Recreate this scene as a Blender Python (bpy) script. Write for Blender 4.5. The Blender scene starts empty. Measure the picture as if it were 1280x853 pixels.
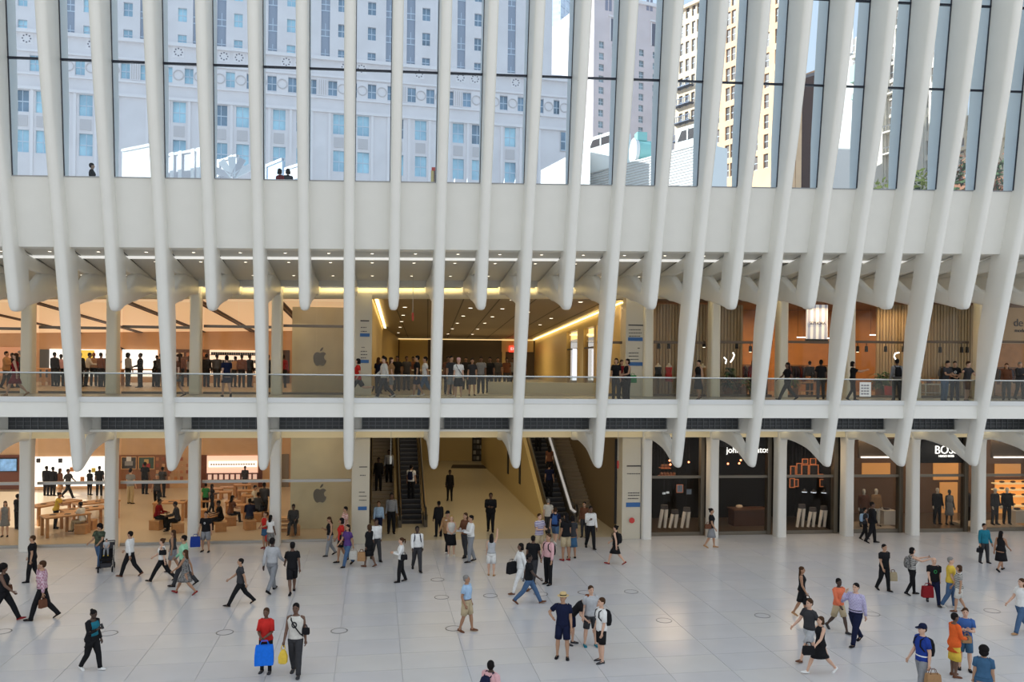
import bpy, bmesh, math, random
from mathutils import Vector, Matrix
random.seed(7)
SC = bpy.context.scene
COL = SC.collection
# ------------------------------------------------------------------ camera
F, CX, CY, PHI, EYE = 1033.0, 640.0, 452.0, 0.0108, 8.1      # pixels of the 1280x853 frame
cam = bpy.data.cameras.new('camera'); cam.sensor_width = 36; cam.lens = F/1280*36
cam.shift_y = (CY-426.5)/1280; cam.clip_end = 600
camo = bpy.data.objects.new('camera', cam); COL.objects.link(camo)
camo.matrix_world = Matrix.Translation((0,0,EYE)) @ Matrix.Rotation(math.pi/2,4,'X') @ Matrix.Rotation(PHI,4,'Z')
SC.camera = camo
# ------------------------------------------------------------------ world, sun, exposure
SC.view_settings.view_transform = 'Standard'; SC.view_settings.look = 'None'
SC.view_settings.gamma = 1.0; SC.view_settings.use_curve_mapping = False
SC.view_settings.exposure = 0.06
W_ = bpy.data.worlds.new('sky'); SC.world = W_; W_.use_nodes = True
nt = W_.node_tree; bg = nt.nodes['Background']
tc = nt.nodes.new('ShaderNodeTexCoord'); sx = nt.nodes.new('ShaderNodeSeparateXYZ'); rp = nt.nodes.new('ShaderNodeValToRGB')
nt.links.new(tc.outputs['Generated'], sx.inputs[0]); nt.links.new(sx.outputs['Z'], rp.inputs[0]); nt.links.new(rp.outputs[0], bg.inputs[0])
rp.color_ramp.elements[0].position = 0.0; rp.color_ramp.elements[0].color = (1.0,1.0,1.0,1)
rp.color_ramp.elements[1].position = 0.7; rp.color_ramp.elements[1].color = (0.80,0.90,1.0,1)
bg.inputs[1].default_value = 0.98
sun = bpy.data.lights.new('sun','SUN'); sun.energy = 8.0; sun.angle = 0.009; sun.color = (1.0,0.90,0.76)
suno = bpy.data.objects.new('sun', sun); COL.objects.link(suno)
SUNDIR = Vector((-.88,.05,.47)).normalized()
suno.rotation_euler = SUNDIR.to_track_quat('Z','Y').to_euler(); suno.location = SUNDIR*200
SC.cycles.max_bounces = 6; SC.cycles.diffuse_bounces = 4; SC.cycles.glossy_bounces = 3
SC.cycles.transmission_bounces = 6; SC.cycles.transparent_max_bounces = 16
SC.cycles.caustics_reflective = False; SC.cycles.caustics_refractive = False
SC.cycles.sample_clamp_indirect = 6.0; SC.cycles.use_denoising = True
# ------------------------------------------------------------------ pixel helpers
def ray(px, py):
    a_, b_ = px-CX, CY-py
    c, s = math.cos(PHI), math.sin(PHI)
    return (a_*c - b_*s)/F, (a_*s + b_*c)/F
def PD(px, py, D):                      # point at depth D
    a, b = ray(px, py); return Vector((a*D, D, EYE+b*D))
def PZ(px, py, z=0.0):                  # point on the level z
    a, b = ray(px, py); D = (z-EYE)/b; return Vector((a*D, D, z))
def PROJ(p):
    a, b = p.x/p.y*F, (p.z-EYE)/p.y*F
    c, s = math.cos(PHI), math.sin(PHI)
    return CX + a*c + b*s, CY - (-a*s + b*c)
def lerp(a, b, t): return a+(b-a)*t
# ------------------------------------------------------------------ the long wall: u counts ribs, s runs back from the rib tips, z up
DV = Vector((-170/F, 1, 0)).normalized()      # straight into the shops
EV = Vector((DV.y, -DV.x, 0))                 # along the wall, to the right
LONGPX = {-9:-536,-7:-403,-5:-274,-3:-148,-1:-24,1:97,3:215,5:330,7:437,9:544,11:647,13:750,15:850,17:943,19:1037,21:1130,23:1221,25:1312,27:1402,29:1491,31:1580,33:1668}
def Dtip(px): return 30.4+5.4*px/1280
def tippx(u):
    u0 = 2*math.floor((u+1)/2)-1
    if u0 < -9: u0 = -9
    if u0 > 31: u0 = 31
    return lerp(LONGPX[u0], LONGPX[u0+2], (u-u0)/2)
def T(u):
    px = tippx(u); D = Dtip(px); a,_ = ray(px, CY + PHI*(px-CX)); return Vector((a*D, D, 0))
def W(u, s, z): 
    p = T(u) + DV*s; p.z = z; return p
def zup(u): return 0.85*tippx(u)/1280
def WP(px, py, s):                      # point on the wall layer s seen at this pixel
    lo, hi = -9.0, 33.0
    a, b = ray(px, py)
    for _ in range(40):
        m = (lo+hi)/2; p = T(m)+DV*s
        if p.x/p.y < a: lo = m
        else: hi = m
    p = T(lo)+DV*s; return Vector((p.x, p.y, EYE+b*p.y))
def WU(px, s, py=500):
    lo, hi = -9.0, 33.0; a,_ = ray(px, py)
    for _ in range(40):
        m = (lo+hi)/2; p = T(m)+DV*s
        if p.x/p.y < a: lo = m
        else: hi = m
    return lo
# ------------------------------------------------------------------ materials
_M = {}
def mat(name, col, rough=.6, metal=0, emit=None, es=1.0, noise=0, scale=20, bump=0, bscale=60, spec=.5, coat=0):
    if name in _M: return _M[name]
    m = bpy.data.materials.new(name); m.use_nodes = True; n = m.node_tree; b = n.nodes['Principled BSDF']
    c = (col[0],col[1],col[2],1)
    b.inputs['Base Color'].default_value = c; b.inputs['Roughness'].default_value = rough
    b.inputs['Metallic'].default_value = metal; b.inputs['Specular IOR Level'].default_value = spec
    if coat: b.inputs['Coat Weight'].default_value = coat; b.inputs['Coat Roughness'].default_value = .08
    if emit: b.inputs['Emission Color'].default_value = (*emit,1); b.inputs['Emission Strength'].default_value = es
    if noise or bump:
        t = n.nodes.new('ShaderNodeTexCoord')
    if noise:
        x = n.nodes.new('ShaderNodeTexNoise'); x.inputs['Scale'].default_value = scale; x.inputs['Detail'].default_value = 4
        r = n.nodes.new('ShaderNodeValToRGB')
        r.color_ramp.elements[0].position=.3; r.color_ramp.elements[1].position=.7
        r.color_ramp.elements[0].color = (*[max(0,v*(1-noise)) for v in col],1); r.color_ramp.elements[1].color = (*[min(1,v*(1+noise)) for v in col],1)
        n.links.new(t.outputs['Object'], x.inputs[0]); n.links.new(x.outputs[0], r.inputs[0]); n.links.new(r.outputs[0], b.inputs['Base Color'])
    if bump:
        x = n.nodes.new('ShaderNodeTexNoise'); x.inputs['Scale'].default_value = bscale
        bp = n.nodes.new('ShaderNodeBump'); bp.inputs['Strength'].default_value = bump; bp.inputs['Distance'].default_value=.02
        n.links.new(t.outputs['Object'], x.inputs[0]); n.links.new(x.outputs[0], bp.inputs['Height']); n.links.new(bp.outputs[0], b.inputs['Normal'])
    _M[name] = m; return m
def glass(name, tint=(1,1,1), refl=.08, rough=0.0):
    if name in _M: return _M[name]
    m = bpy.data.materials.new(name); m.use_nodes = True; n = m.node_tree; n.nodes.clear()
    o = n.nodes.new('ShaderNodeOutputMaterial'); t = n.nodes.new('ShaderNodeBsdfTransparent'); g = n.nodes.new('ShaderNodeBsdfGlossy')
    mx = n.nodes.new('ShaderNodeMixShader'); fr = n.nodes.new('ShaderNodeFresnel'); ma = n.nodes.new('ShaderNodeMath')
    fr.inputs[0].default_value = 1.45; ma.operation='MULTIPLY'; ma.inputs[1].default_value = refl/.04
    t.inputs[0].default_value = (*tint,1); g.inputs['Roughness'].default_value = rough
    ma.use_clamp = True
    n.links.new(fr.outputs[0], ma.inputs[0]); n.links.new(ma.outputs[0], mx.inputs[0]); n.links.new(t.outputs[0], mx.inputs[1]); n.links.new(g.outputs[0], mx.inputs[2]); n.links.new(mx.outputs[0], o.inputs[0])
    _M[name] = m; return m
def stripes(name, c1, c2, scale=8, axis='X', rough=.7, emit=0, sharp=True, dist=0):
    if name in _M: return _M[name]
    m = bpy.data.materials.new(name); m.use_nodes = True; n = m.node_tree; b = n.nodes['Principled BSDF']
    t = n.nodes.new('ShaderNodeTexCoord'); w = n.nodes.new('ShaderNodeTexWave'); w.bands_direction = axis
    w.inputs['Scale'].default_value = scale; w.inputs['Distortion'].default_value = dist
    r = n.nodes.new('ShaderNodeValToRGB'); r.color_ramp.interpolation = 'CONSTANT' if sharp else 'LINEAR'
    r.color_ramp.elements[0].color = (*c1,1); r.color_ramp.elements[1].color = (*c2,1); r.color_ramp.elements[1].position = .5 if sharp else 1
    n.links.new(t.outputs['Object'], w.inputs[0]); n.links.new(w.outputs[0], r.inputs[0]); n.links.new(r.outputs[0], b.inputs['Base Color'])
    b.inputs['Roughness'].default_value = rough
    if emit:
        n.links.new(r.outputs[0], b.inputs['Emission Color']); b.inputs['Emission Strength'].default_value = emit
    _M[name] = m; return m
def checks(name, c1, c2, scale=14):
    if name in _M: return _M[name]
    m = bpy.data.materials.new(name); m.use_nodes = True; n = m.node_tree; b = n.nodes['Principled BSDF']
    t = n.nodes.new('ShaderNodeTexCoord'); x = n.nodes.new('ShaderNodeTexChecker'); x.inputs['Scale'].default_value = scale
    x.inputs[1].default_value = (*c1,1); x.inputs[2].default_value = (*c2,1)
    n.links.new(t.outputs['Object'], x.inputs[0]); n.links.new(x.outputs[0], b.inputs['Base Color']); b.inputs['Roughness'].default_value = .8
    _M[name] = m; return m
WHITE = mat('white painted steel', (.82,.812,.76), .38, noise=.015, scale=1.5)
WHITE2 = mat('white soffit panel', (.66,.66,.62), .5)
# ------------------------------------------------------------------ mesh builder
class MB:
    def __init__(s): s.v=[]; s.f=[]; s.m=[]
    def add(s, vs, fs, mi=0):
        k=len(s.v); s.v += [tuple(p) for p in vs]; s.f += [tuple(i+k for i in f) for f in fs]; s.m += [mi]*len(fs); return s
    def hexa(s, c, mi=0):     # 8 corners: bottom 0-3 ccw, top 4-7
        return s.add(c, [(3,2,1,0),(4,5,6,7),(0,1,5,4),(1,2,6,5),(2,3,7,6),(3,0,4,7)], mi)
    def box(s, a, b, mi=0):
        (x0,y0,z0),(x1,y1,z1)=a,b
        return s.hexa([(x0,y0,z0),(x1,y0,z0),(x1,y1,z0),(x0,y1,z0),(x0,y0,z1),(x1,y0,z1),(x1,y1,z1),(x0,y1,z1)], mi)
    def obox(s, c, ax, ay, az, mi=0):     # centre and half axes
        c=Vector(c); q=[c+ax*i+ay*j+az*k for k in(-1,1) for (i,j) in((-1,-1),(1,-1),(1,1),(-1,1))]
        return s.hexa(q, mi)
    def wbox(s, u0,u1,s0,s1,z0,z1, mi=0, n=1):
        for i in range(n):
            a=lerp(u0,u1,i/n); b=lerp(u0,u1,(i+1)/n)
            za0,zb0 = (z0 if not callable(z0) else z0(a)), (z0 if not callable(z0) else z0(b))
            za1,zb1 = (z1 if not callable(z1) else z1(a)), (z1 if not callable(z1) else z1(b))
            s.hexa([W(a,s0,za0),W(b,s0,zb0),W(b,s1,zb0),W(a,s1,za0),W(a,s0,za1),W(b,s0,zb1),W(b,s1,zb1),W(a,s1,za1)], mi)
        return s
    def quad(s, a,b,c,d, mi=0): return s.add([a,b,c,d],[(0,1,2,3)],mi)
    def rings(s, rs, cap=True, closed=False, mi=0):
        n=len(rs[0]); k=len(s.v)
        for r in rs: s.v += [tuple(p) for p in r]
        R=len(rs)
        for i in range(R-1 if not closed else R):
            a=k+i*n; b=k+((i+1)%R)*n
            for j in range(n):
                s.f.append((a+j,a+(j+1)%n,b+(j+1)%n,b+j)); s.m.append(mi)
        if cap and not closed:
            s.f.append(tuple(k+j for j in range(n-1,-1,-1))); s.m.append(mi)
            s.f.append(tuple(k+(R-1)*n+j for j in range(n))); s.m.append(mi)
        return s
    def tube(s, pts, rad, n=8, mi=0, cap=True):
        pts=[Vector(p) for p in pts]; rs=[]
        if not hasattr(rad,'__len__'): rad=[rad]*len(pts)
        ref=None
        for i,p in enumerate(pts):
            t=(pts[min(i+1,len(pts)-1)]-pts[max(i-1,0)])
            t = t.normalized() if t.length>1e-9 else Vector((0,0,1))
            if ref is None:
                ref = Vector((0,0,1)) if abs(t.z)<.9 else Vector((0,1,0))
            a=(ref - t*ref.dot(t)); a = a.normalized() if a.length>1e-6 else t.orthogonal().normalized()
            ref=a; b=t.cross(a)
            r=rad[i]; ra,rb = r if hasattr(r,'__len__') else (r,r)
            rs.append([p+a*math.cos(2*math.pi*j/n)*ra+b*math.sin(2*math.pi*j/n)*rb for j in range(n)])
        return s.rings(rs, cap, mi=mi)
    def lathe(s, prof, c=(0,0,0), n=16, mi=0, cap=True):
        c=Vector(c)
        return s.rings([[c+Vector((r*math.cos(2*math.pi*j/n), r*math.sin(2*math.pi*j/n), z)) for j in range(n)] for r,z in prof], cap, mi=mi)
    def ell(s, c, r, n=10, m=6, mi=0, rot=None):
        c=Vector(c); rs=[]
        for i in range(m+1):
            th=math.pi*(i+.15)/(m+.3); q=[]
            for j in range(n):
                ph=2*math.pi*j/n
                v=Vector((r[0]*math.sin(th)*math.cos(ph), r[1]*math.sin(th)*math.sin(ph), -r[2]*math.cos(th)))
                if rot is not None: v=rot@v
                q.append(c+v)
            rs.append(q)
        return s.rings(rs, True, mi=mi)
    def mesh(s, name, mats, smooth=False, auto=None):
        me=bpy.data.meshes.new(name); me.from_pydata(s.v,[],s.f); 
        if not isinstance(mats,(list,tuple)): mats=[mats]
        for m in mats: me.materials.append(m)
        if len(mats)>1: me.polygons.foreach_set('material_index', s.m)
        if smooth: me.polygons.foreach_set('use_smooth',[True]*len(me.polygons))
        if smooth and auto: 
            try: me.set_sharp_from_angle(angle=math.radians(auto))
            except Exception: pass
        me.update(); return me
    def build(s, name, mats, parent=None, smooth=False, auto=40, origin=None):
        if parent is None and origin is None:      # origin at the base of the thing
            xs=[p[0] for p in s.v]; ys=[p[1] for p in s.v]; zs=[p[2] for p in s.v]
            origin=((min(xs)+max(xs))/2,(min(ys)+max(ys))/2,min(zs))
        o0=Vector(origin) if origin is not None else Vector((0,0,0))
        if parent is not None and origin is None: o0=Vector(parent.location) if not parent.parent else Vector(parent.location)+Vector(parent.parent.location)
        s2=MB(); s2.v=[(p[0]-o0.x,p[1]-o0.y,p[2]-o0.z) for p in s.v]; s2.f=s.f; s2.m=s.m
        o=bpy.data.objects.new(name, s2.mesh(name, mats, smooth, auto)); COL.objects.link(o)
        if parent is not None: o.parent=parent
        else: o.location=o0
        return o
def tag(o, label=None, cat=None, group=None, kind=None):
    if label: o['label']=label
    if cat: o['category']=cat
    if group: o['group']=group
    if kind: o['kind']=kind
    return o
def empty(name, loc, label=None, cat=None, group=None, kind=None, rz=0):
    o=bpy.data.objects.new(name,None); COL.objects.link(o); o.location=loc; o.rotation_euler=(0,0,rz); o.empty_display_size=.2
    return tag(o,label,cat,group,kind)
def part(mb, name, m, parent, smooth=False, auto=40, world=True, label=None):
    """child mesh; vertices given in world coordinates (world=True) or the parent's own"""
    if world:
        pm = parent.matrix_basis if not parent.parent else parent.parent.matrix_basis @ parent.matrix_basis
        inv = pm.inverted(); mb2=MB(); mb2.v=[tuple(inv@Vector(p)) for p in mb.v]; mb2.f=mb.f; mb2.m=mb.m
    else: mb2=mb
    o=bpy.data.objects.new(name, mb2.mesh(name,m,smooth,auto)); COL.objects.link(o); o.parent=parent
    if label: o['label']=label
    return o
def struct(mb, name, m, smooth=False, auto=40):
    return tag(mb.build(name,m,smooth=smooth,auto=auto), kind='structure')
def area(name, loc, sx, sy, power, col, rot=(0,0,0), parent=None):
    l=bpy.data.lights.new(name,'AREA'); l.shape='RECTANGLE'; l.size=sx; l.size_y=sy; l.energy=power; l.color=col
    o=bpy.data.objects.new(name,l); COL.objects.link(o); o.location=loc; o.rotation_euler=rot
    return o
WALLROT = math.atan2(EV.y, EV.x)
# ================================================================== STRUCTURE
ZB = 6.55                                      # balcony floor
def zlip(u): return 11.93+zup(u)
def zbt(u): return 14.28+zup(u)*1.12
def sglass(z): return -2.1-(z-14.5)*.112

UPN={-3:'the salmon wall panel',-1:'the woman in the dark red dress',1:'the crowd at the white upper screens',3:'the lit upper shelf',5:'the upper beige emblem wall',7:'the dark passage counter',9:'the visitor in the pale cap',11:'the golden side windows',13:'the red dress form',15:'the tall dark plant',17:'the hanging striped screen',19:'the lush planter',21:'the leaning friends',23:'the end shop lettering',25:'the far end of the balcony'}
LON={-3:'the far end of the lower shop',-1:'the blue landscape picture',1:'the brown display wall',3:'the workshop tables',5:'the lower beige emblem wall',7:'the left escalator',9:'the yellow passage floor',11:'the right escalator',13:'the window beside the sign pylon',15:'the dark doorway shop',17:'the amber picture frames',19:'the two suited mannequins',21:'the large capital lettering',23:'the orange shelf boutique',25:'the far end of the boutiques'}
RIBN={-3:'the far end of the lower shop',-1:'the far end of the lower shop',1:'the bright white wall screen',3:'the boxed goods',5:'the glowing accessory shelf',7:'the pylon left of the stairs',9:'the passage beside the left escalator',11:'the yellow wall beside the right escalator',13:'the stairs right of the escalators',15:'the dark window beside the sign pylon',17:'the dark doorway shop',19:'the window of amber picture frames',21:'the two suited mannequins',23:'the boutique door with capital lettering',25:'the far end of the boutiques',27:'the far end of the boutiques'}
SRIB={-2:'the far end of the upper shop',0:'the woman in the dark red dress',2:'the white upper screens',4:'the upper goods wall',6:'the upper beige emblem wall',8:'the golden flat wall of the passage',10:'the dark back hall',12:'the golden side windows',14:'the dress forms',16:'the tall dark plant',18:'the hanging striped screen',20:'the lush planter',22:'the leaning friends',24:'the far end of the balcony',26:'the far end of the balcony'}
COLN={-3:'at the far end of the shop',-1:'between the landscape picture and the white screen',1:'between the white screen and the display wall',3:'between the display wall and the workshop tables',5:'left of the beige emblem wall',15:'beside the right sign pylon',17:'between the trouser window and the doorway shop',19:'between the doorway shop and the amber frames',21:'between the amber frames and the suited mannequins',23:'between the suited mannequins and the capital lettering',25:'between the capital lettering and the orange shelves',27:'at the far end of the boutiques'}
# ---- hall floor: slab with marble tiles
fl_mat = mat('hall floor slab', (.42,.42,.43), .5)
def tilemat(i, c):
    m = mat('white marble tile %d'%i, c, .22, noise=.03, scale=.8, spec=.5); return m
TILES=[tilemat(i,c) for i,c in enumerate([(.595,.585,.605),(.615,.605,.615),(.58,.575,.60),(.605,.595,.60)])]
mb=MB(); base=MB()
fq=[W(-3.0,4.6,0)+EV*-30, W(27,4.6,0)+EV*25]
a=Vector((-42,-8,-.3)); 
pts=[Vector((-42,-8,0)),Vector((48,-8,0)),W(27,4.62,0)+EV*18,W(-3,4.62,0)-EV*8]
pts=[Vector((p.x,p.y,-.012)) for p in pts]
base.hexa([p-Vector((0,0,.3)) for p in pts]+pts)
floor=struct(base,'floor',fl_mat)
TW,TL=1.72,1.22
def plane_tile(i,j):
    c=PZ(417,853,0)+EV*(TW*i)+DV*(TL*j)
    return c
tile_me={}
tm=MB(); tm.hexa([(-TW/2+.006,-TL/2+.006,-.012),(TW/2-.006,-TL/2+.006,-.012),(TW/2-.006,TL/2-.006,-.012),(-TW/2+.006,TL/2-.006,-.012),
                  (-TW/2+.006,-TL/2+.006,0),(TW/2-.006,-TL/2+.006,0),(TW/2-.006,TL/2-.006,0),(-TW/2+.006,TL/2-.006,0)])
for k in range(4): tile_me[k]=tm.mesh('floor_tile',TILES[k])
inv=floor.matrix_basis.inverted(); cand=[]
def wallD(p):                                  # s of a floor point
    u=WU(PROJ(Vector((p.x,p.y,0)))[0],0); best=None
    # project on wall: distance along DV from tip line
    for _ in range(3):
        t=T(u); d=(p-t); best=d.dot(DV); lat=d.dot(EV); u+= lat/1.7
    return best
for i in range(-30,32):
    for j in range(-16,16):
        c=plane_tile(i,j)+EV*TW/2
        if c.y<1: continue
        q=PROJ(Vector((c.x,c.y,0)))
        if wallD(c)>4.6-TL/2: continue
        if c.y<-4 or abs(c.x)>40: continue
        seen = -70<q[0]<1350 and q[1]<900
        cand.append((seen,c,i,j))
seen=[t for t in cand if t[0]]; rest=[t for t in cand if not t[0]]
seen.sort(key=lambda t:t[1].y); 
rest+=seen[300:]; seen=seen[:300]
rz=math.atan2(EV.y,EV.x)
for _,c,i,j in seen:
    o=bpy.data.objects.new('floor_tile',tile_me[(i*7+j*3+(i*j)%5)%4]); COL.objects.link(o); o.parent=floor
    o.matrix_basis=inv@Matrix.Translation((c.x,c.y,0))@Matrix.Rotation(rz,4,'Z')
mb=MB()
R_=Matrix.Rotation(rz,3,'Z')
for _,c,i,j in rest:
    mb.add([R_@Vector(p)+Vector((c.x,c.y,0)) for p in tm.v],tm.f)
tag(part(mb,'floor_tiles_beyond',TILES[1],floor),kind='stuff')
# strip of floor right up to the shopfronts
mb=MB(); mb.wbox(-7,31,3.2,4.62,-.3,-.002,n=15); part(mb,'floor_edge_strip',TILES[0],floor)
# steel ring lights set in the floor
RINGM=mat('dark steel ring',(.16,.16,.17),.35,.6)
for px,py in [(136,792),(281,791),(424,789),(547,725),(552,747),(613,745),(567,786),(676,743),(731,741),(789,740),(830,776),(953,770),(3,790),(1090,768),(1240,764)]:
    c=PZ(px,py,0); n=28; r0,r1=.225,.252
    mb=MB(); vs=[]
    for rr,zz in ((r1,.0),(r1,.006),(r0,.006),(r0,.0)):
        vs.append([c+Vector((rr*math.cos(2*math.pi*k/n),rr*math.sin(2*math.pi*k/n),zz)) for k in range(n)])
    mb.rings(vs,closed=True)
    t=empty('floor_ring',(c.x,c.y,0),'thin dark steel ring set flush in the white marble floor','floor ring','rings set in the hall floor')
    part(mb,'ring',RINGM,t,True)
    mb=MB(); mb.lathe([(.224,.0005),(.224,.003)],c,24); part(mb,'disc',TILES[2],t)
# ---- band (tall white fascia under the glass wall) and its lip
for u in range(-3,27):
    pass
mb=MB(); n=30
for i in range(n):
    a=-3+i; b=a+1
    mb.hexa([W(a,-1.5,zlip(a)),W(b,-1.5,zlip(b)),W(b,-.9,zlip(b)),W(a,-.9,zlip(a)),W(a,-2.1,zbt(a)),W(b,-2.1,zbt(b)),W(b,-1.2,zbt(b)),W(a,-1.2,zbt(a))])
struct(mb,'trim_1',WHITE)['label']='tall white steel band running behind the ribs'
# dark sill line on top of the band
DARK=mat('dark anodised metal',(.012,.016,.03),.4,.3)
mb=MB()
for i in range(n):
    a=-3+i; b=a+1
    mb.hexa([W(a,-2.13,zbt(a)),W(b,-2.13,zbt(b)),W(b,-1.9,zbt(b)),W(a,-1.9,zbt(a)),W(a,-2.13,zbt(a)+.035),W(b,-2.13,zbt(b)+.035),W(b,-1.9,zbt(b)+.035),W(a,-1.9,zbt(a)+.035)])
struct(mb,'trim_2',mat('grey sill',(.35,.36,.37),.5))
# ---- ribs
def rr(ha,hw,rf,rb,k=4):                       # rounded rectangle (a: front - .. back +, b: sideways)
    out=[]
    for (ca,cb,r,st) in ((ha-rb,hw-rb,rb,0),(-ha+rf,hw-rf,rf,90),(-ha+rf,-hw+rf,rf,180),(ha-rb,-hw+rb,rb,270)):
        for i in range(k+1):
            th=math.radians(st+90*i/k); out.append((ca+r*math.cos(th),cb+r*math.sin(th)))
    return out
def ringpts(u, c, ax, ha, hw, rf, rb):
    o=T(u); res=[]
    for al,be in rr(ha,hw,rf,rb):
        s=c[0]+ax[0]*al; z=c[1]+ax[1]*al
        p=o+DV*s+EV*be; p.z=z; res.append(p)
    return res
def sfront(z, zt, s0=0.0):
    P=[(3.85,0.0),(12.6,-2.2),(16.9,-3.3),(20.8,-4.1),(26,-5.0)]
    for (z0,a),(z1,b) in zip(P,P[1:]):
        if z<=z1: return lerp(a,b,(z-z0)/(z1-z0))
    return P[-1][1]
def blade(mb, u, levels):                      # levels: (z, s_front, s_back, halfwidth)
    rs=[]
    for z,a,b,hw in levels:
        ha=(b-a)/2; hw=min(hw,.5); r=min(hw*.95,ha*.95)
        rs.append(ringpts(u,((a+b)/2,z),(1,0),ha,hw,r,min(r,.06)))
    mb.rings(rs)
def strut(mb, u, pts):                         # pts: (s,z,half thickness in plane, half width)
    rs=[]
    for i,(s,z,ht,hw) in enumerate(pts):
        a=pts[max(i-1,0)]; b=pts[min(i+1,len(pts)-1)]
        t=Vector((b[0]-a[0],b[1]-a[1])).normalized(); ax=(t.y,-t.x)
        r=min(ht,hw)*.7
        rs.append(ringpts(u,(s,z),ax,ht,hw,r,r))
    mb.rings(rs)
def upper_bracket(mb,u,zu):
    strut(mb,u,[(-1.2,9.98+zu,.22,.15),(-.9,10.08+zu,.30,.17),(-.5,10.17+zu,.29,.17),(0,10.31+zu,.32,.17),(.45,10.50+zu,.42,.17),(.9,10.68+zu,.53,.17),(1.6,10.82+zu,.50,.17),(2.6,10.92+zu,.40,.17),(3.5,10.95+zu,.31,.18),(4.3,10.94+zu,.29,.2)])
    # web running on under the soffit
    strut(mb,u,[(-1.4,11.62+zu,.28,.10),(1.0,11.42+zu,.22,.10),(4.0,11.12+zu,.12,.1)])
RIBM=WHITE
for u in range(-3,28):
    zu=zup(u); mb=MB(); zl=zlip(u); zt=zbt(u)
    long=(u%2!=0)
    hwt=.19
    top=[(zt-.3,sfront(zt-.3,0),-1.9,.19),(zt,sfront(zt,0),-1.6,.19),(16.9,-3.3,sglass(16.9)+.75,.19),(18.8,-3.72,sglass(18.8)+.8,.19),(20.8,-4.1,sglass(20.8)+.85,.19),(24.0,-4.65,-2.3,.19)]
    mid=[(zl-.9,sfront(zl-.9,0),sfront(zl-.9,0)+1.22,.2),(zl-.45,sfront(zl-.45,0),sfront(zl-.45,0)+1.26,.2),(zl,sfront(zl,0),-.95,.195),(zl+.8,sfront(zl+.8,0),-1.2,.19)]
    if long:
        low=[(3.80,.02,.20,.05),(3.84,-.03,.30,.11),(3.95,-.05,.42,.16),(4.15,-.08,.50,.185),(4.6,-.19,.42,.195),(5.2,-.34,.30,.2),(6.2,-.59,-.02,.2),(7.4,-.89,-.12,.2),(8.6,-1.19,-.2,.2),(9.6,-1.44,-.28,.2)]
        low=[l for l in low if l[0]<zl-1.1]
        blade(mb,u,low+mid+top)
        # lower strut to the column head
        strut(mb,u,[(.16,4.0,.14,.14),(.35,4.11,.22,.17),(.7,4.27,.22,.17),(1.1,4.48,.24,.17),(1.5,4.70,.32,.17),(1.95,4.88,.40,.17),(2.6,4.97,.39,.17),(3.3,5.0,.36,.18),(4.2,4.96,.42,.2)])
        # web behind the balcony front
        strut(mb,u,[(-.15,5.62,.45,.13),(.4,5.60,.43,.13),(1.4,5.38,.30,.12),(3.9,5.22,.2,.12)])
    else:
        a=sfront(9.75+zu,0)
        low=[(9.66+zu,a+.16,a+.42,.06),(9.70+zu,a+.08,a+.55,.12),(9.82+zu,a+.02,a+.75,.165),(10.05+zu,a-.05,a+.98,.19),(10.4+zu,a-.14,a+1.05,.2)]
        blade(mb,u,low+mid+top)
    upper_bracket(mb,u,zu)
    p=T(u)
    lab=('long white steel rib reaching down in front of '+RIBN[u]) if long else ('short white steel rib with a rounded tip above '+SRIB[u])
    o=mb.build('steel_rib',RIBM,smooth=True,auto=50,origin=(p.x,p.y,3.8 if long else 9.6))
    tag(o,lab,'rib','long ribs of the facade' if long else 'short ribs of the facade')
# ---- glass wall above the band: one window per bay
SKYTINT=glass('sky tinted facade glass',(.825,.915,1.0),.02)  # blue tint puts the sky-blue cast of outdoor shade into the pane
nwin=0
def wallpt(u,z,off): return W(u,sglass(z)+off,z)
for u in range(-3,27):
    nwin+=1
    c=W(u+.5,-2.1,14.3)
    t=empty('window_%d'%nwin,c,kind='structure')
    zs=[zbt(u)+.03, 18.22+zup(u)*1.05, 21.4+zup(u)*1.05, 24.5]
    zs2=[zbt(u+1)+.03, 18.22+zup(u+1)*1.05, 21.4+zup(u+1)*1.05, 24.5]
    for k in range(3):
        z0,z1=zs[k],zs[k+1]; y0,y1=zs2[k],zs2[k+1]
        m2=MB(); m2.hexa([wallpt(u,z0,0),wallpt(u+1,y0,0),wallpt(u+1,y0,.02),wallpt(u,z0,.02),wallpt(u,z1,0),wallpt(u+1,y1,0),wallpt(u+1,y1,.02),wallpt(u,z1,.02)])
        part(m2,'pane',SKYTINT,t)
    for k in (1,2):
        z0=zs[k]; y0=zs2[k]; m2=MB()
        m2.hexa([wallpt(u,z0-.032,-.05),wallpt(u+1,y0-.032,-.05),wallpt(u+1,y0-.032,.05),wallpt(u,z0-.032,.05),wallpt(u,z0+.032,-.05),wallpt(u+1,y0+.032,-.05),wallpt(u+1,y0+.032,.05),wallpt(u,z0+.032,.05)])
        part(m2,'crossbar',DARK,t)
    for sd,uu in ((1,u),(-1,u+1)):
        o=T(uu); m2=MB(); q=[]
        for z in (zbt(uu)+.03,24.5):
            for ds,de in ((-.03,.19),(-.03,.212),(.03,.212),(.03,.19)):
                p=o+DV*(sglass(z)+ds)+EV*(de*sd); p.z=z; q.append(p)
        m2.hexa(q); part(m2,'glazing_bar',DARK,t)
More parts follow.
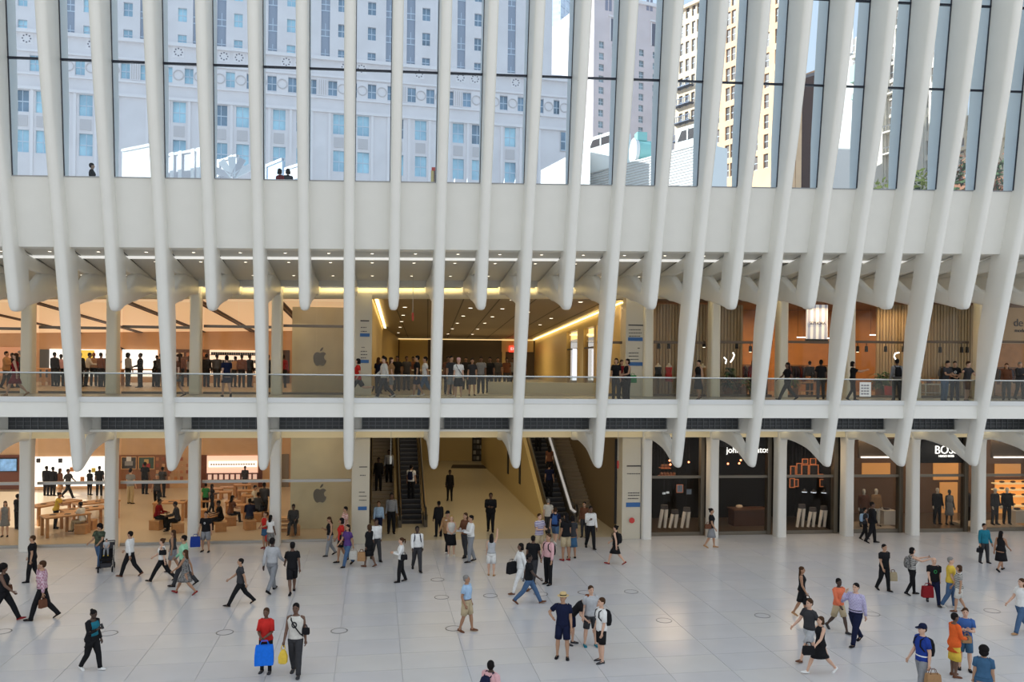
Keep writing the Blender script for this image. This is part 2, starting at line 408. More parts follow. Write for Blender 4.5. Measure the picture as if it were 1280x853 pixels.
# ---- soffit panels between the rib planes, with downlights and a white strip
SOFF=mat('warm grey soffit panel',(.74,.73,.68),.5)
JOINT=mat('dark joint',(.10,.10,.10),.7)
mb=MB()
for i in range(30):
    a=-3+i; b=a+1
    mb.hexa([W(a,-1.0,zlip(a)+.12),W(b,-1.0,zlip(b)+.12),W(b,4.6,11.22+zup(b)),W(a,4.6,11.22+zup(a)),W(a,-1.0,zlip(a)+.3),W(b,-1.0,zlip(b)+.3),W(b,4.6,11.5+zup(b)),W(a,4.6,11.5+zup(a))])
ceil=struct(mb,'ceiling',JOINT)
ceil['label']='sloping grey soffit over the balcony'
LED=mat('downlight glow',(1,.9,.75),.5,emit=(1.0,.88,.68),es=3.5)
LEDRIM=mat('downlight rim',(.75,.72,.66),.4)
def zsof(u,s): return lerp(zlip(u)+.06, 11.15+zup(u), (s+1.0)/5.4)
for i in range(30):
    a=-3+i+.03; b=-3+i+.985
    m2=MB(); m2.hexa([W(a,-1.0,zsof(a,-1)),W(b,-1.0,zsof(b,-1)),W(b,4.5,zsof(b,4.5)),W(a,4.5,zsof(a,4.5)),W(a,-1.0,zsof(a,-1)+.04),W(b,-1.0,zsof(b,-1)+.04),W(b,4.5,zsof(b,4.5)+.04),W(a,4.5,zsof(a,4.5)+.04)])
    part(m2,'soffit_panel',SOFF,ceil)
    u=-3+i+.5
    for s in (-.45,.85,2.9):
        c=W(u,s,zsof(u,s)); 
        t=empty('downlight',(c.x,c.y,c.z-.03),'small round recessed downlight in the grey soffit over the balcony','downlight','downlights in the balcony soffit')
        m2=MB(); m2.lathe([(.055,-.012),(.09,-.012),(.09,.02),(.055,.02)],c,14,cap=False); part(m2,'rim',LEDRIM,t,True)
        m2=MB(); m2.lathe([(.057,-.014),(.057,.0)],c,12); part(m2,'lens',LED,t)
mb=MB()
for i in range(30):
    a=-3+i; b=a+1; s=.12
    mb.hexa([W(a,s,zsof(a,s)-.09),W(b,s,zsof(b,s)-.09),W(b,s+.12,zsof(b,s)-.09),W(a,s+.12,zsof(a,s)-.09),W(a,s,zsof(a,s)),W(b,s,zsof(b,s)),W(b,s+.12,zsof(b,s)),W(a,s+.12,zsof(a,s))])
struct(mb,'trim_3',mat('lit white strip',(.85,.85,.83),.3,emit=(1,.99,.95),es=.55))['label']='thin white strip along the soffit'
# ---- upper cove beam (cream tube with light along its top)
CREAM=mat('cream painted wall',(.80,.71,.50),.55)
COVE=mat('warm cove light',(1,.85,.5),.5,emit=(1.0,.82,.46),es=8)
def beam(name, s, zc, rad, u0=-3, u1=27, z_up=True, lab=None):
    mb=MB(); rs=[]; N=12
    for i in range(int((u1-u0)*1)+1):
        u=u0+i; r=[]
        zz=zc+(zup(u) if z_up else 0)
        for j in range(N):
            th=2*math.pi*j/N; p=T(u)+DV*(s+rad*math.cos(th)); p.z=zz+rad*math.sin(th); r.append(p)
        rs.append(r)
    mb.rings(rs); o=struct(mb,name,CREAM,True,60); o['label']=lab; return o
beam('trim_4',4.35,10.74,.25,lab='cream rounded beam glowing under the balcony soffit')
mb=MB(); mb.wbox(-3,27,3.72,3.80,lambda u:10.98+zup(u),lambda u:11.26+zup(u),n=30); struct(mb,'trim_11',WHITE2)
mb=MB(); mb.wbox(-3,27,3.84,4.02,lambda u:11.13+zup(u),lambda u:11.15+zup(u),n=30)
tag(mb.build('cove_light',COVE),'warm strip of cove light above the upper cream beam','cove light')
# ---- balcony: slab, front, louvres, ledge
mb=MB(); mb.wbox(-7,31,-.2,4.7,ZB-.45,ZB-.02,n=30)
flu=struct(mb,'floor_upper',mat('pale balcony floor',(.62,.61,.58),.3))
mb=MB(); mb.wbox(-7,31,-.30,-.20,ZB-.68,ZB-.12,n=30); struct(mb,'trim_5',WHITE)['label']='white balcony front'
mb=MB(); mb.wbox(-7,31,-.34,-.14,ZB-.12,ZB+.07,n=30); struct(mb,'trim_6',mat('pale grey kerb',(.70,.71,.70),.4))
mb=MB(); mb.wbox(-7,31,-.2,1.35,ZB-.68,ZB-.58,n=30); struct(mb,'trim_7',WHITE2)
mb=MB(); mb.wbox(-7,31,1.05,4.6,5.20,5.29,n=30); struct(mb,'trim_8',WHITE)['label']='white ledge below the louvres'
GRILL=mat('dark louvre',(.055,.06,.065),.5,.3); GRILL2=mat('louvre fin',(.13,.14,.15),.45,.4)
for u in range(-3,26,2):
    a=u+.30; b=u+1.90
    c=W(u+1,1.2,5.30)
    t=empty('louvre_grille',c,'dark louvre grille under the balcony front above '+LON[u],'grille','louvre grilles under the balcony')
    m2=MB(); m2.wbox(a,b,1.2,1.3,5.30,5.97,n=2); part(m2,'backing',GRILL,t)
    for k in range(11):
        uu=lerp(a,b,(k+.0)/10); m2=MB(); m2.wbox(uu-.008,uu+.008,1.16,1.2,5.30,5.97); part(m2,'fin',GRILL2,t)
    for z in (5.44,5.60,5.76):
        m2=MB(); m2.wbox(a,b,1.17,1.2,z-.012,z+.012,n=2); part(m2,'slat',GRILL2,t)
# wall behind the rib web on either side of each grille
mb=MB(); mb.wbox(-7,31,1.31,1.4,5.28,ZB-.5,n=30); struct(mb,'trim_9',WHITE)
# ---- lower cove beam
mb=MB(); mb.wbox(-7,31,4.0,4.5,4.68,5.02,n=30); struct(mb,'trim_10',CREAM)['label']='cream beam over the shopfronts'
COVE2=mat('warm cove light low',(1,.85,.5),.5,emit=(1.0,.82,.48),es=3.2)
mb=MB(); mb.wbox(-7,31,3.3,3.45,5.16,5.195,n=30); tag(mb.build('cove_light',COVE2),'warm strip of cove light above the lower cream beam','cove light')
# ---- columns
COLM=mat('white column paint',(.76,.75,.71),.35)
COLC=mat('cream column paint',(.80,.75,.62),.4)
def column(u,z0,z1,m,lab,grp,flare=True):
    p=W(u,4.2,z0); mb=MB(); rs=[]
    lv=[(z0,.235,.30),(lerp(z0,z1,.5),.225,.29),(z1-.9,.225,.29),(z1-.3,.24,.32),(z1,.27,.37)]
    for z,hw,ha in lv: rs.append(ringpts(u,(4.2,z),(1,0),ha,hw,.12,.1))
    mb.rings(rs); o=mb.build('column',m,smooth=True,auto=50,origin=p); tag(o,lab,'column',grp)
for u in (-3,-1,1,3,5,15,17,19,21,23,25,27):
    column(u,0,5.1,COLM,'white hall column '+COLN[u],'hall columns')
for u in (-3,-1,1,3,5,15,17,19,21,23,25,27):
    column(u,ZB,11.1+zup(u),COLC,'cream balcony column above the hall column '+COLN[u],'balcony columns')
for u in (7,13):
    pass
# ---- balcony railing: per bay a pane and a handrail
RGLASS=glass('railing glass',(.78,.80,.77),.03)
RAIL=mat('satin steel rail',(.62,.64,.63),.25,.9)
for u in range(-3,26,2):
    c=W(u+1,-.10,ZB)
    t=empty('glass_railing',c,'glass railing panel with steel handrail in front of '+UPN[u],'railing','railing panels of the balcony')
    m2=MB(); m2.wbox(u+.07,u+1.93,-.11,-.095,ZB+.02,ZB+.93,n=2); part(m2,'pane',RGLASS,t)
    m2=MB(); m2.tube([W(u+.05,-.10,ZB+.95),W(u+1,-.10,ZB+.95),W(u+1.95,-.10,ZB+.95)],.032,8); part(m2,'handrail',RAIL,t,True)
    for q in (.07,1.93):
        m2=MB(); m2.wbox(u+q-.006,u+q+.006,-.12,-.08,ZB+.0,ZB+.93); part(m2,'post',RAIL,t)
# ---- unseen wall added left of the frame to keep low sun off the hall
mb=MB(); mb.box((-41.5,-14,-.3),(-40.5,40,62)); struct(mb,'wall_left_sun_block',WHITE)
# ================================================================== INTERIORS
WOOD=mat('oak wood',(.50,.25,.10),.45,noise=.12,scale=6)
WOODL=mat('light oak wood',(.62,.36,.17),.45,noise=.1,scale=5)
WALLP=mat('peach timber wall',(.62,.40,.24),.6,noise=.05,scale=2)
WALLR=mat('dark red brown wall',(.16,.05,.03),.6)
STONE=mat('beige limestone',(.66,.62,.46),.45,noise=.07,scale=1.2)
SHOPF=mat('warm stone shop floor',(.60,.49,.37),.3,noise=.03,scale=1)
SHOPG=glass('shop glass',(.95,.95,.92),.012)
DKGL=glass('dark shop glass',(.90,.88,.85),.010)
STEEL=mat('brushed steel frame',(.42,.41,.39),.35,.8)
BLACK=mat('matt black',(.012,.012,.014),.6)
CEILW=mat('white ceiling',(.7,.69,.66),.7)
SCRW=mat('white lit screen',(.9,.9,.9),.5,emit=(1,.97,.96),es=1.25)
def sheet(name,m,u0,u1,s0,s1,z0,z1,n=1): 
    mb=MB(); mb.wbox(u0,u1,s0,s1,z0,z1,n=n); return struct(mb,name,m)
def wrect(px0,px1,py0,py1,s):
    pm=(py0+py1)/2; xm=(px0+px1)/2
    return WU(px0,s,pm),WU(px1,s,pm),WP(xm,py1,s).z,WP(xm,py0,s).z      # u0,u1,z0,z1
def wpanel(name,m,px0,px1,py0,py1,s,th=.06,label=None,cat=None,group=None,frame=None,fm=None):
    u0,u1,z0,z1=wrect(px0,px1,py0,py1,s)
    c=W((u0+u1)/2,s,z0)
    if frame:
        t=empty(name,c,label,cat,group)
        mb=MB(); mb.wbox(u0,u1,s-th*.4,s,z0,z1); part(mb,'picture',m,t)
        w=frame; uw=w/1.72
        mb=MB(); mb.wbox(u0-uw,u1+uw,s-th,s,z1,z1+w); mb.wbox(u0-uw,u1+uw,s-th,s,z0-w,z0); mb.wbox(u0-uw,u0,s-th,s,z0,z1); mb.wbox(u1,u1+uw,s-th,s,z0,z1)
        part(mb,'frame',fm or BLACK,t); return t
    mb=MB(); mb.wbox(u0,u1,s-th,s,z0,z1)
    return tag(mb.build(name,m,origin=c),label,cat,group)
nw=[40]
def shopwindow(u0,u1,s,z0,z1,ztr,gm,fm,joints=(),kick=.12,th=.05):
    nw[0]+=1; t=empty('window_%d'%nw[0],W((u0+u1)/2,s,z0),kind='structure')
    us=[u0]+list(joints)+[u1]
    for a,b in zip(us,us[1:]):
        for lo,hi in ((z0+kick,ztr-.05),(ztr+.05,z1)):
            mb=MB(); mb.wbox(a+.004,b-.004,s,s+.012,lo,hi); part(mb,'pane',gm,t)
    mb=MB(); mb.wbox(u0,u1,s-th,s+th,ztr-.06,ztr+.06); part(mb,'transom',fm,t)
    mb=MB(); mb.wbox(u0,u1,s-th,s+th,z0,z0+kick); part(mb,'sill',fm,t)
    return t
# ---------------- lower left shop
UL=WU(441,4.7,620); US=WU(363,7.6,620)
shop_floor=sheet('floor_shop',SHOPF,-7,UL,4.62,21.10,-.3,0,n=6)
sheet('wall_shop_back',WALLP,-7,UL,21.00,21.20,0,4.8,n=6)
sheet('ceiling_shop',CEILW,-7,UL,4.5,21.20,4.72,4.85,n=6)
sheet('wall_shop_side',WALLP,UL,UL+.12,4.7,21.20,0,4.85)
LOGO=mat('grey logo metal',(.17,.165,.155),.4,.2)
def logo(u,s,zc,h):
    B=[(0,.70),(.25,.82),(.55,.86),(.8,.74),(.93,.55),(.72,.42),(.6,.15),(.62,-.1),(.76,-.32),(.98,-.45),(.88,-.8),(.65,-1.15),(.42,-1.3),(.2,-1.22),(0,-1.17),(-.2,-1.22),(-.42,-1.3),(-.68,-1.12),(-.92,-.7),(-1.02,-.2),(-1.0,.25),(-.82,.65),(-.5,.85),(-.2,.8)]
    L=[(0,.98),(.02,1.2),(.2,1.5),(.48,1.62),(.46,1.4),(.28,1.12)]
    k=h/2.92; mb=MB(); o=W(u,s,zc)
    for P in (B,L):
        n=len(P); f=[o+EV*(x*k)+Vector((0,0,(y-.16)*k)) for x,y in P]; b=[p+DV*.04 for p in f]
        mb.add(f+b,[tuple(range(n))[::-1],tuple(range(n,2*n))]+[(i,(i+1)%n,n+(i+1)%n,n+i) for i in range(n)])
    return mb
for (py0,py1,z0,z1,which) in ((549,683,0,4.72,'hall floor'),(372,497,ZB,10.6,'balcony')):
    mb=MB(); mb.wbox(US,UL,7.6,7.8,z0,z1,n=1)
    t=struct(mb,'wall_stone_panel'+('' if z0==0 else '_upper'),STONE)
    c=WP(400,617 if z0==0 else 446,7.56)
    mb=logo(WU(400,7.56,617 if z0==0 else 446),7.56,c.z,.90)
    tag(mb.build('wall_logo',LOGO,origin=(c.x,c.y,c.z-.4)),'grey bitten fruit emblem on the beige wall facing the '+which,'logo')
# storefront glass
cols=[-3,-1,1,3,5]
for a,b in zip(cols,cols[1:]+[UL]):
    jj={-1:(WU(3,4.7,640),),1:(WU(166,4.7,640),),-3:()}.get(a,())
    jj=tuple(j for j in jj if a+.2<j<b-.2)
    shopwindow(a+.13 if a!=5 else a+.13,(b-.13) if b!=UL else b-.05,4.72,0,4.7,2.72,SHOPG,STEEL,jj)
# display things on the back wall
def screen_pic(px0,px1,py0,py1,lab): return wpanel('wall_screen',SCRW,px0,px1,py0,py1,20.95,.08,lab,'screen',None)
WCAB=[(-22,25.5,569,612),(131,145,569,612),(149,212,569,612),(246,258.5,569,612),(323,328,569,612)]
for i,(a,b,c,d) in enumerate(WCAB):
    wpanel('wall_cabinet',WALLR if i!=2 else mat('brown display wall',(.28,.12,.06),.6),a,b,c,d,20.98,.05,
      ['dark brown wall panel around the landscape screen','narrow dark panel beside the bright white wall screen','brown display wall holding two pictures and small goods','narrow dark wall panel left of the lit accessory shelf','thin dark strip right of the lit accessory shelf'][i],'wall panel')
SCR1=wpanel('wall_screen',SCRW,26.5,131,571,608,20.95,.06,'large bright white wall screen dotted with small icons','screen')
SKYP=mat('blue landscape picture',(.2,.4,.7),.5,emit=(.12,.25,.5),es=.8,noise=.5,scale=3)
wpanel('wall_picture',SKYP,0,21,574,589,20.90,.05,'blue landscape picture glowing on a dark panel','picture',None,.05,BLACK)
PICD=mat('black photo print',(.05,.05,.06),.4,noise=.6,scale=3); PICG=mat('green photo print',(.05,.10,.08),.4)
t=wpanel('wall_picture',PICD,152.5,170,572,586,20.90,.05,'black and white photograph in an oak frame','picture',None,.05,WOODL)
t2=wpanel('wall_picture',PICG,174,192.5,572,586,20.90,.05,'dark green portrait in an oak frame with a red figure','picture',None,.05,WOODL)
def figure_on(t,px,py,s,r,cols):
    c=WP(px,py,s); mb=MB(); mb.obox(c+Vector((0,0,r*.55)),EV*r*.5,DV*.01,Vector((0,0,r*.5))); part(mb,'printed_head',cols[0],t)
    mb=MB(); mb.obox(c-Vector((0,0,r*.45)),EV*r*.85,DV*.01,Vector((0,0,r*.5))); part(mb,'printed_body',cols[1],t)
figure_on(t,161,577,20.84,.28,(mat('print white',(.7,.7,.72),.5),mat('print grey',(.3,.3,.32),.5)))
figure_on(t2,183,580,20.84,.26,(mat('print yellow',(.6,.4,.15),.5),mat('print red',(.35,.03,.03),.5)))
ICO=mat('icon black',(.02,.02,.03),.5); ICY=mat('icon yellow',(.75,.6,.1),.5); ICO3=mat('icon orange',(.6,.25,.08),.5)
for px,py,m in [(48,576,ICO),(75.5,576,ICO),(90,587,ICO3),(103,599,ICO3),(117,588,ICY)]:
    u0,u1,z0,z1=wrect(px-2.5,px+2.5,py-2.7,py+2.7,20.88); mb=MB(); mb.wbox(u0,u1,20.85,20.90,z0,z1); part(mb,'icon',m,SCR1)
# little goods on the brown display wall
for r in range(4):
    for k in range(6):
        px=197+k*7.5; py=574+r*8
        wpanel('product_box',mat('product box %d'%((k+r)%3),[(.5,.22,.1),(.35,.10,.05),(.6,.35,.2)][(k+r)%3],.5),px-1.8,px+1.8,py-2,py+2,20.90,.05,'small boxed product hanging on the brown display wall','box','boxed goods on the display wall')
# lit accessory shelf
LITP=mat('pinkish lit back panel',(.85,.6,.5),.5,emit=(1.0,.62,.48),es=.75)
LITW=mat('white lit strip',(.9,.9,.9),.5,emit=(1,.93,.88),es=1.3)
c=W(WU(290,20.80,585),20.80,0)
u0,u1,z0,z1=wrect(258.5,322,570,602,20.90)
t=empty('lit_shelf',(c.x,c.y,z0),'wide glowing wall shelf with white light strip and small compartments','shelf')
mb=MB(); mb.wbox(u0,u1,20.90,20.96,z0,z1); part(mb,'back_panel',LITP,t)
a,b,z2,z3=wrect(261,321,577,584,20.85); mb=MB(); mb.wbox(a,b,20.84,20.90,z2,z3); part(mb,'light_strip',LITW,t)
a,b,z2,z3=wrect(258.5,322,592,601,20.70); mb=MB(); mb.wbox(a,b,20.60,20.90,z2,z2+.05); mb.wbox(a,b,20.60,20.90,z3-.05,z3); part(mb,'shelf_board',WALLR,t)
for k in range(10):
    uu=lerp(a,b,k/9); mb=MB(); mb.wbox(uu-.02,uu+.02,20.60,20.90,z2,z3); part(mb,'divider',WALLR,t)
for k in range(18):
    uu=lerp(a+.1,b-.1,(k+.5)/18); mb=MB(); a2=WP(290,581,20.80).z; mb.wbox(uu-.03,uu+.03,20.80,20.84,a2-.04,a2+.07); part(mb,'small_product',mat('pale product',(.7,.6,.6),.5),t)
wpanel('shop_door',mat('grey brown door',(.20,.17,.14),.5),350,361,568,615,20.95,.06,'grey brown door in the back wall of the lower left shop','door')
# tables, stools, benches
def table(name,px,py,lx,ly,h,lab,grp=None,rz=None):
    p=PZ(px,py,0); rz=WALLROT if rz is None else rz
    t=empty(name,p,lab,'table',grp,rz=rz)
    mb=MB(); mb.box((-lx/2,-ly/2,h-.07),(lx/2,ly/2,h)); part(mb,'table_top',WOOD,t,world=False)
    for x in (-1,1):
        for y in (-1,1):
            mb=MB(); x0=x*(lx/2-.09); y0=y*(ly/2-.09); mb.box((x0-.06,y0-.06,0),(x0+.06,y0+.06,h-.07)); part(mb,'leg',WOOD,t,world=False)
    return t
def stool(px,py,lab,w=.5,h=.46,grp='wooden cube stools'):
    p=PZ(px,py,0); t=empty('cube_stool',p,lab,'stool',grp,rz=WALLROT+random.uniform(-.4,.4))
    mb=MB(); mb.box((-w/2,-w/2,0),(w/2,w/2,h-.05)); part(mb,'body',WOOD,t,world=False)
    mb=MB(); mb.box((-w/2-.01,-w/2-.01,h-.05),(w/2+.01,w/2+.01,h)); part(mb,'seat',WOODL,t,world=False)
table('display_table',82,668,1.9,1.0,.92,'oak display table with one seated customer in the lower left shop',rz=WALLROT+.6)
table('display_table',105,660,1.9,1.0,.92,'oak display table behind the seated customer in the lower left shop',rz=WALLROT+.6)
table('display_table',68,652,2.4,.9,.92,'long oak table with goods on it by the first column',rz=WALLROT+1.0)
table('display_table',120,650,2.0,.9,.92,'oak table in front of the bright white wall screen',rz=WALLROT+.7)
table('display_table',213,650,1.5,.9,.92,'oak table with people gathered near the brown display wall')
table('display_table',322,640,1.6,.9,.92,'oak table crowded with seated people by the third column')
for k,(px,py) in enumerate([(262,640),(278,632),(294,641),(308,630),(285,622),(303,622),(268,624),(296,650)]):
    table('low_table',px,py,.95,.62,.62+.14*(k%2),'small oak workshop table among the stacked wooden seats','small oak tables in the workshop corner')
for px,py in [(112,662),(266,655),(252,648),(333,650)]:
    stool(px,py,'wooden cube stool on the warm stone shop floor')
p=PZ(355,664,0); t=empty('slatted_box',p,'low slatted wooden box beside the seated man in the dark suit','box',rz=WALLROT)
for z in (.05,.25,.45,.62):
    mb=MB(); mb.box((-.28,-.25,z-.03),(.28,.25,z+.03)); part(mb,'slat',WOODL,t,world=False)
for x in (-.26,.26):
    mb=MB(); mb.box((x-.02,-.25,0),(x+.02,.25,.65)); part(mb,'side',WOODL,t,world=False)
# small things on tables
for o in [o for o in bpy.data.objects if o.name.split('.')[0]=='display_table' and o.type=='EMPTY']:
    for x,y in ((-.5,.12),(.05,-.1),(.55,.14)):
        p=o.matrix_basis@Vector((x,y,.92)); mb=MB(); mb.obox((p.x,p.y,p.z+.008),EV*.12,DV*.085,Vector((0,0,.008)))
        tag(mb.build('tablet',BLACK),'thin black tablet lying on an oak display table','tablet','tablets on the display tables')
for (u,s,w,d,p) in ((-1.5,8.5,4.5,5,300),(1.5,8.5,4.5,5,330),(4.3,9.5,2.6,5,230),(6.0,6.1,2.0,2.0,60),(-3,16.5,5,6,300),(1,16.5,5,6,330),(4.5,16.5,3.5,6,260)):  # small front lamp is added to brighten the emblem wall
    area('shop_ceiling_light',W(u,s,4.68),w,d,p*.27,(1.0,.78,.52),rot=(0,0,WALLROT))
# ---------------- upper left shop
zc0=lambda u:10.50+zup(u); zc1=lambda u:9.70+zup(u)
sheet('floor_upper_shop',mat('warm upper floor',(.50,.40,.30),.4),-7,UL,4.7,21.60,ZB-.3,ZB,n=6)
sheet('wall_upper_shop_back',WALLP,-7,WU(432,21.50,450),21.50,21.70,ZB,10.0,n=5)
LUMC=mat('luminous peach ceiling',(.8,.62,.45),.6,emit=(1.0,.66,.38),es=.52)
def upt(px,py):
    a,b=ray(px,py)
    lo,hi=4.7,21.60
    for _ in range(30):
        m=(lo+hi)/2; p=WP(px,py,m); zc=lerp(10.5,9.70,(m-4.7)/16.9)+.1
        if p.z<zc: lo=m
        else: hi=m
    return WU(px,lo,py),lo
tracks=sorted([upt(*q)[0] for q in ((12,391),(118,396),(183,386),(293,402),(352,383))])
us=[-7]+tracks+[UL]
for i,(a,b) in enumerate(zip(us,us[1:])):
    mb=MB(); mb.hexa([W(a,4.75,zc0(a)),W(b,4.75,zc0(b)),W(b,21.60,zc1(b)),W(a,21.60,zc1(a)),W(a,4.75,zc0(a)+.1),W(b,4.75,zc0(b)+.1),W(b,21.60,zc1(b)+.1),W(a,21.60,zc1(a)+.1)])
    tag(mb.build('luminous_ceiling_panel',LUMC),'peach glowing stretched ceiling panel above the upper left shop','ceiling panel','glowing ceiling panels of the upper shop')
TRK=mat('dark track channel',(.05,.03,.02),.6)
for a in tracks:
    t=empty('light_track',W(a,12,zc1(a)+.3),'dark slotted light track between glowing ceiling panels','light track','light tracks of the upper shop')
    for off,w,m in ((-.06,.05,TRK),(.06,.05,TRK),(0,.045,mat('track grey',(.35,.28,.2),.5))):
        mb=MB(); A=a+off
        mb.hexa([W(A-w,4.8,zc0(a)-.05),W(A+w,4.8,zc0(a)-.05),W(A+w,21.50,zc1(a)-.05),W(A-w,21.50,zc1(a)-.05),W(A-w,4.8,zc0(a)),W(A+w,4.8,zc0(a)),W(A+w,21.50,zc1(a)),W(A-w,21.50,zc1(a))])
        part(mb,'channel',m,t)
for a,b in zip(cols,cols[1:]+[UL]):
    shopwindow(a+.13,(b-.13) if b!=UL else b-.05,4.72,ZB,10.45+zup(a),9.35+zup(a),SHOPG,mat('bronze frame',(.18,.15,.12),.4,.6),((a+b)/2,),kick=.08)
SCR2=wpanel('wall_screen',SCRW,62,139,437,471,21.45,.06,'bright white upper screen with a yellow picture behind a crowd','screen')
SCR3=wpanel('wall_screen',SCRW,153,197,437.5,471,21.45,.06,'bright white upper screen behind a man standing in black','screen')
wpanel('wall_panel',mat('salmon panel',(.75,.42,.28),.6,emit=(.8,.4,.25),es=.18),-20,30,434,470,21.42,.06,'salmon coloured wall panel at the end of the upper shop','wall panel')
wpanel('wall_panel',mat('slate panel',(.10,.12,.14),.5),50,62,437,472,21.42,.06,'narrow slate grey wall panel beside the white upper screen','wall panel')
u0,u1,z0,z1=wrect(97,118,438,452,21.38); mb=MB(); mb.wbox(u0,u1,21.36,21.40,z0,z1); part(mb,'yellow_picture',mat('yellow picture',(.8,.6,.1),.5,emit=(.8,.6,.1),es=.6),SCR2)
c=WP(159,444,21.4); mb=MB(); P=[(-.4,.5),(.52,.02),(-.4,-.5),(-.17,-.1)]
f=[c+EV*x+Vector((0,0,y)) for x,y in P]; mb.add(f+[p+DV*.03 for p in f],[(3,2,1,0),(4,5,6,7)]+[(i,(i+1)%4,4+(i+1)%4,4+i) for i in range(4)])
part(mb,'arrow_print',BLACK,SCR3)
wpanel('display_wall',mat('dark brown goods wall',(.12,.06,.035),.6),205,262,437,472,21.44,.06,'dark brown goods wall between the upper screens','display wall')
for r in range(3):
    for k in range(8):
        wpanel('product_box',mat('warm goods %d'%(k%3),[(.6,.45,.3),(.45,.2,.1),(.7,.65,.6)][k%3],.5),207+k*7-1.9,207+k*7+1.9,441+r*9,446+r*9,21.38,.06,'small box of goods on the dark upper display wall','box','boxes on the upper display wall')
u0,u1,z0,z1=wrect(262,322,438,470,21.40)
t=empty('lit_shelf',W((u0+u1)/2,21.40,z0),'lit upper wall shelf lined with rows of small dark products','shelf')
mb=MB(); mb.wbox(u0,u1,21.40,21.45,z0,z1); part(mb,'back_panel',mat('cream lit panel',(.9,.75,.6),.5,emit=(1,.80,.62),es=.9),t)
for r in range(3):
    for k in range(20):
        uu=lerp(u0+.05,u1-.05,(k+.5)/20); zz=lerp(z1-.3,z0+.35,r/2.); mb=MB(); mb.wbox(uu-.035,uu+.035,21.32,21.40,zz,zz+.17); part(mb,'product',BLACK,t)
    mb=MB(); mb.wbox(u0,u1,21.30,21.40,zz-.03,zz); part(mb,'shelf_board',WALLR,t)
wpanel('shop_door',mat('dark brown door',(.05,.025,.02),.5),348,362,438,490,21.44,.06,'dark brown doorway beside the upper beige stone wall','door')
def utable(u,s,lx,ly,lab):
    p=W(u,s,ZB); t=empty('display_table',p,lab,'table',rz=WALLROT)
    mb=MB(); mb.box((-lx/2,-ly/2,.85),(lx/2,ly/2,.92)); part(mb,'table_top',WOODL,t,world=False)
    for x in (-1,1):
        for y in (-1,1):
            mb=MB(); x0=x*(lx/2-.09); y0=y*(ly/2-.09); mb.box((x0-.07,y0-.07,0),(x0+.07,y0+.07,.85)); part(mb,'leg',WOODL,t,world=False)
utable(WU(180,14.5,485),14.5,2.6,1.0,'oak table in the upper shop before the man in black')
utable(WU(112,14.5,485),14.5,2.4,1.0,'oak table in the upper shop under the yellow picture')
utable(WU(30,14.5,485),14.5,2.4,1.0,'oak table in the upper shop near the woman in the red dress')
utable(WU(285,14.5,485),14.5,2.6,1.0,'oak table in the upper shop before the lit shelf')
for u,s in ((-1.5,9.5),(1.5,9.5),(4.3,9.5),(-3.,17),(0.5,17),(3.8,17)):
    area('shop_ceiling_light',W(u,s,9.6+zup(u)),4.5,6,40,(1.0,.74,.48),rot=(0,0,WALLROT))
# ---------------- sign pylons
BLUE=mat('blue sign band',(.03,.13,.36),.5); INK=mat('sign ink',(.06,.05,.05),.6)
PYM=mat('cream pylon',(.62,.57,.46),.45)
PAPER=mat('sign panel cream',(.62,.58,.47),.5)
def pylon(px0,px1,z0,z1,rows,lab,s=4.1):
    u0,u1=WU(px0,s),WU(px1,s)
    t=empty('sign_pylon',W((u0+u1)/2,s,z0),lab,'sign pylon')
    mb=MB(); rs=[]
    mb.wbox(u0,u1,s,s+.9,z0,z1); part(mb,'slab',PYM,t)
    for kind,a,b,y0,y1 in rows:
        q0,q1,zz0,zz1=wrect(a,b,y0,y1,s)
        mb=MB(); mb.wbox(q0,q1,s-.02,s,zz0,zz1); part(mb,'blue_band' if kind=='b' else 'lettering',BLUE if kind=='b' else INK,t)
    return t
def txt(a,b,y,k=4):
    out=[]; x=a
    while x<b-1:
        w=random.uniform(1.2,3.2); out.append(('t',x,min(x+w,b),y,y+1.0)); x+=w+.7
    return out
R1=[('t',449,459,583.5,584.5)]+txt(450,457,594)+txt(449,456,615)+txt(449,458,620)+txt(449,458,625)+[('b',447.5,458.5,633.5,638)]
pylon(441,463,0,4.7,R1,'cream sign pylon with blue band left of the stairs on the hall floor')
R2=[('t',450.5,461.5,400.5,402)]+txt(451,458,409)+txt(451,460,414)+[('b',450,462,417,421)]+txt(452,456,434)+txt(451,459,439)+txt(451,459,443)+txt(451,459,447)+[('b',450,461,450,454)]
pylon(442,464,ZB,10.75+zup(7),R2,'cream sign pylon with two blue bands on the balcony left of the passage')
R3=[('t',783.5,801,582,583.5)]+txt(784,800,592)+txt(785,799,616)+txt(785,799,619)+txt(785,799,623)+[('b',782.5,800,628.5,634)]
pylon(779,802,0,4.7,R3,'cream sign pylon with blue band right of the escalators on the hall floor')
R4=[('t',785.5,804,406,407.5)]+txt(786,802,412)+txt(786,802,416)+txt(786,800,420)+[('b',785,803,422,426.5)]+txt(797,800,435)+txt(786,798,441)+txt(786,798,445)+txt(786,799,449)+[('b',785,803,453,457.5)]
pylon(781.5,816,ZB,10.75+zup(13),R4,'cream sign pylon with two blue bands on the balcony right of the passage')
# small red notice at the lower pylon
c=WP(790,651,4.0); mb=MB(); n=14
mb.rings([[c+EV*.13*math.cos(2*math.pi*k/n)+Vector((0,0,.13*math.sin(2*math.pi*k/n)))+DV*d for k in range(n)] for d in (0,.03)])
tag(mb.build('round_sticker',mat('red sticker',(.6,.05,.04),.5)),'round red sticker low on the cream sign pylon','sticker')
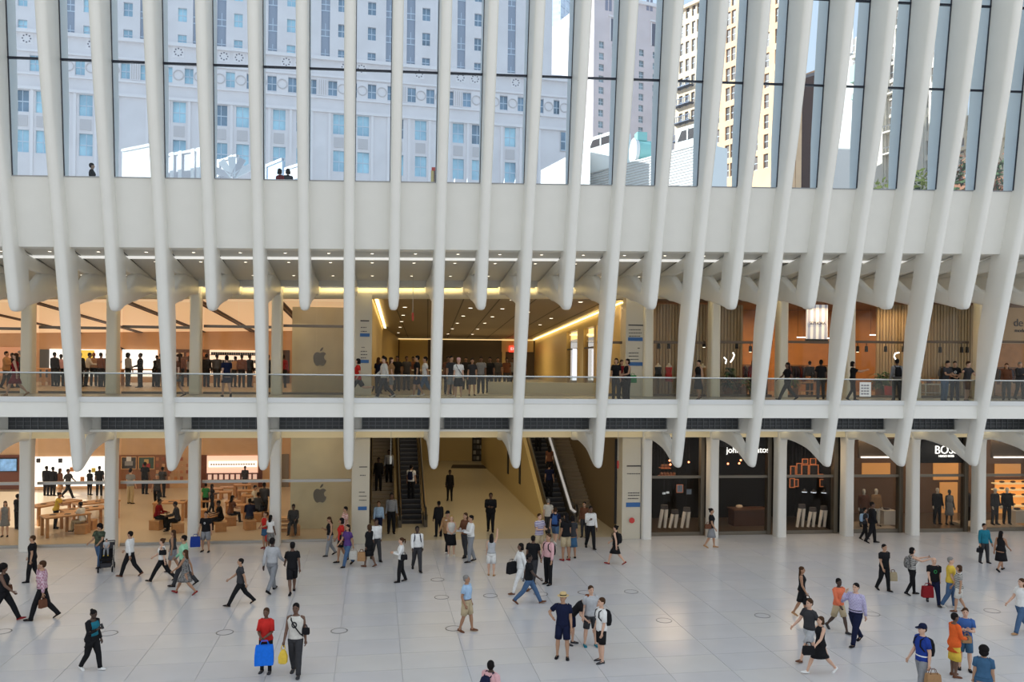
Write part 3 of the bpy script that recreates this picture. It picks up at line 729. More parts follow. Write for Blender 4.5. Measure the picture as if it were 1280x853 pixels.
# ---------------- lower passage
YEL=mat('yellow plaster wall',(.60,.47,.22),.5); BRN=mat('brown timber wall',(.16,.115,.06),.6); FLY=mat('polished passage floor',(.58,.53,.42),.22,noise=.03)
ULp=WU(464,4.7,600); URp=WU(779,4.7,600)
mb=MB()
A=W(UL,4.6,0); B=W(URp,4.6,0); mb.hexa([A-Vector((0,0,.3)),B-Vector((0,0,.3)),Vector((9,72,-.3)),Vector((-12,72,-.3)),A,B,Vector((9,72,0)),Vector((-12,72,0))]); struct(mb,'floor_passage',FLY)
BACKD=67
mb=MB(); mb.box((-13,BACKD,0),(9,BACKD+.3,6.4)); struct(mb,'wall_passage_back',YEL)
# left side wall (beyond stairs) and right side wall
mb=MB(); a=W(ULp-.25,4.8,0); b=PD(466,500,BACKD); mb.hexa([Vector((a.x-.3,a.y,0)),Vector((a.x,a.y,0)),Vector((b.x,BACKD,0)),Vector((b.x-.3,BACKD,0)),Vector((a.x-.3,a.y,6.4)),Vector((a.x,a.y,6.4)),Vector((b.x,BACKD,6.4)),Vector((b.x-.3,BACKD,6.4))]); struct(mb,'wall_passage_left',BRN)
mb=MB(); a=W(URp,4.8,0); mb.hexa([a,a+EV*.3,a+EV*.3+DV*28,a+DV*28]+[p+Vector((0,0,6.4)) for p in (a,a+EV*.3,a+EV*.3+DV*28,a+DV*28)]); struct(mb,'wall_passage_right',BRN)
mb=MB(); mb.hexa([W(UL,4.6,6.38),W(URp+.3,4.6,6.38),Vector((9,72,6.38)),Vector((-13,72,6.38)),W(UL,4.6,6.52),W(URp+.3,4.6,6.52),Vector((9,72,6.52)),Vector((-13,72,6.52))]); struct(mb,'ceiling_passage',mat('brown grey passage ceiling',(.28,.24,.19),.6))
# stairs and escalators running straight back along DV
STEPM=mat('stone step',(.36,.30,.22),.5); ESTEP=mat('escalator step',(.035,.035,.04),.5,.5); RISER=mat('escalator riser edge',(.09,.085,.08),.4,.5)
HAND=mat('black handrail',(.01,.01,.012),.4); SKIRT=mat('bronze skirt',(.22,.16,.09),.35,.7); PANEL=mat('escalator side panel',(.10,.085,.065),.3,.5); BRIGHT=mat('bright escalator edge',(.7,.7,.72),.3,.3,emit=(1,1,1),es=.25)
def flight(name,p0,width,nst,rise,run,m,lab,cat):
    t=empty(name,p0,lab,cat)
    for i in range(nst):
        c=p0+DV*(run*(i+.5)); mb=MB(); h=rise*(i+1)
        mb.obox((c.x,c.y,h-.11),EV*width/2,DV*(run/2+.02),Vector((0,0,.11))); part(mb,'step',m,t)
    return t
def side(t,p0,off,run,length,slope,h,th,m,nm,z0=0.0,r=None):
    a=p0+EV*off; pts=[(-.9,0),(0,0),(length,length*slope)]
    mb=MB(); rs=[]
    for l,z in pts:
        c=a+DV*l; rs.append([Vector((c.x,c.y,z+z0))-EV*th,Vector((c.x,c.y,z+z0))+EV*th,Vector((c.x,c.y,z+z0+h))+EV*th,Vector((c.x,c.y,z+z0+h))-EV*th])
    mb.rings(rs); return part(mb,nm,m,t)
def hrail(t,p0,off,length,slope,h,r,m):
    a=p0+EV*off; pts=[]
    for l,z in [(-.9,h-.55),(-1.05,h-.25),(-.9,h),(.2,h),(length,length*slope+h)]:
        c=a+DV*l; pts.append(Vector((c.x,c.y,z)))
    mb=MB(); mb.tube(pts,r,6); return part(mb,'handrail',m,t,True)
p0=PZ(479,650,0); t=flight('staircase',p0,1.15,26,.17,.29,STEPM,'dim stone staircase beside the left escalator','staircase')
side(t,p0,-.65,0,7.4,.586,.9,.04,PANEL,'balustrade'); hrail(t,p0,-.65,7.4,.586,.95,.035,HAND)
p0=PZ(516,662,0); p0=PZ(515,655,0); t=flight('escalator',p0,1.0,22,.20,.35,ESTEP,'dark escalator left of the passage with one rider in white','escalator')
for o in (-.62,.62): side(t,p0,o,0,7.7,.571,.55,.09,PANEL,'balustrade',.0); side(t,p0,o*1.0,0,7.7,.571,.06,.1,SKIRT,'skirt_cap',.55); hrail(t,p0,o,7.7,.571,.92,.05,HAND)
for i in range(22):
    c=p0+DV*(.35*i-.02); mb=MB(); mb.obox((c.x,c.y,.2*(i+1)-.03),EV*.48,DV*.012,Vector((0,0,.025))); part(mb,'step_nosing',RISER,t)
p0=PZ(699,652,0); t=flight('escalator',p0,1.0,22,.20,.35,ESTEP,'dark escalator right of the passage with riders going up','escalator')
side(t,p0,-.62,0,7.7,.571,.55,.09,PANEL,'balustrade'); side(t,p0,-.62,0,7.7,.571,.06,.1,SKIRT,'skirt_cap',.55); hrail(t,p0,-.62,7.7,.571,.92,.05,HAND)
side(t,p0,.62,0,7.7,.571,.55,.09,PANEL,'balustrade'); side(t,p0,.62,0,7.7,.571,.05,.06,BRIGHT,'bright_edge',.6); hrail(t,p0,.68,7.7,.571,.95,.05,HAND)
for i in range(22):
    c=p0+DV*(.35*i-.02); mb=MB(); mb.obox((c.x,c.y,.2*(i+1)-.03),EV*.48,DV*.012,Vector((0,0,.025))); part(mb,'step_nosing',RISER,t)
p0=PZ(733,645,0); t=flight('staircase',p0,1.6,26,.17,.29,STEPM,'dim stone staircase right of the escalators with a bronze rail','staircase')
for o in (-.9,.9): hrail(t,p0,o,7.4,.586,.95,.03,SKIRT)
side(t,p0,.95,0,7.4,.586,.75,.02,mat('bronze glass',(.12,.09,.06),.2),'balustrade')
# cream cladding wall left of the right escalator, with two dark slots
p=PZ(699,652,0)-EV*.85; mb=MB(); rs=[]
for l,z in ((-.2,.5),(7.5,4.9),(24,6.3)):
    c=p+DV*l; rs.append([Vector((c.x,c.y,0))-EV*.1,Vector((c.x,c.y,0))+EV*.1,Vector((c.x,c.y,z))+EV*.1,Vector((c.x,c.y,z))-EV*.1])
mb.rings(rs); struct(mb,'wall_escalator_side',YEL)
for l in (6.2,10.5):
    c=p+DV*l-EV*.12; mb=MB(); mb.obox((c.x,c.y,1.9),EV*.03,DV*.22,Vector((0,0,.9))); tag(mb.build('wall_slot',BLACK),'tall dark slot in the yellow wall beside the escalator','wall slot','dark slots beside the escalator')
# framed posters, doormat
for a,b,lab in ((590,605,'dark framed poster at the end of the passage'),(608,622,'dark framed poster nearest the yellow corner of the passage')):
    q0=PD(a,578,BACKD-.05); q1=PD(b,540,BACKD-.05); t=empty('wall_poster',(q0.x,BACKD-.06,q0.z),lab,'poster')
    mb=MB(); mb.box((q0.x,BACKD-.10,q0.z),(q1.x,BACKD-.02,q1.z)); part(mb,'frame',BLACK,t)
    for r in range(5):
        for k in range(3):
            x0=lerp(q0.x,q1.x,.1+k*.28); z0=lerp(q0.z,q1.z,.08+r*.18); mb=MB(); mb.box((x0,BACKD-.12,z0),(x0+.22,BACKD-.10,z0+.3)); part(mb,'printed_field',mat('poster grey %d'%((r+k)%3),[(.12,.12,.13),(.3,.3,.28),(.05,.05,.06)][(r+k)%3],.5),t)
a=PZ(565,583,0); b=PZ(612,580,0); mb=MB(); mb.box((a.x,a.y-1.2,0),(b.x,a.y+.8,.02)); tag(mb.build('door_mat',mat('dark mat',(.05,.04,.03),.9)),'dark mat lying at the end of the yellow passage','mat')
for D,w,pw in ((42,7,150),(50,8,120),(60,8,130)):
    area('passage_ceiling_light',(-1.5,D,6.3),w,5,pw*1.0,(1.0,.76,.42))
# hanging red pendants
for px,py0,py1,s,lab in ((516,350,391,2.5,'small red pendant hanging on a thin wire below the balcony soffit'),(488.5,537,570,2.5,'white pendant hanging on a thin wire in front of the staircase'),(772.5,538,576,2.5,'red and white pendant hanging in front of the sign pylon')):
    a=WP(px,py0,s); b=WP(px,py1,s); top=5.18 if py0>500 else zsof(WU(px,s),s); t=empty('pendant',b,lab,'pendant')
    mb=MB(); mb.tube([Vector((b.x,b.y,top)),b],.012,5); part(mb,'wire',mat('pale wire',(.6,.58,.5),.5),t)
    mb=MB(); mb.lathe([(.02,.0),(.045,-.03),(.05,-.2),(.035,-.34),(.01,-.36)],b,10); part(mb,'weight',mat('red pendant',(.55,.06,.04),.4) if 'red' in lab else mat('white pendant',(.7,.7,.65),.4),t,True)
# lights of a kiosk by the pylon
BULB=mat('pinkish bulb',(1,.7,.9),.5,emit=(1.0,.6,.85),es=6)
for py in (611.5,617.5,624):
    c=WP(773,py,4.9); mb=MB(); mb.ell(c,(.055,.055,.055),8,6); tag(mb.build('round_lamp',BULB,smooth=True),'small pink glowing lamp on the dark strip beside the pylon','lamp','pink lamps beside the pylon')
wpanel('dark_strip',BLACK,768,777,549,655,5.0,.05,'tall dark strip between the stair wall and the pylon','wall panel')
# ---------------- upper passage
def ceilz(D): return 11.05-.022*(D-36)
UA=WU(464,4.9,450); UB=WU(779,4.9,400)
A=W(UA,4.6,0); B=W(UB,4.6,0); C=PD(668,450,76); D_=PD(498,450,76); G=PD(478,450,60)
def poly_slab(pts,zf,th):
    mb=MB(); n=len(pts); a=[Vector((p.x,p.y,zf(p))) for p in pts]; b=[p+Vector((0,0,th)) for p in a]
    mb.add(a+b,[tuple(range(n))[::-1],tuple(range(n,2*n))]+[(i,(i+1)%n,n+(i+1)%n,n+i) for i in range(n)]); return mb
struct(poly_slab([W(UL,4.6,0),B+EV*.3,Vector((C.x+1,77,0)),Vector((D_.x-3,77,0))],lambda p:ZB-.03,.03),'floor_upper_passage',mat('upper passage floor',(.34,.32,.28),.3))
struct(poly_slab([A-EV*1.5,B+EV*.5,Vector((C.x+1,77,0)),Vector((D_.x-1.5,77,0))],lambda p:ceilz(p.y),.15),'ceiling_upper_passage',mat('taupe ceiling',(.30,.26,.205),.55))
# joints between ceiling boards
for k in range(7):
    f=(k+.5)/7; a=A.lerp(B,f); b=Vector((lerp(D_.x,C.x,f),76,0)); mb=MB()
    mb.hexa([Vector((a.x-.03,a.y,ceilz(a.y)-.012)),Vector((a.x+.03,a.y,ceilz(a.y)-.012)),Vector((b.x+.03,76,ceilz(76)-.012)),Vector((b.x-.03,76,ceilz(76)-.012)),Vector((a.x-.03,a.y,ceilz(a.y)+.01)),Vector((a.x+.03,a.y,ceilz(a.y)+.01)),Vector((b.x+.03,76,ceilz(76)+.01)),Vector((b.x-.03,76,ceilz(76)+.01))])
    struct(mb,'trim_%d'%(20+k),JOINT)
mb=MB(); mb.box((D_.x-3,76,ZB),(C.x+2,76.3,11)); struct(mb,'wall_upper_passage_back',mat('dark brown wall',(.075,.055,.035),.6))
GOLD=mat('golden wall',(.55,.42,.18),.45)
def vwall(name,pts,z0,zf,th,m):
    mb=MB()
    for a,b in zip(pts,pts[1:]):
        n=Vector((a.y-b.y,b.x-a.x,0)).normalized()*th
        mb.hexa([Vector((a.x,a.y,z0)),Vector((b.x,b.y,z0)),Vector((b.x,b.y,z0))+n,Vector((a.x,a.y,z0))+n,Vector((a.x,a.y,zf(a))),Vector((b.x,b.y,zf(b))),Vector((b.x,b.y,zf(b)))+n,Vector((a.x,a.y,zf(a)))+n])
    return struct(mb,name,m)
vwall('wall_upper_passage_left',[A,G,D_],ZB,lambda p:ceilz(p.y),.2,GOLD)
# yellow flats on the back wall: left of the dark hall, and the exit corner
for px0,px1,y0,y1,lab in ((499,535,424,500,'golden flat wall left of the dark back hall'),(627,667,424,440,'golden header with the exit sign'),(627,632,440,500,'golden jamb of the exit doorway')):
    a=PD(px0,y1,75.9); b=PD(px1,y0,75.9); mb=MB(); mb.box((a.x,75.7,max(ZB,a.z)),(b.x,75.95,b.z)); struct(mb,'wall_golden_flat',GOLD)['label']=lab
EXITM=mat('exit sign red',(.7,.05,.03),.5,emit=(1,.06,.03),es=1.6)
def sign_text(s,px,py,D,h,m,name,lab,cat,parent=None,rot=0):
    cu=bpy.data.curves.new(name,'FONT'); cu.body=s; cu.align_x='CENTER'; cu.align_y='CENTER'; cu.size=h; cu.extrude=.012
    o=bpy.data.objects.new('tmp',cu); COL.objects.link(o)
    dg=bpy.context.evaluated_depsgraph_get(); me=bpy.data.meshes.new_from_object(o.evaluated_get(dg)); bpy.data.objects.remove(o)
    me.materials.clear(); me.materials.append(m); me.name=name
    q=bpy.data.objects.new(name,me); COL.objects.link(q); c=px if isinstance(px,Vector) else PD(px,py,D); q.location=c; q.rotation_euler=(math.pi/2,0,rot)
    return tag(q,lab,cat) if not parent else q
c=PD(643,436.5,75.4); mb=MB(); mb.box((c.x-.5,75.42,c.z-.28),(c.x+.5,75.71,c.z+.28)); t=empty('exit_sign',c,'small glowing red exit sign over the far doorway','exit sign'); part(mb,'box',EXITM,t)
o_=sign_text('EXIT',Vector((c.x,75.41,c.z)),0,0,.34,mat('sign white',(.9,.8,.8),.5,emit=(1,.9,.9),es=1),'lettering','','',parent=t); o_.parent=t; o_.location=(0,75.41-c.y,0)
c=PD(754,388,45); mb=MB(); mb.box((c.x-.22,44.95,c.z-.38),(c.x+.22,45.1,c.z+.38)); t=empty('exit_sign',c,'red exit sign hanging by the golden side windows','exit sign'); part(mb,'box',EXITM,t)
mb=MB(); mb.tube([Vector((c.x,45.02,c.z+.38)),Vector((c.x,45.02,ceilz(45)))],.015,5); part(mb,'rod',BLACK,t)
# right side wall of the upper passage with window openings
def rw(l,off=0): p=B.lerp(C,l); return p
nR=Vector((-(C-B).y,(C-B).x,0)).normalized()
openings=[(.10,.19),(.21,.30),(.36,.48)]
zr=lambda p:ceilz(p.y)
segs=[(0,.10),(.19,.21),(.30,.36),(.48,1.0)]
for a,b in segs: vwall('wall_upper_passage_right',[B.lerp(C,b),B.lerp(C,a)],ZB,zr,.3,GOLD)
for a,b in openings:
    vwall('wall_window_head',[B.lerp(C,b),B.lerp(C,a)],10.15,zr,.3,GOLD)
    m2=MB(); p,q=B.lerp(C,a),B.lerp(C,b); nw[0]+=1; t=empty('window_%d'%nw[0],p,kind='structure')
    m2.hexa([Vector((p.x+.1,p.y,ZB)),Vector((q.x+.1,q.y,ZB)),Vector((q.x+.12,q.y,ZB)),Vector((p.x+.12,p.y,ZB)),Vector((p.x+.1,p.y,10.15)),Vector((q.x+.1,q.y,10.15)),Vector((q.x+.12,q.y,10.15)),Vector((p.x+.12,p.y,10.15))]); part(m2,'pane',DKGL,t)
    m2=MB(); m2.tube([Vector((p.x+.08,p.y,8.95)),Vector((q.x+.08,q.y,8.95))],.05,4); part(m2,'transom',BLACK,t)
    m2=MB(); m2.hexa([Vector((p.x+.3,p.y,9.6)),Vector((q.x+.3,q.y,9.6)),Vector((q.x+.34,q.y,9.6)),Vector((p.x+.34,p.y,9.6)),Vector((p.x+.3,p.y,10.1)),Vector((q.x+.3,q.y,10.1)),Vector((q.x+.34,q.y,10.1)),Vector((p.x+.34,p.y,10.1))])
    tag(m2.build('wall_lamp',mat('amber lamp',(1,.7,.3),.5,emit=(1.0,.72,.3),es=2.2)),'amber glowing light box high in the golden side window','lamp','amber light boxes in the side windows')
mb=MB(); p,q=B.lerp(C,.08),B.lerp(C,.99); mb.hexa([Vector((x,y,z)) for z in (0,.03) for x,y in ()]) if False else None
for a,b in ((.0,.98),):
    p,q=B.lerp(C,a),B.lerp(C,b); mb=MB()
    f=lambda P,dz,off:Vector((P.x-off,P.y,ceilz(P.y)-dz))
    mb.hexa([f(p,.12,.22),f(q,.12,.22),f(q,.12,.1),f(p,.12,.1),f(p,.08,.22),f(q,.08,.22),f(q,.08,.1),f(p,.08,.1)])
    tag(mb.build('cove_light',mat('golden cove',(1,.8,.4),.5,emit=(1.0,.72,.28),es=5)),'golden cove light along the right wall of the upper passage','cove light')
p,q=A,G; mb=MB(); g=lambda P,dz,off:Vector((P.x+off,P.y,ceilz(P.y)-dz)); mb.hexa([g(p,.12,.1),g(q,.12,.1),g(q,.12,.25),g(p,.12,.25),g(p,.08,.1),g(q,.08,.1),g(q,.08,.25),g(p,.08,.25)])
tag(mb.build('cove_light',_M['golden cove']),'golden cove light along the left wall of the upper passage','cove light')
wp=B.lerp(C,.42); c=PD(718,456,50); mb=MB(); mb.box((c.x-.12,49.8,c.z-.95),(c.x+.12,49.95,c.z+.95)); tag(mb.build('light_column',mat('pale blue light',(.8,.85,1),.5,emit=(.75,.82,1.0),es=1.4)),'tall narrow pale blue screen in the upper passage','screen')
for px,py in [(509.5,372),(506,384),(504,394),(502,402),(500,409),(498,416),(588,385),(579,395),(571.6,404),(565.5,411),(560,417.5),(628,386),(615.5,396),(606,404),(597,411.5),(590.5,418),(640,375),(689,398),(675,406),(725.6,377.5),(548,383),(660,390)]:
    a,b=ray(px,py); D=(11.05+.792-8.1)/(b+.022); c=Vector((a*D,D,ceilz(D)))
    t=empty('downlight',c,'round downlight in the taupe ceiling of the upper passage','downlight','downlights of the upper passage')
    mb=MB(); mb.lathe([(.10,-.012),(.14,-.012),(.14,.01),(.10,.01)],c,12,cap=False); part(mb,'rim',LEDRIM,t)
    mb=MB(); mb.lathe([(.10,-.02),(.10,0)],c,12); part(mb,'lens',LED,t)
for D,pw in ((42,60),(54,80),(67,170)):
    area('passage_ceiling_light',(-2,D,ceilz(D)-.05),7,6,pw*3.0,(1.0,.74,.40))
mb=MB(); mb.box((D_.x,75.6,ceilz(75.6)-.16),(C.x,75.7,ceilz(75.6)-.08)); tag(mb.build('cove_light',mat('thin golden line',(1,.8,.4),.5,emit=(1.0,.72,.34),es=1.0)),'thin golden cove line over the dark back hall','cove light')
# counter in the passage
p=PD(514,487,44); mb=MB(); mb.box((p.x-1.6,43.6,ZB),(p.x+1.6,44.4,ZB+1.0)); t=empty('counter',(p.x,44,ZB),'long dark counter standing in the upper passage','counter'); part(mb,'body',BRN,t)
mb=MB(); mb.box((p.x-1.7,43.5,ZB+1.0),(p.x+1.7,44.5,ZB+1.06)); part(mb,'counter_top',STONE,t)
p=PD(690,487,40); mb=MB(); mb.box((p.x-3.1,39.8,ZB),(p.x+2.2,40.1,ZB+.55)); struct(mb,'wall_passage_parapet',CREAM)
# ---------------- right hand shops, ground floor
SIGNW=mat('lit white lettering',(.95,.95,.9),.4,emit=(1,.97,.9),es=1.2)
UR=WU(812,4.7,600)
UE=31
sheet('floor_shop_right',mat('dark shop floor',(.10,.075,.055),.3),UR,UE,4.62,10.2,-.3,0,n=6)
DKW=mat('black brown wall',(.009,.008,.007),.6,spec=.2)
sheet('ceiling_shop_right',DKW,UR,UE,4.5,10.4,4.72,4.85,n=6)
cR=[15,17,19,21,23,25,27,29]
U19=19.0
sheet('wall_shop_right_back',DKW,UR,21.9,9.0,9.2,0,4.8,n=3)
WARMW=mat('warm boutique wall',(.42,.22,.09),.6)
sheet('wall_boutique_back',mat('brown boutique wall',(.16,.09,.05),.6),21,31,9.6,9.8,0,4.8,n=4)
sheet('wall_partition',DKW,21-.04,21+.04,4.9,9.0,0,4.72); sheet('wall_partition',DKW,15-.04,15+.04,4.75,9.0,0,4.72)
BRONZE=mat('bronze shop frame',(.17,.15,.12),.4,.7)
for a,b in zip(cR,cR[1:]):
    jj=()
    if a==17: jj=(WU(913,4.7,640),WU(958,4.7,640))
    if a==23: jj=(WU(1166,4.7,640),WU(1208,4.7,640))
    shopwindow(a+.13,b-.13,4.72,0,4.68,2.75,DKGL,BRONZE,jj,kick=.16)
    mb=MB(); mb.wbox(b-.24,b-.13,4.6,4.9,0,4.68); struct(mb,'trim_%d'%(30+nw[0]),BRONZE)
# white trouser legs hung as a window display
JEAN=mat('white denim',(.92,.87,.80),.8)
def trouser_display(px,py0,py1,s,lab,lean=.06):
    a=WP(px,py0,s); b=WP(px,py1,s); t=empty('trouser_display',b,lab,'trousers','white trousers in the dark shop windows')
    for q in (-1,1):
        mb=MB(); mb.tube([a+EV*(q*.10+lean),(a+EV*(q*.10+lean)).lerp(b+EV*(q*.14-lean),.35),(a+EV*(q*.10+lean)).lerp(b+EV*(q*.14-lean),.7),b+EV*(q*.14-lean)],[(.10,.09),(.095,.09),(.075,.075),(.07,.07)],8); part(mb,'leg',JEAN,t,True)
    mb=MB(); mb.tube([a+EV*lean+Vector((0,0,.0)),a+EV*lean+Vector((0,0,.22))],[(.09,.19),(.08,.17)],10); part(mb,'waist',mat('dark waist',(.1,.09,.09),.8),t,True)
for px,y0,y1 in ((829,637,660),(842,643,660),(857,640,660)): trouser_display(px,y0,y1,5.4,'pair of white trousers hanging in the dark window next to the sign pylon')
for px,y0,y1 in ((1001,636,659),(1014.5,640,659),(1028.5,638,659)): trouser_display(px,y0,y1,5.4,'pair of white trousers hanging in the dark window below the framed pictures')
# small framed pictures, lamps and screens in the dark windows
GLOWO=mat('amber frame',(.35,.12,.05),.5,emit=(.8,.25,.08),es=.25)
for px,py,w,h in [(991,589,5,11),(998.5,586.5,5,13),(1006,588,7,12),(1017,588,10,12),(1006,577,6,5),(1016,577,6,6),(990,604,5,10),(995,604,4,8),(1028,604,6,8),(1026,595,4,3)]:
    wpanel('picture_frame',BLACK,px-w/2,px+w/2,py-h/2,py+h/2,6.2,.04,'small amber framed picture hanging in the dark shop window','picture frame','amber frames in the dark window',.035,GLOWO)
LAMPB=mat('blue white lamp',(.8,.85,1),.5,emit=(.75,.8,1.0),es=4)
for px,py in ((1005.5,615),(1017,615.5),(1030,616)):
    c=WP(px,py,6.0); t=empty('display_lamp',c,'blue white lamp glowing over the hanging white trousers','lamp','lamps in the dark shop window')
    mb=MB(); mb.lathe([(.15,0),(.13,.05),(.05,.11),(.02,.16)],c,12); part(mb,'shade',BLACK,t,True)
    mb=MB(); mb.lathe([(.13,-.015),(.13,0.0)],c,12); part(mb,'bulb',LAMPB,t)
for px,py,w,h in ((849.5,611,7,9),(861,615,6,6)):
    wpanel('small_screen',mat('dim screen',(.05,.06,.08),.3,emit=(.25,.32,.4),es=.25),px-w/2,px+w/2,py-h/2,py+h/2,6.0,.05,'dim little screen with an orange rim in the dark window' if w==7 else 'dim little screen without a rim in the dark window','screen',None,.02,GLOWO if w==7 else BLACK)
for px,py in ((830,617),(834.5,616)):
    wpanel('price_plate',mat('pale plate',(.5,.55,.6),.4,emit=(.6,.7,.8),es=.5),px-1.8,px+1.8,py-1.2,py+1.2,5.9,.02,'pale little plate over the hanging trousers beside the pylon','plate','plates in the dark window')
REDL=mat('red spark lamp',(1,.3,.1),.5,emit=(1.0,.35,.15),es=5)
for px,py in ((861,578),(838,581),(837,576),(910,580),(924,579.5),(926,575.5)):
    c=WP(px,py,7.0); mb=MB(); mb.ell(c,(.05,.05,.05),8,5); tag(mb.build('spark_lamp',REDL,smooth=True),'tiny reddish lamp deep in the dark shop','lamp','reddish lamps in the dark shops')
for px,py,w,lab in ((832,584,12,'amber shelf with goods high in the dark window beside the pylon'),(835,594,20,'brown shelf of round goods under the amber shelf')):
    u0,u1,z0,z1=wrect(px-w/2,px+w/2,py-2,py+2,7.4); t=empty('goods_shelf',W((u0+u1)/2,7.4,z0),lab,'shelf')
    mb=MB(); mb.wbox(u0,u1,7.3,7.7,z0,z0+.04); part(mb,'board',GLOWO,t)
    for k in range(5):
        uu=lerp(u0+.05,u1-.05,k/4); mb=MB(); c=W(uu,7.45,z0+.13); mb.ell(c,(.08,.08,.09),8,5); part(mb,'goods',mat('brown goods',(.25,.12,.07),.6),t,True)
def hang(px,py,s,lab,ztop=4.72,z_off=0.0,grp='hanging wires of the shop displays'):
    a=WP(px,py,s); mb=MB(); mb.tube([Vector((a.x,a.y,a.z+z_off)),Vector((a.x,a.y,ztop))],.006,4); return mb
for o in list(bpy.data.objects):
    n=o.name.split('.')[0]
    if n in('picture_frame','small_screen','price_plate','spark_lamp','display_lamp','goods_shelf','trouser_display') and o.parent is None:
        l=o.location; mb=MB(); zt=4.73
        h0=.05 if n in('spark_lamp','goods_shelf') else (.75 if n=='trouser_display' else .1)
        mb.tube([(l.x,l.y-.02,l.z+h0),(l.x,l.y-.02,zt)],.006,4)
        if n in('goods_shelf',):
            mb=MB()
            for d in (-.4,.4): q=Vector((l.x,l.y,0))+EV*d; mb.tube([(q.x,q.y,l.z),(q.x,q.y,zt)],.008,4)
        if o.type=='EMPTY': part(mb,'wire',BLACK,o)
        else: part(mb,'wire',BLACK,o)
# counter with white hat in the doorway shop
c=WP(935,648,7.0); t=empty('shop_counter',(c.x,c.y,0),'low brown counter in the dark doorway with a pale bag on top','counter',rz=WALLROT)
mb=MB(); mb.box((-.9,-.35,0),(.9,.35,.78)); part(mb,'body',mat('brown counter',(.07,.03,.018),.5),t,world=False)
mb=MB(); mb.box((-.95,-.4,.78),(.95,.4,.84)); part(mb,'top',mat('brown counter top',(.14,.06,.03),.4),t,world=False)
c=WP(924,639,7.0); mb=MB(); mb.ell((c.x,c.y,.93),(.18,.13,.085),10,6); tag(mb.build('pale_bag',mat('pale leather',(.7,.55,.4),.6,emit=(.7,.5,.3),es=.15),smooth=True),'pale soft bag on the brown counter of the dark doorway','bag')  # faint emission in the leather lifts the bag out of the dark doorway
# shop lettering
def shoptext(txt,px,py,s,h,name,lab):
    c=WP(px,py,s); return sign_text(txt,c,0,0,h,SIGNW,name,lab,'lettering',rot=WALLROT)
shoptext('john varvatos',935,563,4.62,.40,'shop_lettering','white lower case lettering over the dark doorway shop')
shoptext('BOSS',1183,563,4.62,.56,'shop_lettering','large white capital lettering on the black boutique front')
shoptext('HUGO BOSS',1183,570.5,4.62,.15,'shop_lettering','small white line of lettering under the large capitals')
# black header behind the BOSS lettering
u0,u1=23.13,24.87; mb=MB(); mb.wbox(u0,u1,4.75,4.85,3.35,4.68); struct(mb,'wall_boutique_header',BLACK)
u0,u1=17.13,18.87; mb=MB(); mb.wbox(u0,u1,4.78,4.85,4.15,4.68); struct(mb,'wall_shop_header',BLACK)
# boutique interiors: warm panels, strips, pedestals, shelves
for px0,px1,lab in ((1076,1116,'white strip light across the top of the boutique window with two suited mannequins'),(1242,1300,'white strip light across the top of the boutique window with orange shelves')):
    wpanel('strip_light',mat('strip light white',(1,1,1),.5,emit=(1,.93,.85),es=3),px0,px1,571,572.6,5.5,.06,lab,'strip light')
    u0,u1,z0,z1=wrect(px0-2,px1+2,549,573,5.5); mb=MB(); mb.wbox(u0,u1,5.5,5.6,z0,z1); struct(mb,'wall_bulkhead',mat('brown bulkhead',(.10,.075,.055),.6))
AMB=mat('amber lit panel',(.7,.35,.12),.6,emit=(.9,.42,.12),es=.30)
wpanel('amber_panel',AMB,1077,1112,579,596,9.58,.06,'amber lit panel behind the two suited mannequins','wall panel')
wpanel('amber_panel',AMB,1166,1197,579,600,9.58,.06,'amber lit panel deep in the boutique with the grey dress','wall panel')
wpanel('amber_panel',AMB,1174,1196,603,650,9.58,.06,'tall amber panel behind the grey dress','wall panel')
wpanel('amber_panel',AMB,1243,1275,580,596,9.58,.06,'amber lit panel above the orange shelves','wall panel')
wpanel('amber_panel',mat('orange lit wall',(.75,.36,.10),.6,emit=(1.0,.45,.10),es=.45),1243,1300,600,660,9.3,.06,'orange glowing shelf wall at the end boutique','wall panel')
for k,py in enumerate((604,612,620,632)):
    u0,u1,z0,z1=wrect(1244,1290,py,py+1.5,8.9); t=empty('wall_shelf',W((u0+u1)/2,8.9,z0),'bright shelf board with dark shoes on the orange wall','shelf','shelves on the orange wall')
    mb=MB(); mb.wbox(u0,u1,8.8,9.2,z0,z1); part(mb,'board',mat('shelf glow',(.9,.7,.4),.5,emit=(1,.7,.3),es=.5),t)
    for j in range(3):
        mb=MB(); c=W(lerp(u0,u1,.2+.3*j),8.95,z1+.06); mb.ell(c,(.16,.08,.06),8,5); part(mb,'shoe',mat('brown shoe',(.12,.05,.03),.5),t,True)
WPED=mat('white pedestal',(.72,.68,.62),.5)
for px,w,lab in ((1109.5,15,'white pedestal box beside the mannequin in white trousers'),(1273,14,'white pedestal box in the orange shelf boutique')):
    u0,u1,z0,z1=wrect(px-w/2,px+w/2,639,661,5.9); t=empty('pedestal',W((u0+u1)/2,5.9,.16),lab,'pedestal')
    mb=MB(); mb.wbox(u0,u1,5.7,6.3,.16,z1); part(mb,'body',WPED,t); mb=MB(); mb.wbox(u0-.02,u1+.02,5.66,6.34,z1,z1+.04); part(mb,'top',WPED,t)
    mb=MB(); c=W((u0+u1)/2,6.0,z1+.1); mb.ell(c,(.2,.1,.06),8,5); part(mb,'shoe',mat('dark shoe',(.05,.03,.03),.4),t,True)
for a,b,lab in ((21.15,22.85,'pale raised window platform under the two suited mannequins'),(25.15,26.85,'pale raised window platform under the dark suited mannequins')):
    mb=MB(); mb.wbox(a,b,4.85,6.6,0,.16); tag(mb.build('window_platform',mat('pale platform',(.5,.42,.33),.4)),lab,'platform')
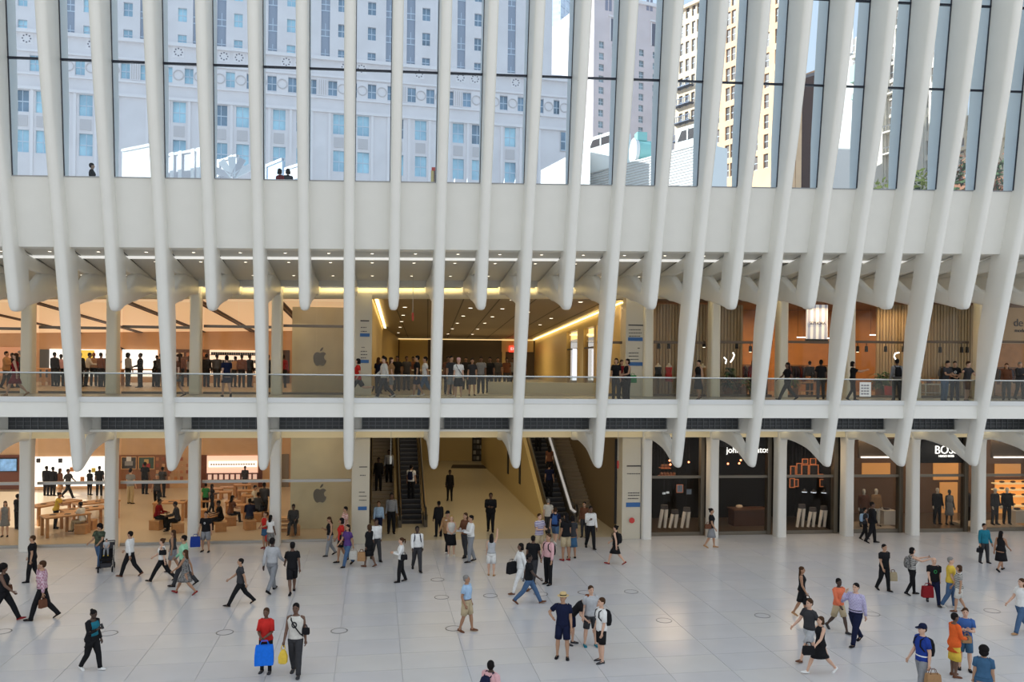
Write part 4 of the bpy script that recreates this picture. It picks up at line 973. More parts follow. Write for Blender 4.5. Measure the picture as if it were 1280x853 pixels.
# ceiling area lights; narrow front ones added to brighten the window displays
for u,s,pw in ((16,5.15,85),(20,5.15,85),(22,5.5,38),(22.5,7.8,16),(24.3,6.6,26),(24.8,8.2,26),(26.2,5.6,36),(27,7.8,60),(18,6.8,5)):
    area('boutique_ceiling_light',W(u,s,4.65),1.6,2.2 if s>6 else .7,pw,(1.0,.76,.50),rot=(0,0,WALLROT))
# ---------------- right hand shops, upper floor
TAN=stripes('tan timber slats',(.50,.36,.21),(.36,.25,.14),14,'X',.6,sharp=False,dist=.6)
ORW=mat('orange timber wall',(.42,.19,.06),.55,noise=.12,scale=3)
sheet('floor_upper_right',mat('upper shop floor',(.34,.22,.13),.35),UB+.95,UE,4.7,14,ZB-.3,ZB,n=6)
UCH=lambda u:10.45+zup(u)
mb=MB(); mb.wbox(UB+.95,UE,4.7,14,UCH,lambda u:10.6+zup(u),n=6); struct(mb,'ceiling_upper_right',mat('dark brown ceiling',(.16,.10,.06),.6))
mb=MB(); mb.wbox(UB+.95,UE,13.0,13.2,ZB,UCH,n=6); struct(mb,'wall_upper_right_back',ORW)
for px0,px1,s,k in ((817,851,6.2,0),(851,886,6.2,1),(893,929,6.6,2),(1096,1160,6.6,3),(1160,1243,6.6,4)):
    u0,u1=WU(px0,s,430),WU(px1,s,430); mb=MB(); N=max(4,int((u1-u0)*1.72/.16))
    t=empty('slat_screen',W((u0+u1)/2,s,ZB),['tan timber slat screen behind the first dress forms','tan timber slat screen behind the lit bust form','tan timber slat screen behind the tall dark plant','tan timber slat screen behind the man with a backpack','tan timber slat screen behind the leaning friends'][k],'slat screen')
    mb.wbox(u0,u1,s+.06,s+.1,ZB,10.4+zup(u0)); part(mb,'backing',mat('slat backing',(.30,.20,.11),.7),t)
    for j in range(N):
        a=lerp(u0,u1,(j+.1)/N); b=lerp(u0,u1,(j+.85)/N); mb=MB(); mb.wbox(a,b,s,s+.06,ZB,10.4+zup(u0)); part(mb,'slat',mat('tan slat %d'%(j%3),[(.50,.37,.22),(.46,.33,.19),(.53,.40,.25)][j%3],.6),t)
for a,b in zip([13.55,15,17,19,21,23,25],[15,17,19,21,23,25,27]):
    ztr=WP(tippx((a+b)/2),429,4.72).z
    shopwindow(a+.13,b-.13,4.72,ZB,10.45+zup(a),ztr,SHOPG,mat('brown bronze frame',(.12,.09,.065),.4,.6),(),kick=.1)
for i,(px,py) in enumerate([(823.5,432),(836,432),(880,430),(921,432),(947,433),(1083,436),(1107,436),(1129,436),(1175,437),(1202,437),(1209,437),(890,432),(938,436),(1072,436)]):
    c=WP(px,py,4.83); top=WP(px,428.5,4.83).z
    t=empty('track_spotlight',c,'small black spotlight hanging from the dark rail of the upper shops','spotlight','spotlights on the upper rail')
    mb=MB(); mb.tube([c+Vector((0,0,.1)),Vector((c.x,c.y,top+.02)),Vector((c.x,c.y,top+.02))-DV*.09],.02,5); part(mb,'stem',BLACK,t)
    mb=MB(); mb.tube([c+Vector((0,0,.12)),c-Vector((0,0,.16))],[.07,.085],10); part(mb,'head',BLACK,t,True)
    if i in (4,12,2,13):
        mb=MB(); mb.lathe([(.06,-.175),(.06,-.16)],c,10); part(mb,'lens',LED,t)
# slim white ceiling lamps
for px,py in ((949,423),(951,426.5),(1001,422),(1092,419),(1036,423)):
    wpanel('linear_lamp',mat('linear lamp white',(1,1,1),.5,emit=(1,.95,.9),es=3),px-5,px+5,py-.6,py+.6,9.5,.08,'slim white linear lamp under the brown shop ceiling','lamp','linear lamps of the upper shops')
for o in list(bpy.data.objects):
    if o.name.split('.')[0]=='linear_lamp':
        l=o.location; mb=MB()
        for d in (-.18,.18): q=l+EV*d; mb.tube([(q.x,q.y,l.z+.03),(q.x,q.y,10.56+zup(26))],.008,4)
        part(mb,'suspension',BLACK,o)
# hanging striped screen
STR=stripes('striped light screen',(.95,.97,1.0),(.42,.45,.60),1.05,'X',.4,emit=.42)
u0,u1,z0,z1=wrect(1008.5,1035,381,424,6.0); c=W((u0+u1)/2,6.0,z0)
t=empty('hanging_screen',c,'hanging screen with white and grey stripes and a dark line of letters','screen',rz=WALLROT)
wd=(W(u1,6,0)-W(u0,6,0)).length
mb=MB(); mb.box((-wd/2,0,0),(wd/2,.1,z1-z0)); part(mb,'display',STR,t,world=False)
mb=MB(); mb.box((-wd/2-.03,-.01,-.1),(wd/2+.03,.12,0)); part(mb,'lower_rail',BLACK,t,world=False)
for x in (-wd/2+.1,wd/2-.1):
    mb=MB(); mb.tube([(x,.05,z1-z0),(x,.05,10.5+zup(18)-z0)],.015,5); part(mb,'cable',BLACK,t,world=False)
sc_=sign_text('SEPHORA',WP(1022,404.5,5.95),0,0,.20,mat('dark screen ink',(.05,.05,.12),.5),'screen_lettering','dark line of letters on the hanging striped screen','lettering',rot=WALLROT)
sign_text('de',WP(1273,404,6.0),0,0,.55,mat('dark ink',(.03,.02,.02),.5),'shop_lettering','dark lower case lettering high on the orange shop wall','lettering',rot=WALLROT)
sign_text('mode',WP(1275,413.5,6.0),0,0,.26,mat('dark ink',(.03,.02,.02),.5),'shop_lettering','small dark second line of lettering on the orange shop wall','lettering',rot=WALLROT)
wpanel('sign_board',mat('peach sign board',(.55,.36,.2),.6),1245,1310,385,430,6.1,.08,'peach sign board over the end shop on the balcony','sign board')
# white panel standing at the glass, curved neon strokes
PST=wpanel('poster_stand',mat('white poster',(.85,.85,.87),.5,emit=(.9,.9,1),es=.5),1074.5,1088,478,496,3.6,.05,'white lit poster standing on the balcony behind the glass railing','poster')
u0,u1,z0,z1=wrect(1075,1087.5,479,495,3.54)
for r in range(4):
    for k in range(3):
        a=lerp(u0,u1,.12+.28*k); zz=lerp(z0,z1,.1+.22*r); mb=MB(); mb.wbox(a,a+.06,3.53,3.55,zz,zz+.06); part(mb,'printed_block',mat('grey block',(.35,.35,.45),.5),PST)
NEON=mat('white neon',(1,1,1),.5,emit=(1,.98,.95),es=3)
def neon(pts,s,lab):
    P=[WP(x,y,s) for x,y in pts]; mb=MB(); mb.tube(P,.03,6); tag(mb.build('neon_stroke',NEON,smooth=True),lab,'neon')
neon([(1124,441),(1119,442),(1117.5,446),(1120,450)],4.78,'white curved neon stroke above the man with the backpack')
neon([(894,441),(893,446),(894.5,451)],4.78,'short white neon stroke beside the balcony column')
neon([(916,441),(918,444),(916,449),(913,453)],4.78,'white curved neon stroke over the dark plant')
neon([(905,447),(908,450),(907,455)],4.78,'small white neon stroke left of the dark plant')
for (u,s,pw) in ((14.5,9,70),(17,9.5,80),(19.5,9.5,80),(22,9.5,80),(25,9.5,90),(14.3,5.4,20),(21,5.5,28),(23,5.5,28)):
    area('upper_shop_light',W(u,s,10.2+zup(u)),3.0 if s>6 else 2.2,3.5 if s>6 else .5,pw*1.7,(1.0,.66,.34),rot=(0,0,WALLROT))
# clothes rails with garments
GARM=[mat('garment %d'%i,c,.85) for i,c in enumerate([(.02,.02,.025),(.12,.02,.02),(.05,.05,.06),(.3,.26,.22),(.03,.03,.06),(.18,.06,.03)])]
def rail(px,s,w,lab,n=9):
    u=WU(px,s,480); p=W(u,s,ZB); t=empty('clothes_rail',p,lab,'clothes rail',rz=WALLROT)
    for x in (-w/2,w/2):
        mb=MB(); mb.tube([(x,0,0),(x,0,1.5)],.02,6); part(mb,'post',BLACK,t,world=False)
        mb=MB(); mb.box((x-.02,-.25,0),(x+.02,.25,.03)); part(mb,'foot',BLACK,t,world=False)
    mb=MB(); mb.tube([(-w/2,0,1.5),(w/2,0,1.5)],.02,6); part(mb,'bar',BLACK,t,world=False)
    for k in range(n):
        x=lerp(-w/2+.12,w/2-.12,k/(n-1)); L=random.uniform(.6,.95); mb=MB()
        mb.hexa([(x-.05,-.22,1.45-L),(x+.05,-.22,1.45-L),(x+.05,.22,1.45-L),(x-.05,.22,1.45-L),(x-.03,-.1,1.46),(x+.03,-.1,1.46),(x+.03,.1,1.46),(x-.03,.1,1.46)])
        mb.hexa([(x-.05,-.25,1.3-.25),(x+.05,-.25,1.05),(x+.05,.25,1.05),(x-.05,.25,1.05),(x-.035,-.2,1.38),(x+.035,-.2,1.38),(x+.035,.2,1.38),(x-.035,.2,1.38)])
        part(mb,'garment',GARM[random.randrange(6)],t,world=False)
rail(935,8.0,1.6,'clothes rail of dark garments behind the small palm'); rail(996,8.2,1.4,'clothes rail of dark garments right of the striding woman')
rail(1040,9.6,1.6,'clothes rail of dark garments under the striped screen'); rail(868,8.5,1.3,'clothes rail behind the lit bust form'); rail(1262,8.0,1.8,'clothes rail of dark garments at the end shop'); rail(1186,6.1,1.0,'short clothes rail behind the leaning friends',6)
# low tables with goods
for px,s,lab in ((922,6.4,'low display table with baskets under the dark plant'),(1010,6.6,'low display table with red goods under the striped screen'),(1166,5.2,'white slatted trolley beside the leaning friends')):
    u=WU(px,s,490); p=W(u,s,ZB); t=empty('goods_table',p,lab,'table',rz=WALLROT); mm=WPED if 'white' in lab else WOODL
    mb=MB(); mb.box((-.7,-.35,.62),(.7,.35,.68)); part(mb,'table_top',mm,t,world=False)
    for x in (-.6,.6):
        for y in (-.28,.28):
            mb=MB(); mb.box((x-.03,y-.03,0),(x+.03,y+.03,.62)); part(mb,'leg',mm,t,world=False)
    mb=MB(); mb.box((-.6,-.3,.2),(.6,.3,.24)); part(mb,'lower_shelf',mm,t,world=False)
    for k in range(5):
        mb=MB(); x=-.5+.25*k; mb.box((x-.08,-.1,.68),(x+.08,.1,.68+.12+.08*(k%3))); part(mb,'goods',[WOOD,GARM[1],mat('copper basket',(.4,.18,.07),.5)][k%3],t,world=False)
# plants
LEAF=mat('dark green leaf',(.03,.09,.025),.45); LEAF2=mat('yellow green leaf',(.12,.20,.04),.45)
def plant(px,s,h,spread,n,m,lab,pot=(.25,.12,.06)):
    u=WU(px,s,485); p=W(u,s,ZB); t=empty('potted_plant',p,lab,'plant')
    mb=MB(); mb.lathe([(.16,0),(.2,.02),(.24,.4),(.22,.4),(.2,.34)],p,14); part(mb,'pot',mat('pot %s'%lab[:12],pot,.6),t,True)
    mb=MB(); mb.tube([p+Vector((0,0,.3)),p+Vector((.03,0,h*.6))],[.03,.015],6); part(mb,'stem',mat('plant stem',(.1,.07,.03),.8),t,True)
    mb=MB()
    for k in range(n):
        a=random.uniform(0,6.283); z0=random.uniform(.35,h*.75); L=spread*random.uniform(.6,1.1); up=random.uniform(.2,.9)
        d=Vector((math.cos(a),math.sin(a),0)); q=Vector((-d.y,d.x,0)); b=p+Vector((0,0,z0)); pts=[]
        for i in range(5):
            f=i/4; c=b+d*L*f+Vector((0,0,L*(up*f*1.4-1.0*f*f))); w=.07*math.sin(math.pi*min(1,f*.9+.1))+.004; pts.append((c-q*w,c+q*w))
        for i in range(4): mb.quad(pts[i][0],pts[i][1],pts[i+1][1],pts[i+1][0])
    tag(part(mb,'foliage',m,t),kind='stuff')
plant(911,5.6,1.75,.55,70,LEAF,'tall dark plant under the white neon strokes')
plant(929,5.9,1.0,.5,30,LEAF2,'small palm left of the clothes rail')
plant(992,5.4,1.1,.5,34,LEAF2,'bright green plant beside the striding woman')
plant(1100,5.6,1.4,.6,70,LEAF,'lush planter left of the man with a backpack'); plant(1107,5.9,1.55,.5,46,LEAF2,'yellow green plant rising behind the lush planter',(.5,.05,.03))
plant(1133,5.6,.9,.4,24,LEAF,'small plant in a red pot right of the man with a backpack',(.55,.06,.03))
c=W(WU(1111,5.0,492),5.0,ZB); mb=MB(); mb.lathe([(.16,0),(.19,.02),(.2,.55),(.17,.55),(.16,.1)],c,14); tag(mb.build('red_bin',mat('red bin',(.55,.03,.03),.4),smooth=True),'red round bin beside the man with a backpack','bin')
# ================================================================== OUTSIDE
GZ=13.9
mb=MB(); mb.hexa([W(-9,-.8,GZ-.4),W(33,-.8,GZ-.4),Vector((200,230,GZ-.4)),Vector((-200,230,GZ-.4)),W(-9,-.8,GZ),W(33,-.8,GZ),Vector((200,230,GZ)),Vector((-200,230,GZ))])
tag(mb.build('ground_plaza',mat('pale plaza paving',(.55,.54,.52),.8,noise=.05,scale=.5)),kind='structure')
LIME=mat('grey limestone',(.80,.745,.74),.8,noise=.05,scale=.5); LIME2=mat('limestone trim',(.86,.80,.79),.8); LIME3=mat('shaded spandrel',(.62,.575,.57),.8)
WINB=mat('painted sky window glass',(.42,.66,.84),.12,spec=.8,noise=.35,scale=.35); WIND=mat('dark blue window glass',(.20,.30,.40),.12,spec=.8,noise=.4,scale=.4); SASH=mat('pale sash bar',(.62,.70,.78),.6); SPAN=mat('slate spandrel',(.34,.38,.46),.6)  # WINB base blue stands in for the sky mirrored in the panes
class Facade:
    def __init__(s,p0,p1,name,label,depth,parts_mat):
        s.o=Vector((p0.x,p0.y,0)); d=Vector((p1.x-p0.x,p1.y-p0.y,0)); s.L=d.length; s.t=d.normalized(); s.n=Vector((s.t.y,-s.t.x,0))   # n looks to the hall
        s.m=parts_mat; s.depth=depth
        c=s.o+s.t*s.L/2; s.root=empty(name,(c.x,c.y,GZ),label,'building')
    def qz(s,px,py):
        a,b=ray(px,py); r=Vector((a,1,0)); 
        # o + t q = r D
        det=r.x*(-s.t.y)-r.y*(-s.t.x); D=(s.o.x*(-s.t.y)-s.o.y*(-s.t.x))/det
        p=r*D; return (p-s.o).dot(s.t), EYE+b*D
    def pt(s,q,off,z): p=s.o+s.t*q+s.n*off; p.z=z; return p
    def box(s,mb,q0,q1,o0,o1,z0,z1):
        mb.hexa([s.pt(q0,o1,z0),s.pt(q1,o1,z0),s.pt(q1,o0,z0),s.pt(q0,o0,z0),s.pt(q0,o1,z1),s.pt(q1,o1,z1),s.pt(q1,o0,z1),s.pt(q0,o0,z1)])
    def part(s,name,m,*boxes,parent=None,smooth=False):
        mb=MB()
        for b in boxes: s.box(mb,*b)
        return part(mb,name,m,parent or s.root)
    def wall_rows(s,q0,q1,z0,z1,rows,rec=.3,m=None):
        """rows: (za,zb,[(qa,qb)]) sorted by z; leaves real openings"""
        bs=[]; z=z0
        for za,zb,ws in sorted(rows,key=lambda r:r[0]):
            if za>z: bs.append((q0,q1,-rec,0,z,za))
            q=q0
            for qa,qb in sorted(ws):
                qa=max(qa,q)
                if qa>q: bs.append((q,qa,-rec,0,za,zb))
                q=max(q,qb)
            if q<q1: bs.append((q,q1,-rec,0,za,zb))
            z=zb
        if z<z1: bs.append((q0,q1,-rec,0,z,z1))
        s.part('wall',m or s.m,*bs)
        s.part('core',m or s.m,(q0,q1,-s.depth,-rec-.12,z0,z1))
    def window(s,qa,qb,za,zb,m,rec=.3,bars=(1,1),sash=None):
        w=s.part('window',m,(qa,qb,-rec-.08,-rec+.02,za,zb)); bs=[]; t=.05
        sash=sash or SASH
        for i in range(bars[0]):
            q=lerp(qa,qb,(i+1)/(bars[0]+1)); bs.append((q-t*.6,q+t*.6,-rec+.02,-rec+.06,za,zb))
        for i in range(bars[1]):
            z=lerp(za,zb,(i+1)/(bars[1]+1)); bs.append((qa,qb,-rec+.02,-rec+.06,z-t,z+t))
        bs.append((qa,qb,-rec+.02,-rec+.08,za,za+.1))
        o=s.part('sash_bars',sash,*bs,parent=w)
# ---- long limestone building
fa=Facade(PD(0,450,80),PD(720,450,93.4),'limestone_building','long grey limestone office building with medallion frieze and tower windows',24,LIME)
Z=lambda py,px=297: fa.qz(px,py)[1]
Q=lambda px,py=130: fa.qz(px,py)[0]
zA=(Z(159),Z(133)); zB_=(Z(207),Z(180)); zM=(Z(110),Z(91)); zT1=(Z(62.5),Z(50)); zledge=Z(63.5); zT2=(Z(34),Z(17)); dT=zT2[0]-zT1[0]+.35; zT3=(zT2[0]+dT,zT2[1]+dT); zT4=(zT3[0]+dT,zT3[1]+dT)
pairs=[27,53,107,133,197,224,276,303,349,378,424,454,497,526,573,597,638,664]
big=[(Q(p,150)-.62,Q(p,150)+.62) for p in pairs]; big2=[(Q(p,195)-.62,Q(p,195)+.62) for p in pairs]
endw=(Q(701,177),Q(712,177))
med=[43,71,100,128,157,181,210,236.5,262,288,314,340,366,390,416,441,465,490,515,538,562,584,607,630,652,675,697,714]
mw=[(Q(p,100)-.45,Q(p,100)+.45) for p in med]
singles=[28,110,160,228,298,364,428,465,533,598,662]; strips=[87,181,247,277,341,407,488,514,553,577,640]
tw=[(Q(p,30)-.42,Q(p,30)+.42) for p in singles]; st=[(Q(p,30)-.45,Q(p,30)+.45) for p in strips]
QT=Q(690,60); ztop=58
fa.wall_rows(-30,Q(722,150),GZ,zledge,[(zB_[0],zB_[1],big2),(zA[0],zA[1],big),(zM[0],zM[1],mw)])
rows=[]
allst=st
ztow=[zT1,zT2,zT3,zT4]
# tower: strips are open from ledge to top, singles are openings
zcur=zledge
trow=[]
for za,zb in ztow:
    trow.append((za,zb,tw+allst))
for (a,b),(c,d) in zip([(0,zledge)]+ztow,ztow+[(ztop,0)]):
    if c>b+.01: trow.append((b,c,allst))
fa.wall_rows(-30,QT,zledge,ztop,trow)
for w in (big,): 
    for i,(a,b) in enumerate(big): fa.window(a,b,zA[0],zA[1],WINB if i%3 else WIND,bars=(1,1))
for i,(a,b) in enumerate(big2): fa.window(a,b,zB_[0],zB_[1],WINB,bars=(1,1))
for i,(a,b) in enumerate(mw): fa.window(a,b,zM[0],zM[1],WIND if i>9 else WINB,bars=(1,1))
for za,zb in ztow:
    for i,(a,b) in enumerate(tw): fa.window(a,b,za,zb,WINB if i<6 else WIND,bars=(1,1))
for (a,b) in st:
    for k,(za,zb) in enumerate(ztow):
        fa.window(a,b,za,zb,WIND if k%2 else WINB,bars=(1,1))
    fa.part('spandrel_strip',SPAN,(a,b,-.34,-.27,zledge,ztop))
fa.window(*endw,*(fa.qz(706,189)[1],fa.qz(706,166)[1]),WIND,rec=-.06,bars=(1,1))
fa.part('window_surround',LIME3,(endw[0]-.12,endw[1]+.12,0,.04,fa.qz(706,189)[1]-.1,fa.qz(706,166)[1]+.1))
# ledges, frieze borders
for py,h,o in ((63.5,.35,.35),(86,.22,.2),(113.5,.22,.2),(130.5,.30,.25)):
    z=Z(py); fa.part('ledge',LIME2,(-30,Q(722,120),0,o,z-h/2,z+h/2))
fa.part('parapet',LIME2,(QT,Q(722,90),-.6,.3,zledge,zledge+.5))
# medallions and fluted panels between frieze windows
flut={4,5,13,17,20,24}
for i,(p,q) in enumerate(zip(med,med[1:])):
    qc=(Q(p,100)+Q(q,100))/2; zc=(zM[0]+zM[1])/2; hw=.48
    if i in flut:
        o=fa.part('fluted_panel',LIME2,(qc-hw,qc+hw,0,.08,zM[0]-.1,zM[1]+.1))
        fa.part('flutes',LIME3,*[(qc-hw+.12+k*.22,qc-hw+.2+k*.22,.08,.13,zM[0],zM[1]) for k in range(4)],parent=o)
    else:
        o=fa.part('medallion_panel',LIME2,(qc-hw-.1,qc+hw+.1,0,.06,zM[0]-.15,zM[1]+.15))
        n=20; mb=MB(); rr_=.52
        mb.rings([[fa.pt(qc+r*math.cos(2*math.pi*k/n),of,zc+r*math.sin(2*math.pi*k/n)) for k in range(n)] for r,of in ((rr_,.06),(rr_,.16),(rr_*.84,.16),(rr_*.84,.06))],closed=True); part(mb,'medallion_ring',LIME3,o)
# flower ornaments below the ledge
for p in [33,115,223,280,299,358,375,432,452,524,576,594,645,661]:
    qc=Q(p,75); zc=Z(72); o=fa.part('rosette',LIME2,(qc-.55,qc+.55,0,.03,zc-.55,zc+.55))
    fa.part('petals',mat('dark petal',(.14,.14,.19),.8),*[(qc+.36*math.cos(k*math.pi/4)-.06,qc+.36*math.cos(k*math.pi/4)+.06,.03,.06,zc+.36*math.sin(k*math.pi/4)-.06,zc+.36*math.sin(k*math.pi/4)+.06) for k in range(8)],parent=o)
# pilasters and spandrel panels of the lower storeys
for i in range(0,len(big),2):
    a=big[i][0]-.35; b=big[i+1][1]+.35
    for q in (a,b,(big[i][1]+big[i+1][0])/2): fa.part('pilaster',LIME2,(q-.13,q+.13,0,.14,GZ,Z(132)))
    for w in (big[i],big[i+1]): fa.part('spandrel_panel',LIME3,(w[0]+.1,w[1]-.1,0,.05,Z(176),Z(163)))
# ---- pale far tower, pinkish tower
def simple_tower(px0,px1,D,ztop,name,lab,m,cols,rows,w,h,wm,depth=30,skew=0,sash=True,rec=.25,bars=(1,1)):
    f=Facade(PD(px0,450,D),PD(px1,450,D+skew),name,lab,depth,m)
    ws=[]; 
    q=[f.qz(c,150)[0] for c in cols]; zs=[f.qz((px0+px1)/2,r)[1] for r in rows]
    f.wall_rows(0,f.L,GZ,ztop,[(z-h/2,z+h/2,[(a-w/2,a+w/2) for a in q]) for z in zs],rec)
    for z in zs:
        for a in q: f.window(a-w/2,a+w/2,z-h/2,z+h/2,wm,rec,bars)
    return f
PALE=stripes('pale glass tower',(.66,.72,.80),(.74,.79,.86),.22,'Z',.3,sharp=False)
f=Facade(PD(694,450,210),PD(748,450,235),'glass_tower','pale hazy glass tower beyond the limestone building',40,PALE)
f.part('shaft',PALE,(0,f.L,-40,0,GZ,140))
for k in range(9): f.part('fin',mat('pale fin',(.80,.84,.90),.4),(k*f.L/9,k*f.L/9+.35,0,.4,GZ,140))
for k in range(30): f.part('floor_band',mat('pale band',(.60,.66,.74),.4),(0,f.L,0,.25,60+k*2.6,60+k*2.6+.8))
PINK=mat('pinkish grey brick',(.74,.635,.63),.85,noise=.05,scale=.4)
rows=[64,78,92,106,120,134,148,162,176,190,204]
f=simple_tower(738,846,150,75,'pinkish_tower','pinkish grey brick tower with small paired windows behind the white shed',PINK,[751,767,784,801,818,836],rows,1.05,1.25,mat('grey green window',(.30,.37,.40),.2,noise=.4,scale=.3),skew=8)
for c in (767,818):
    for py0,py1 in ((24,52),):
        q,z1=f.qz(c,py0+(6 if c==818 else 0)); _,z0=f.qz(c,py1+(6 if c==818 else 0))
        o=f.part('tall_window',mat('tall dark window',(.13,.13,.17),.3),(q-.55,q+.55,0,.05,z0,z1)); f.part('hood',LIME2,(q-1.1,q+1.1,0,.3,z1+.25,z1+.55),(q-.8,q-.62,0,.15,z0,z1+.25),(q+.62,q+.8,0,.15,z0,z1+.25),parent=o)
    q,_=f.qz(c,8)
    for dq in (-1.5,-.7,.9,1.7):
        f.part('upper_window',mat('grey upper window',(.28,.28,.36),.3),(q+dq-.28,q+dq+.28,0,.05,f.qz(c,15)[1],f.qz(c,-4)[1]))
f.part('cornice',LIME2,(0,f.L,0,.4,75,75.6))
# ---- sunlit buildings on the right
BEIGE=mat('beige stone',(.76,.60,.43),.85,noise=.06,scale=.5); ORB=mat('orange cream brick',(.86,.56,.33),.85,noise=.07,scale=.6); CRM=mat('cream stone',(.78,.71,.60),.85,noise=.05,scale=.5); DKB=mat('dark brick side',(.14,.10,.10),.85)
WDK=mat('dark warm window',(.16,.13,.12),.25,noise=.4,scale=.4)
rw_=[14,36,58,80,102,124,146,168,190,212]
def sunny(px0,D0,px1,D1,ztop,name,lab,m,cols,rows,w,h,wm=WDK,depth=1.5,bars=(0,1)):
    f=Facade(PD(px0,450,D0),PD(px1,450,D1),name,lab,depth,m)
    q=[f.qz(c,120)[0] for c in cols]; zs=[f.qz((px0+px1)/2,r)[1] for r in rows]
    f.wall_rows(0,f.L,GZ,ztop,[(z-h/2,z+h/2,[(a-w/2,a+w/2) for a in q]) for z in zs],.25)
    for z in zs:
        for a in q: f.window(a-w/2,a+w/2,z-h/2,z+h/2,wm,.25,bars)
    f.part('cornice',m,(0,f.L,0,.5,ztop-.5,ztop)); return f
f1=sunny(840,131,884,125,64,'beige_building','beige stone building with a black fire escape behind the shed',BEIGE,[851,858.5,866,872.5,879],rw_,.75,1.9)
# fire escape
for r in (102,124,146,168):
    q,z=f1.qz(857,r+8); o=f1.part('fire_escape_platform',mat('blue black iron',(.08,.10,.15),.5,.4),(q-2.2,q+1.6,0,1.0,z,z+.12)); f1.part('fire_escape_rail',_M['blue black iron'],(q-2.2,q+1.6,.9,.98,z+.9,z+1.0),*[(q-2.2+k*.38,q-2.2+k*.38+.06,.9,.98,z,z+1.0) for k in range(11)],parent=o)
f2=sunny(886,125,990,112,70,'orange_brick_building','sunlit orange cream brick building with tall narrow windows',ORB,[897,909.5,916,932,945,958,971,977.5],[-12,11,33,58,83,108,133,158,182,206],.85,2.0)
f3=sunny(991,127,1020,123,52,'orange_brick_building','narrow sunlit orange brick building with a dark party wall',ORB,[992,1004,1012],[122,146,170,194,218],.9,2.0)
g=Facade(PD(1020,450,122),PD(1034,450,124),'dark_brick_building','narrow dark brick building squeezed between sunlit fronts',16,DKB); g.part('shaft',DKB,(0,g.L,-16,0,GZ,g.qz(1027,94)[1])); g.part('coping',mat('grey coping',(.3,.33,.4),.7),(0,g.L,-16,.2,g.qz(1027,94)[1],g.qz(1027,94)[1]+.5))
f4=sunny(1028,172,1062,168,72,'white_building','bright white tower standing behind the dark brick building',mat('white stone',(.84,.80,.74),.85),[1029,1036,1043,1050],[30,50,68,84,104,124],.8,2.2,mat('pale window',(.55,.52,.52),.3))
f5=sunny(1062,139,1100,133,60,'cream_building','sunlit cream stone building with a green copper cornice',CRM,[1066,1073,1080,1090],[50,70,120,135,160,185,215],.8,2.4,mat('grey tan window',(.34,.30,.28),.3))
z=f5.qz(1075,92)[1]; f5.part('copper_cornice',mat('pale green copper',(.42,.60,.50),.7),(0,f5.L,0,.7,z-1.2,z+1.6)); f5.part('copper_band',_M['pale green copper'],(0,f5.L,0,.4,z-4,z-3.2))
f6=sunny(1101,134,1150,127,66,'cream_building','sunlit cream stone building with small balconies over yellow trees',CRM,[1107,1114,1121,1130,1140],[20,42,64,86,108,130,152,174,196,217],.8,2.3,mat('grey tan window',(.34,.30,.28),.3))
for r in (118,165,192):
    z=f6.qz(1112,r)[1]; o=f6.part('balcony',CRM,(.5,f6.L-.5,0,.9,z-.25,z)); f6.part('balcony_rail',mat('iron rail',(.15,.15,.16),.5),(.5,f6.L-.5,.82,.88,z+.8,z+.9),*[(.5+k*.5,.56+k*.5,.82,.88,z,z+.85) for k in range(int((f6.L-1)/.5))],parent=o)
f7=sunny(1151,128,1196,121,60,'cream_building','sunlit pale building with dark downpipes behind the round tree',mat('pale peach stone',(.80,.72,.62),.85),[1158,1166,1176,1188],[30,60,90,120,150,180,205],.8,2.2,mat('grey tan window',(.34,.30,.28),.3))
f8=sunny(1197,121,1300,108,40,'peach_building','low peach building rising over the dark street tree',mat('peach stone',(.78,.64,.46),.85),[1203,1211,1225,1245,1265],[140,168,196,215],.8,2.2,mat('grey tan window',(.34,.30,.28),.3))
# ---- white site shed with roof lights and a teal tank
SHW=mat('white sheeting',(.86,.85,.82),.6); SHL=mat('corrugation shadow line',(.55,.52,.50),.7)
D0=58
def P3(px,py,D): return PD(px,py,D)
f=Facade(PD(733,450,62),PD(874,450,53),'site_shed','white corrugated site shed with roof lights below the pinkish tower',2.5,SHW)
zt=f.qz(800,199)[1]; f.part('body',SHW,(0,f.L,-2.5,0,GZ,zt))
k=0; z=zt-.1
while z>GZ+4.5:
    f.part('corrugation',SHL,(0,f.L,0,.05,z-.04,z+.04)); z-=.19
for px0,px1,py0,py1 in ((737,766,166,186),(847,873,156,178)):
    q0,z0=f.qz(px0,py1); q1,z1=f.qz(px1,py0); o=f.part('roof_light',SHW,(q0-.2,q1+.2,-1.6,.0,zt-.2,z1+.15))
    mb=MB(); mb.hexa([f.pt(q0,.03,z0),f.pt(q1-.35,.03,z0),f.pt(q1-.35,.0,z0),f.pt(q0,.0,z0),f.pt(q0+.35,.03,z1-.1),f.pt(q1,.03,z1-.1),f.pt(q1,.0,z1-.1),f.pt(q0+.35,.0,z1-.1)]); part(mb,'dark_pane',mat('brown black pane',(.05,.04,.04),.2),o)
    qm=(q0+q1)/2; f.part('pane_bar',SHW,(qm-.06,qm+.06,.03,.06,z0,z1),parent=o)
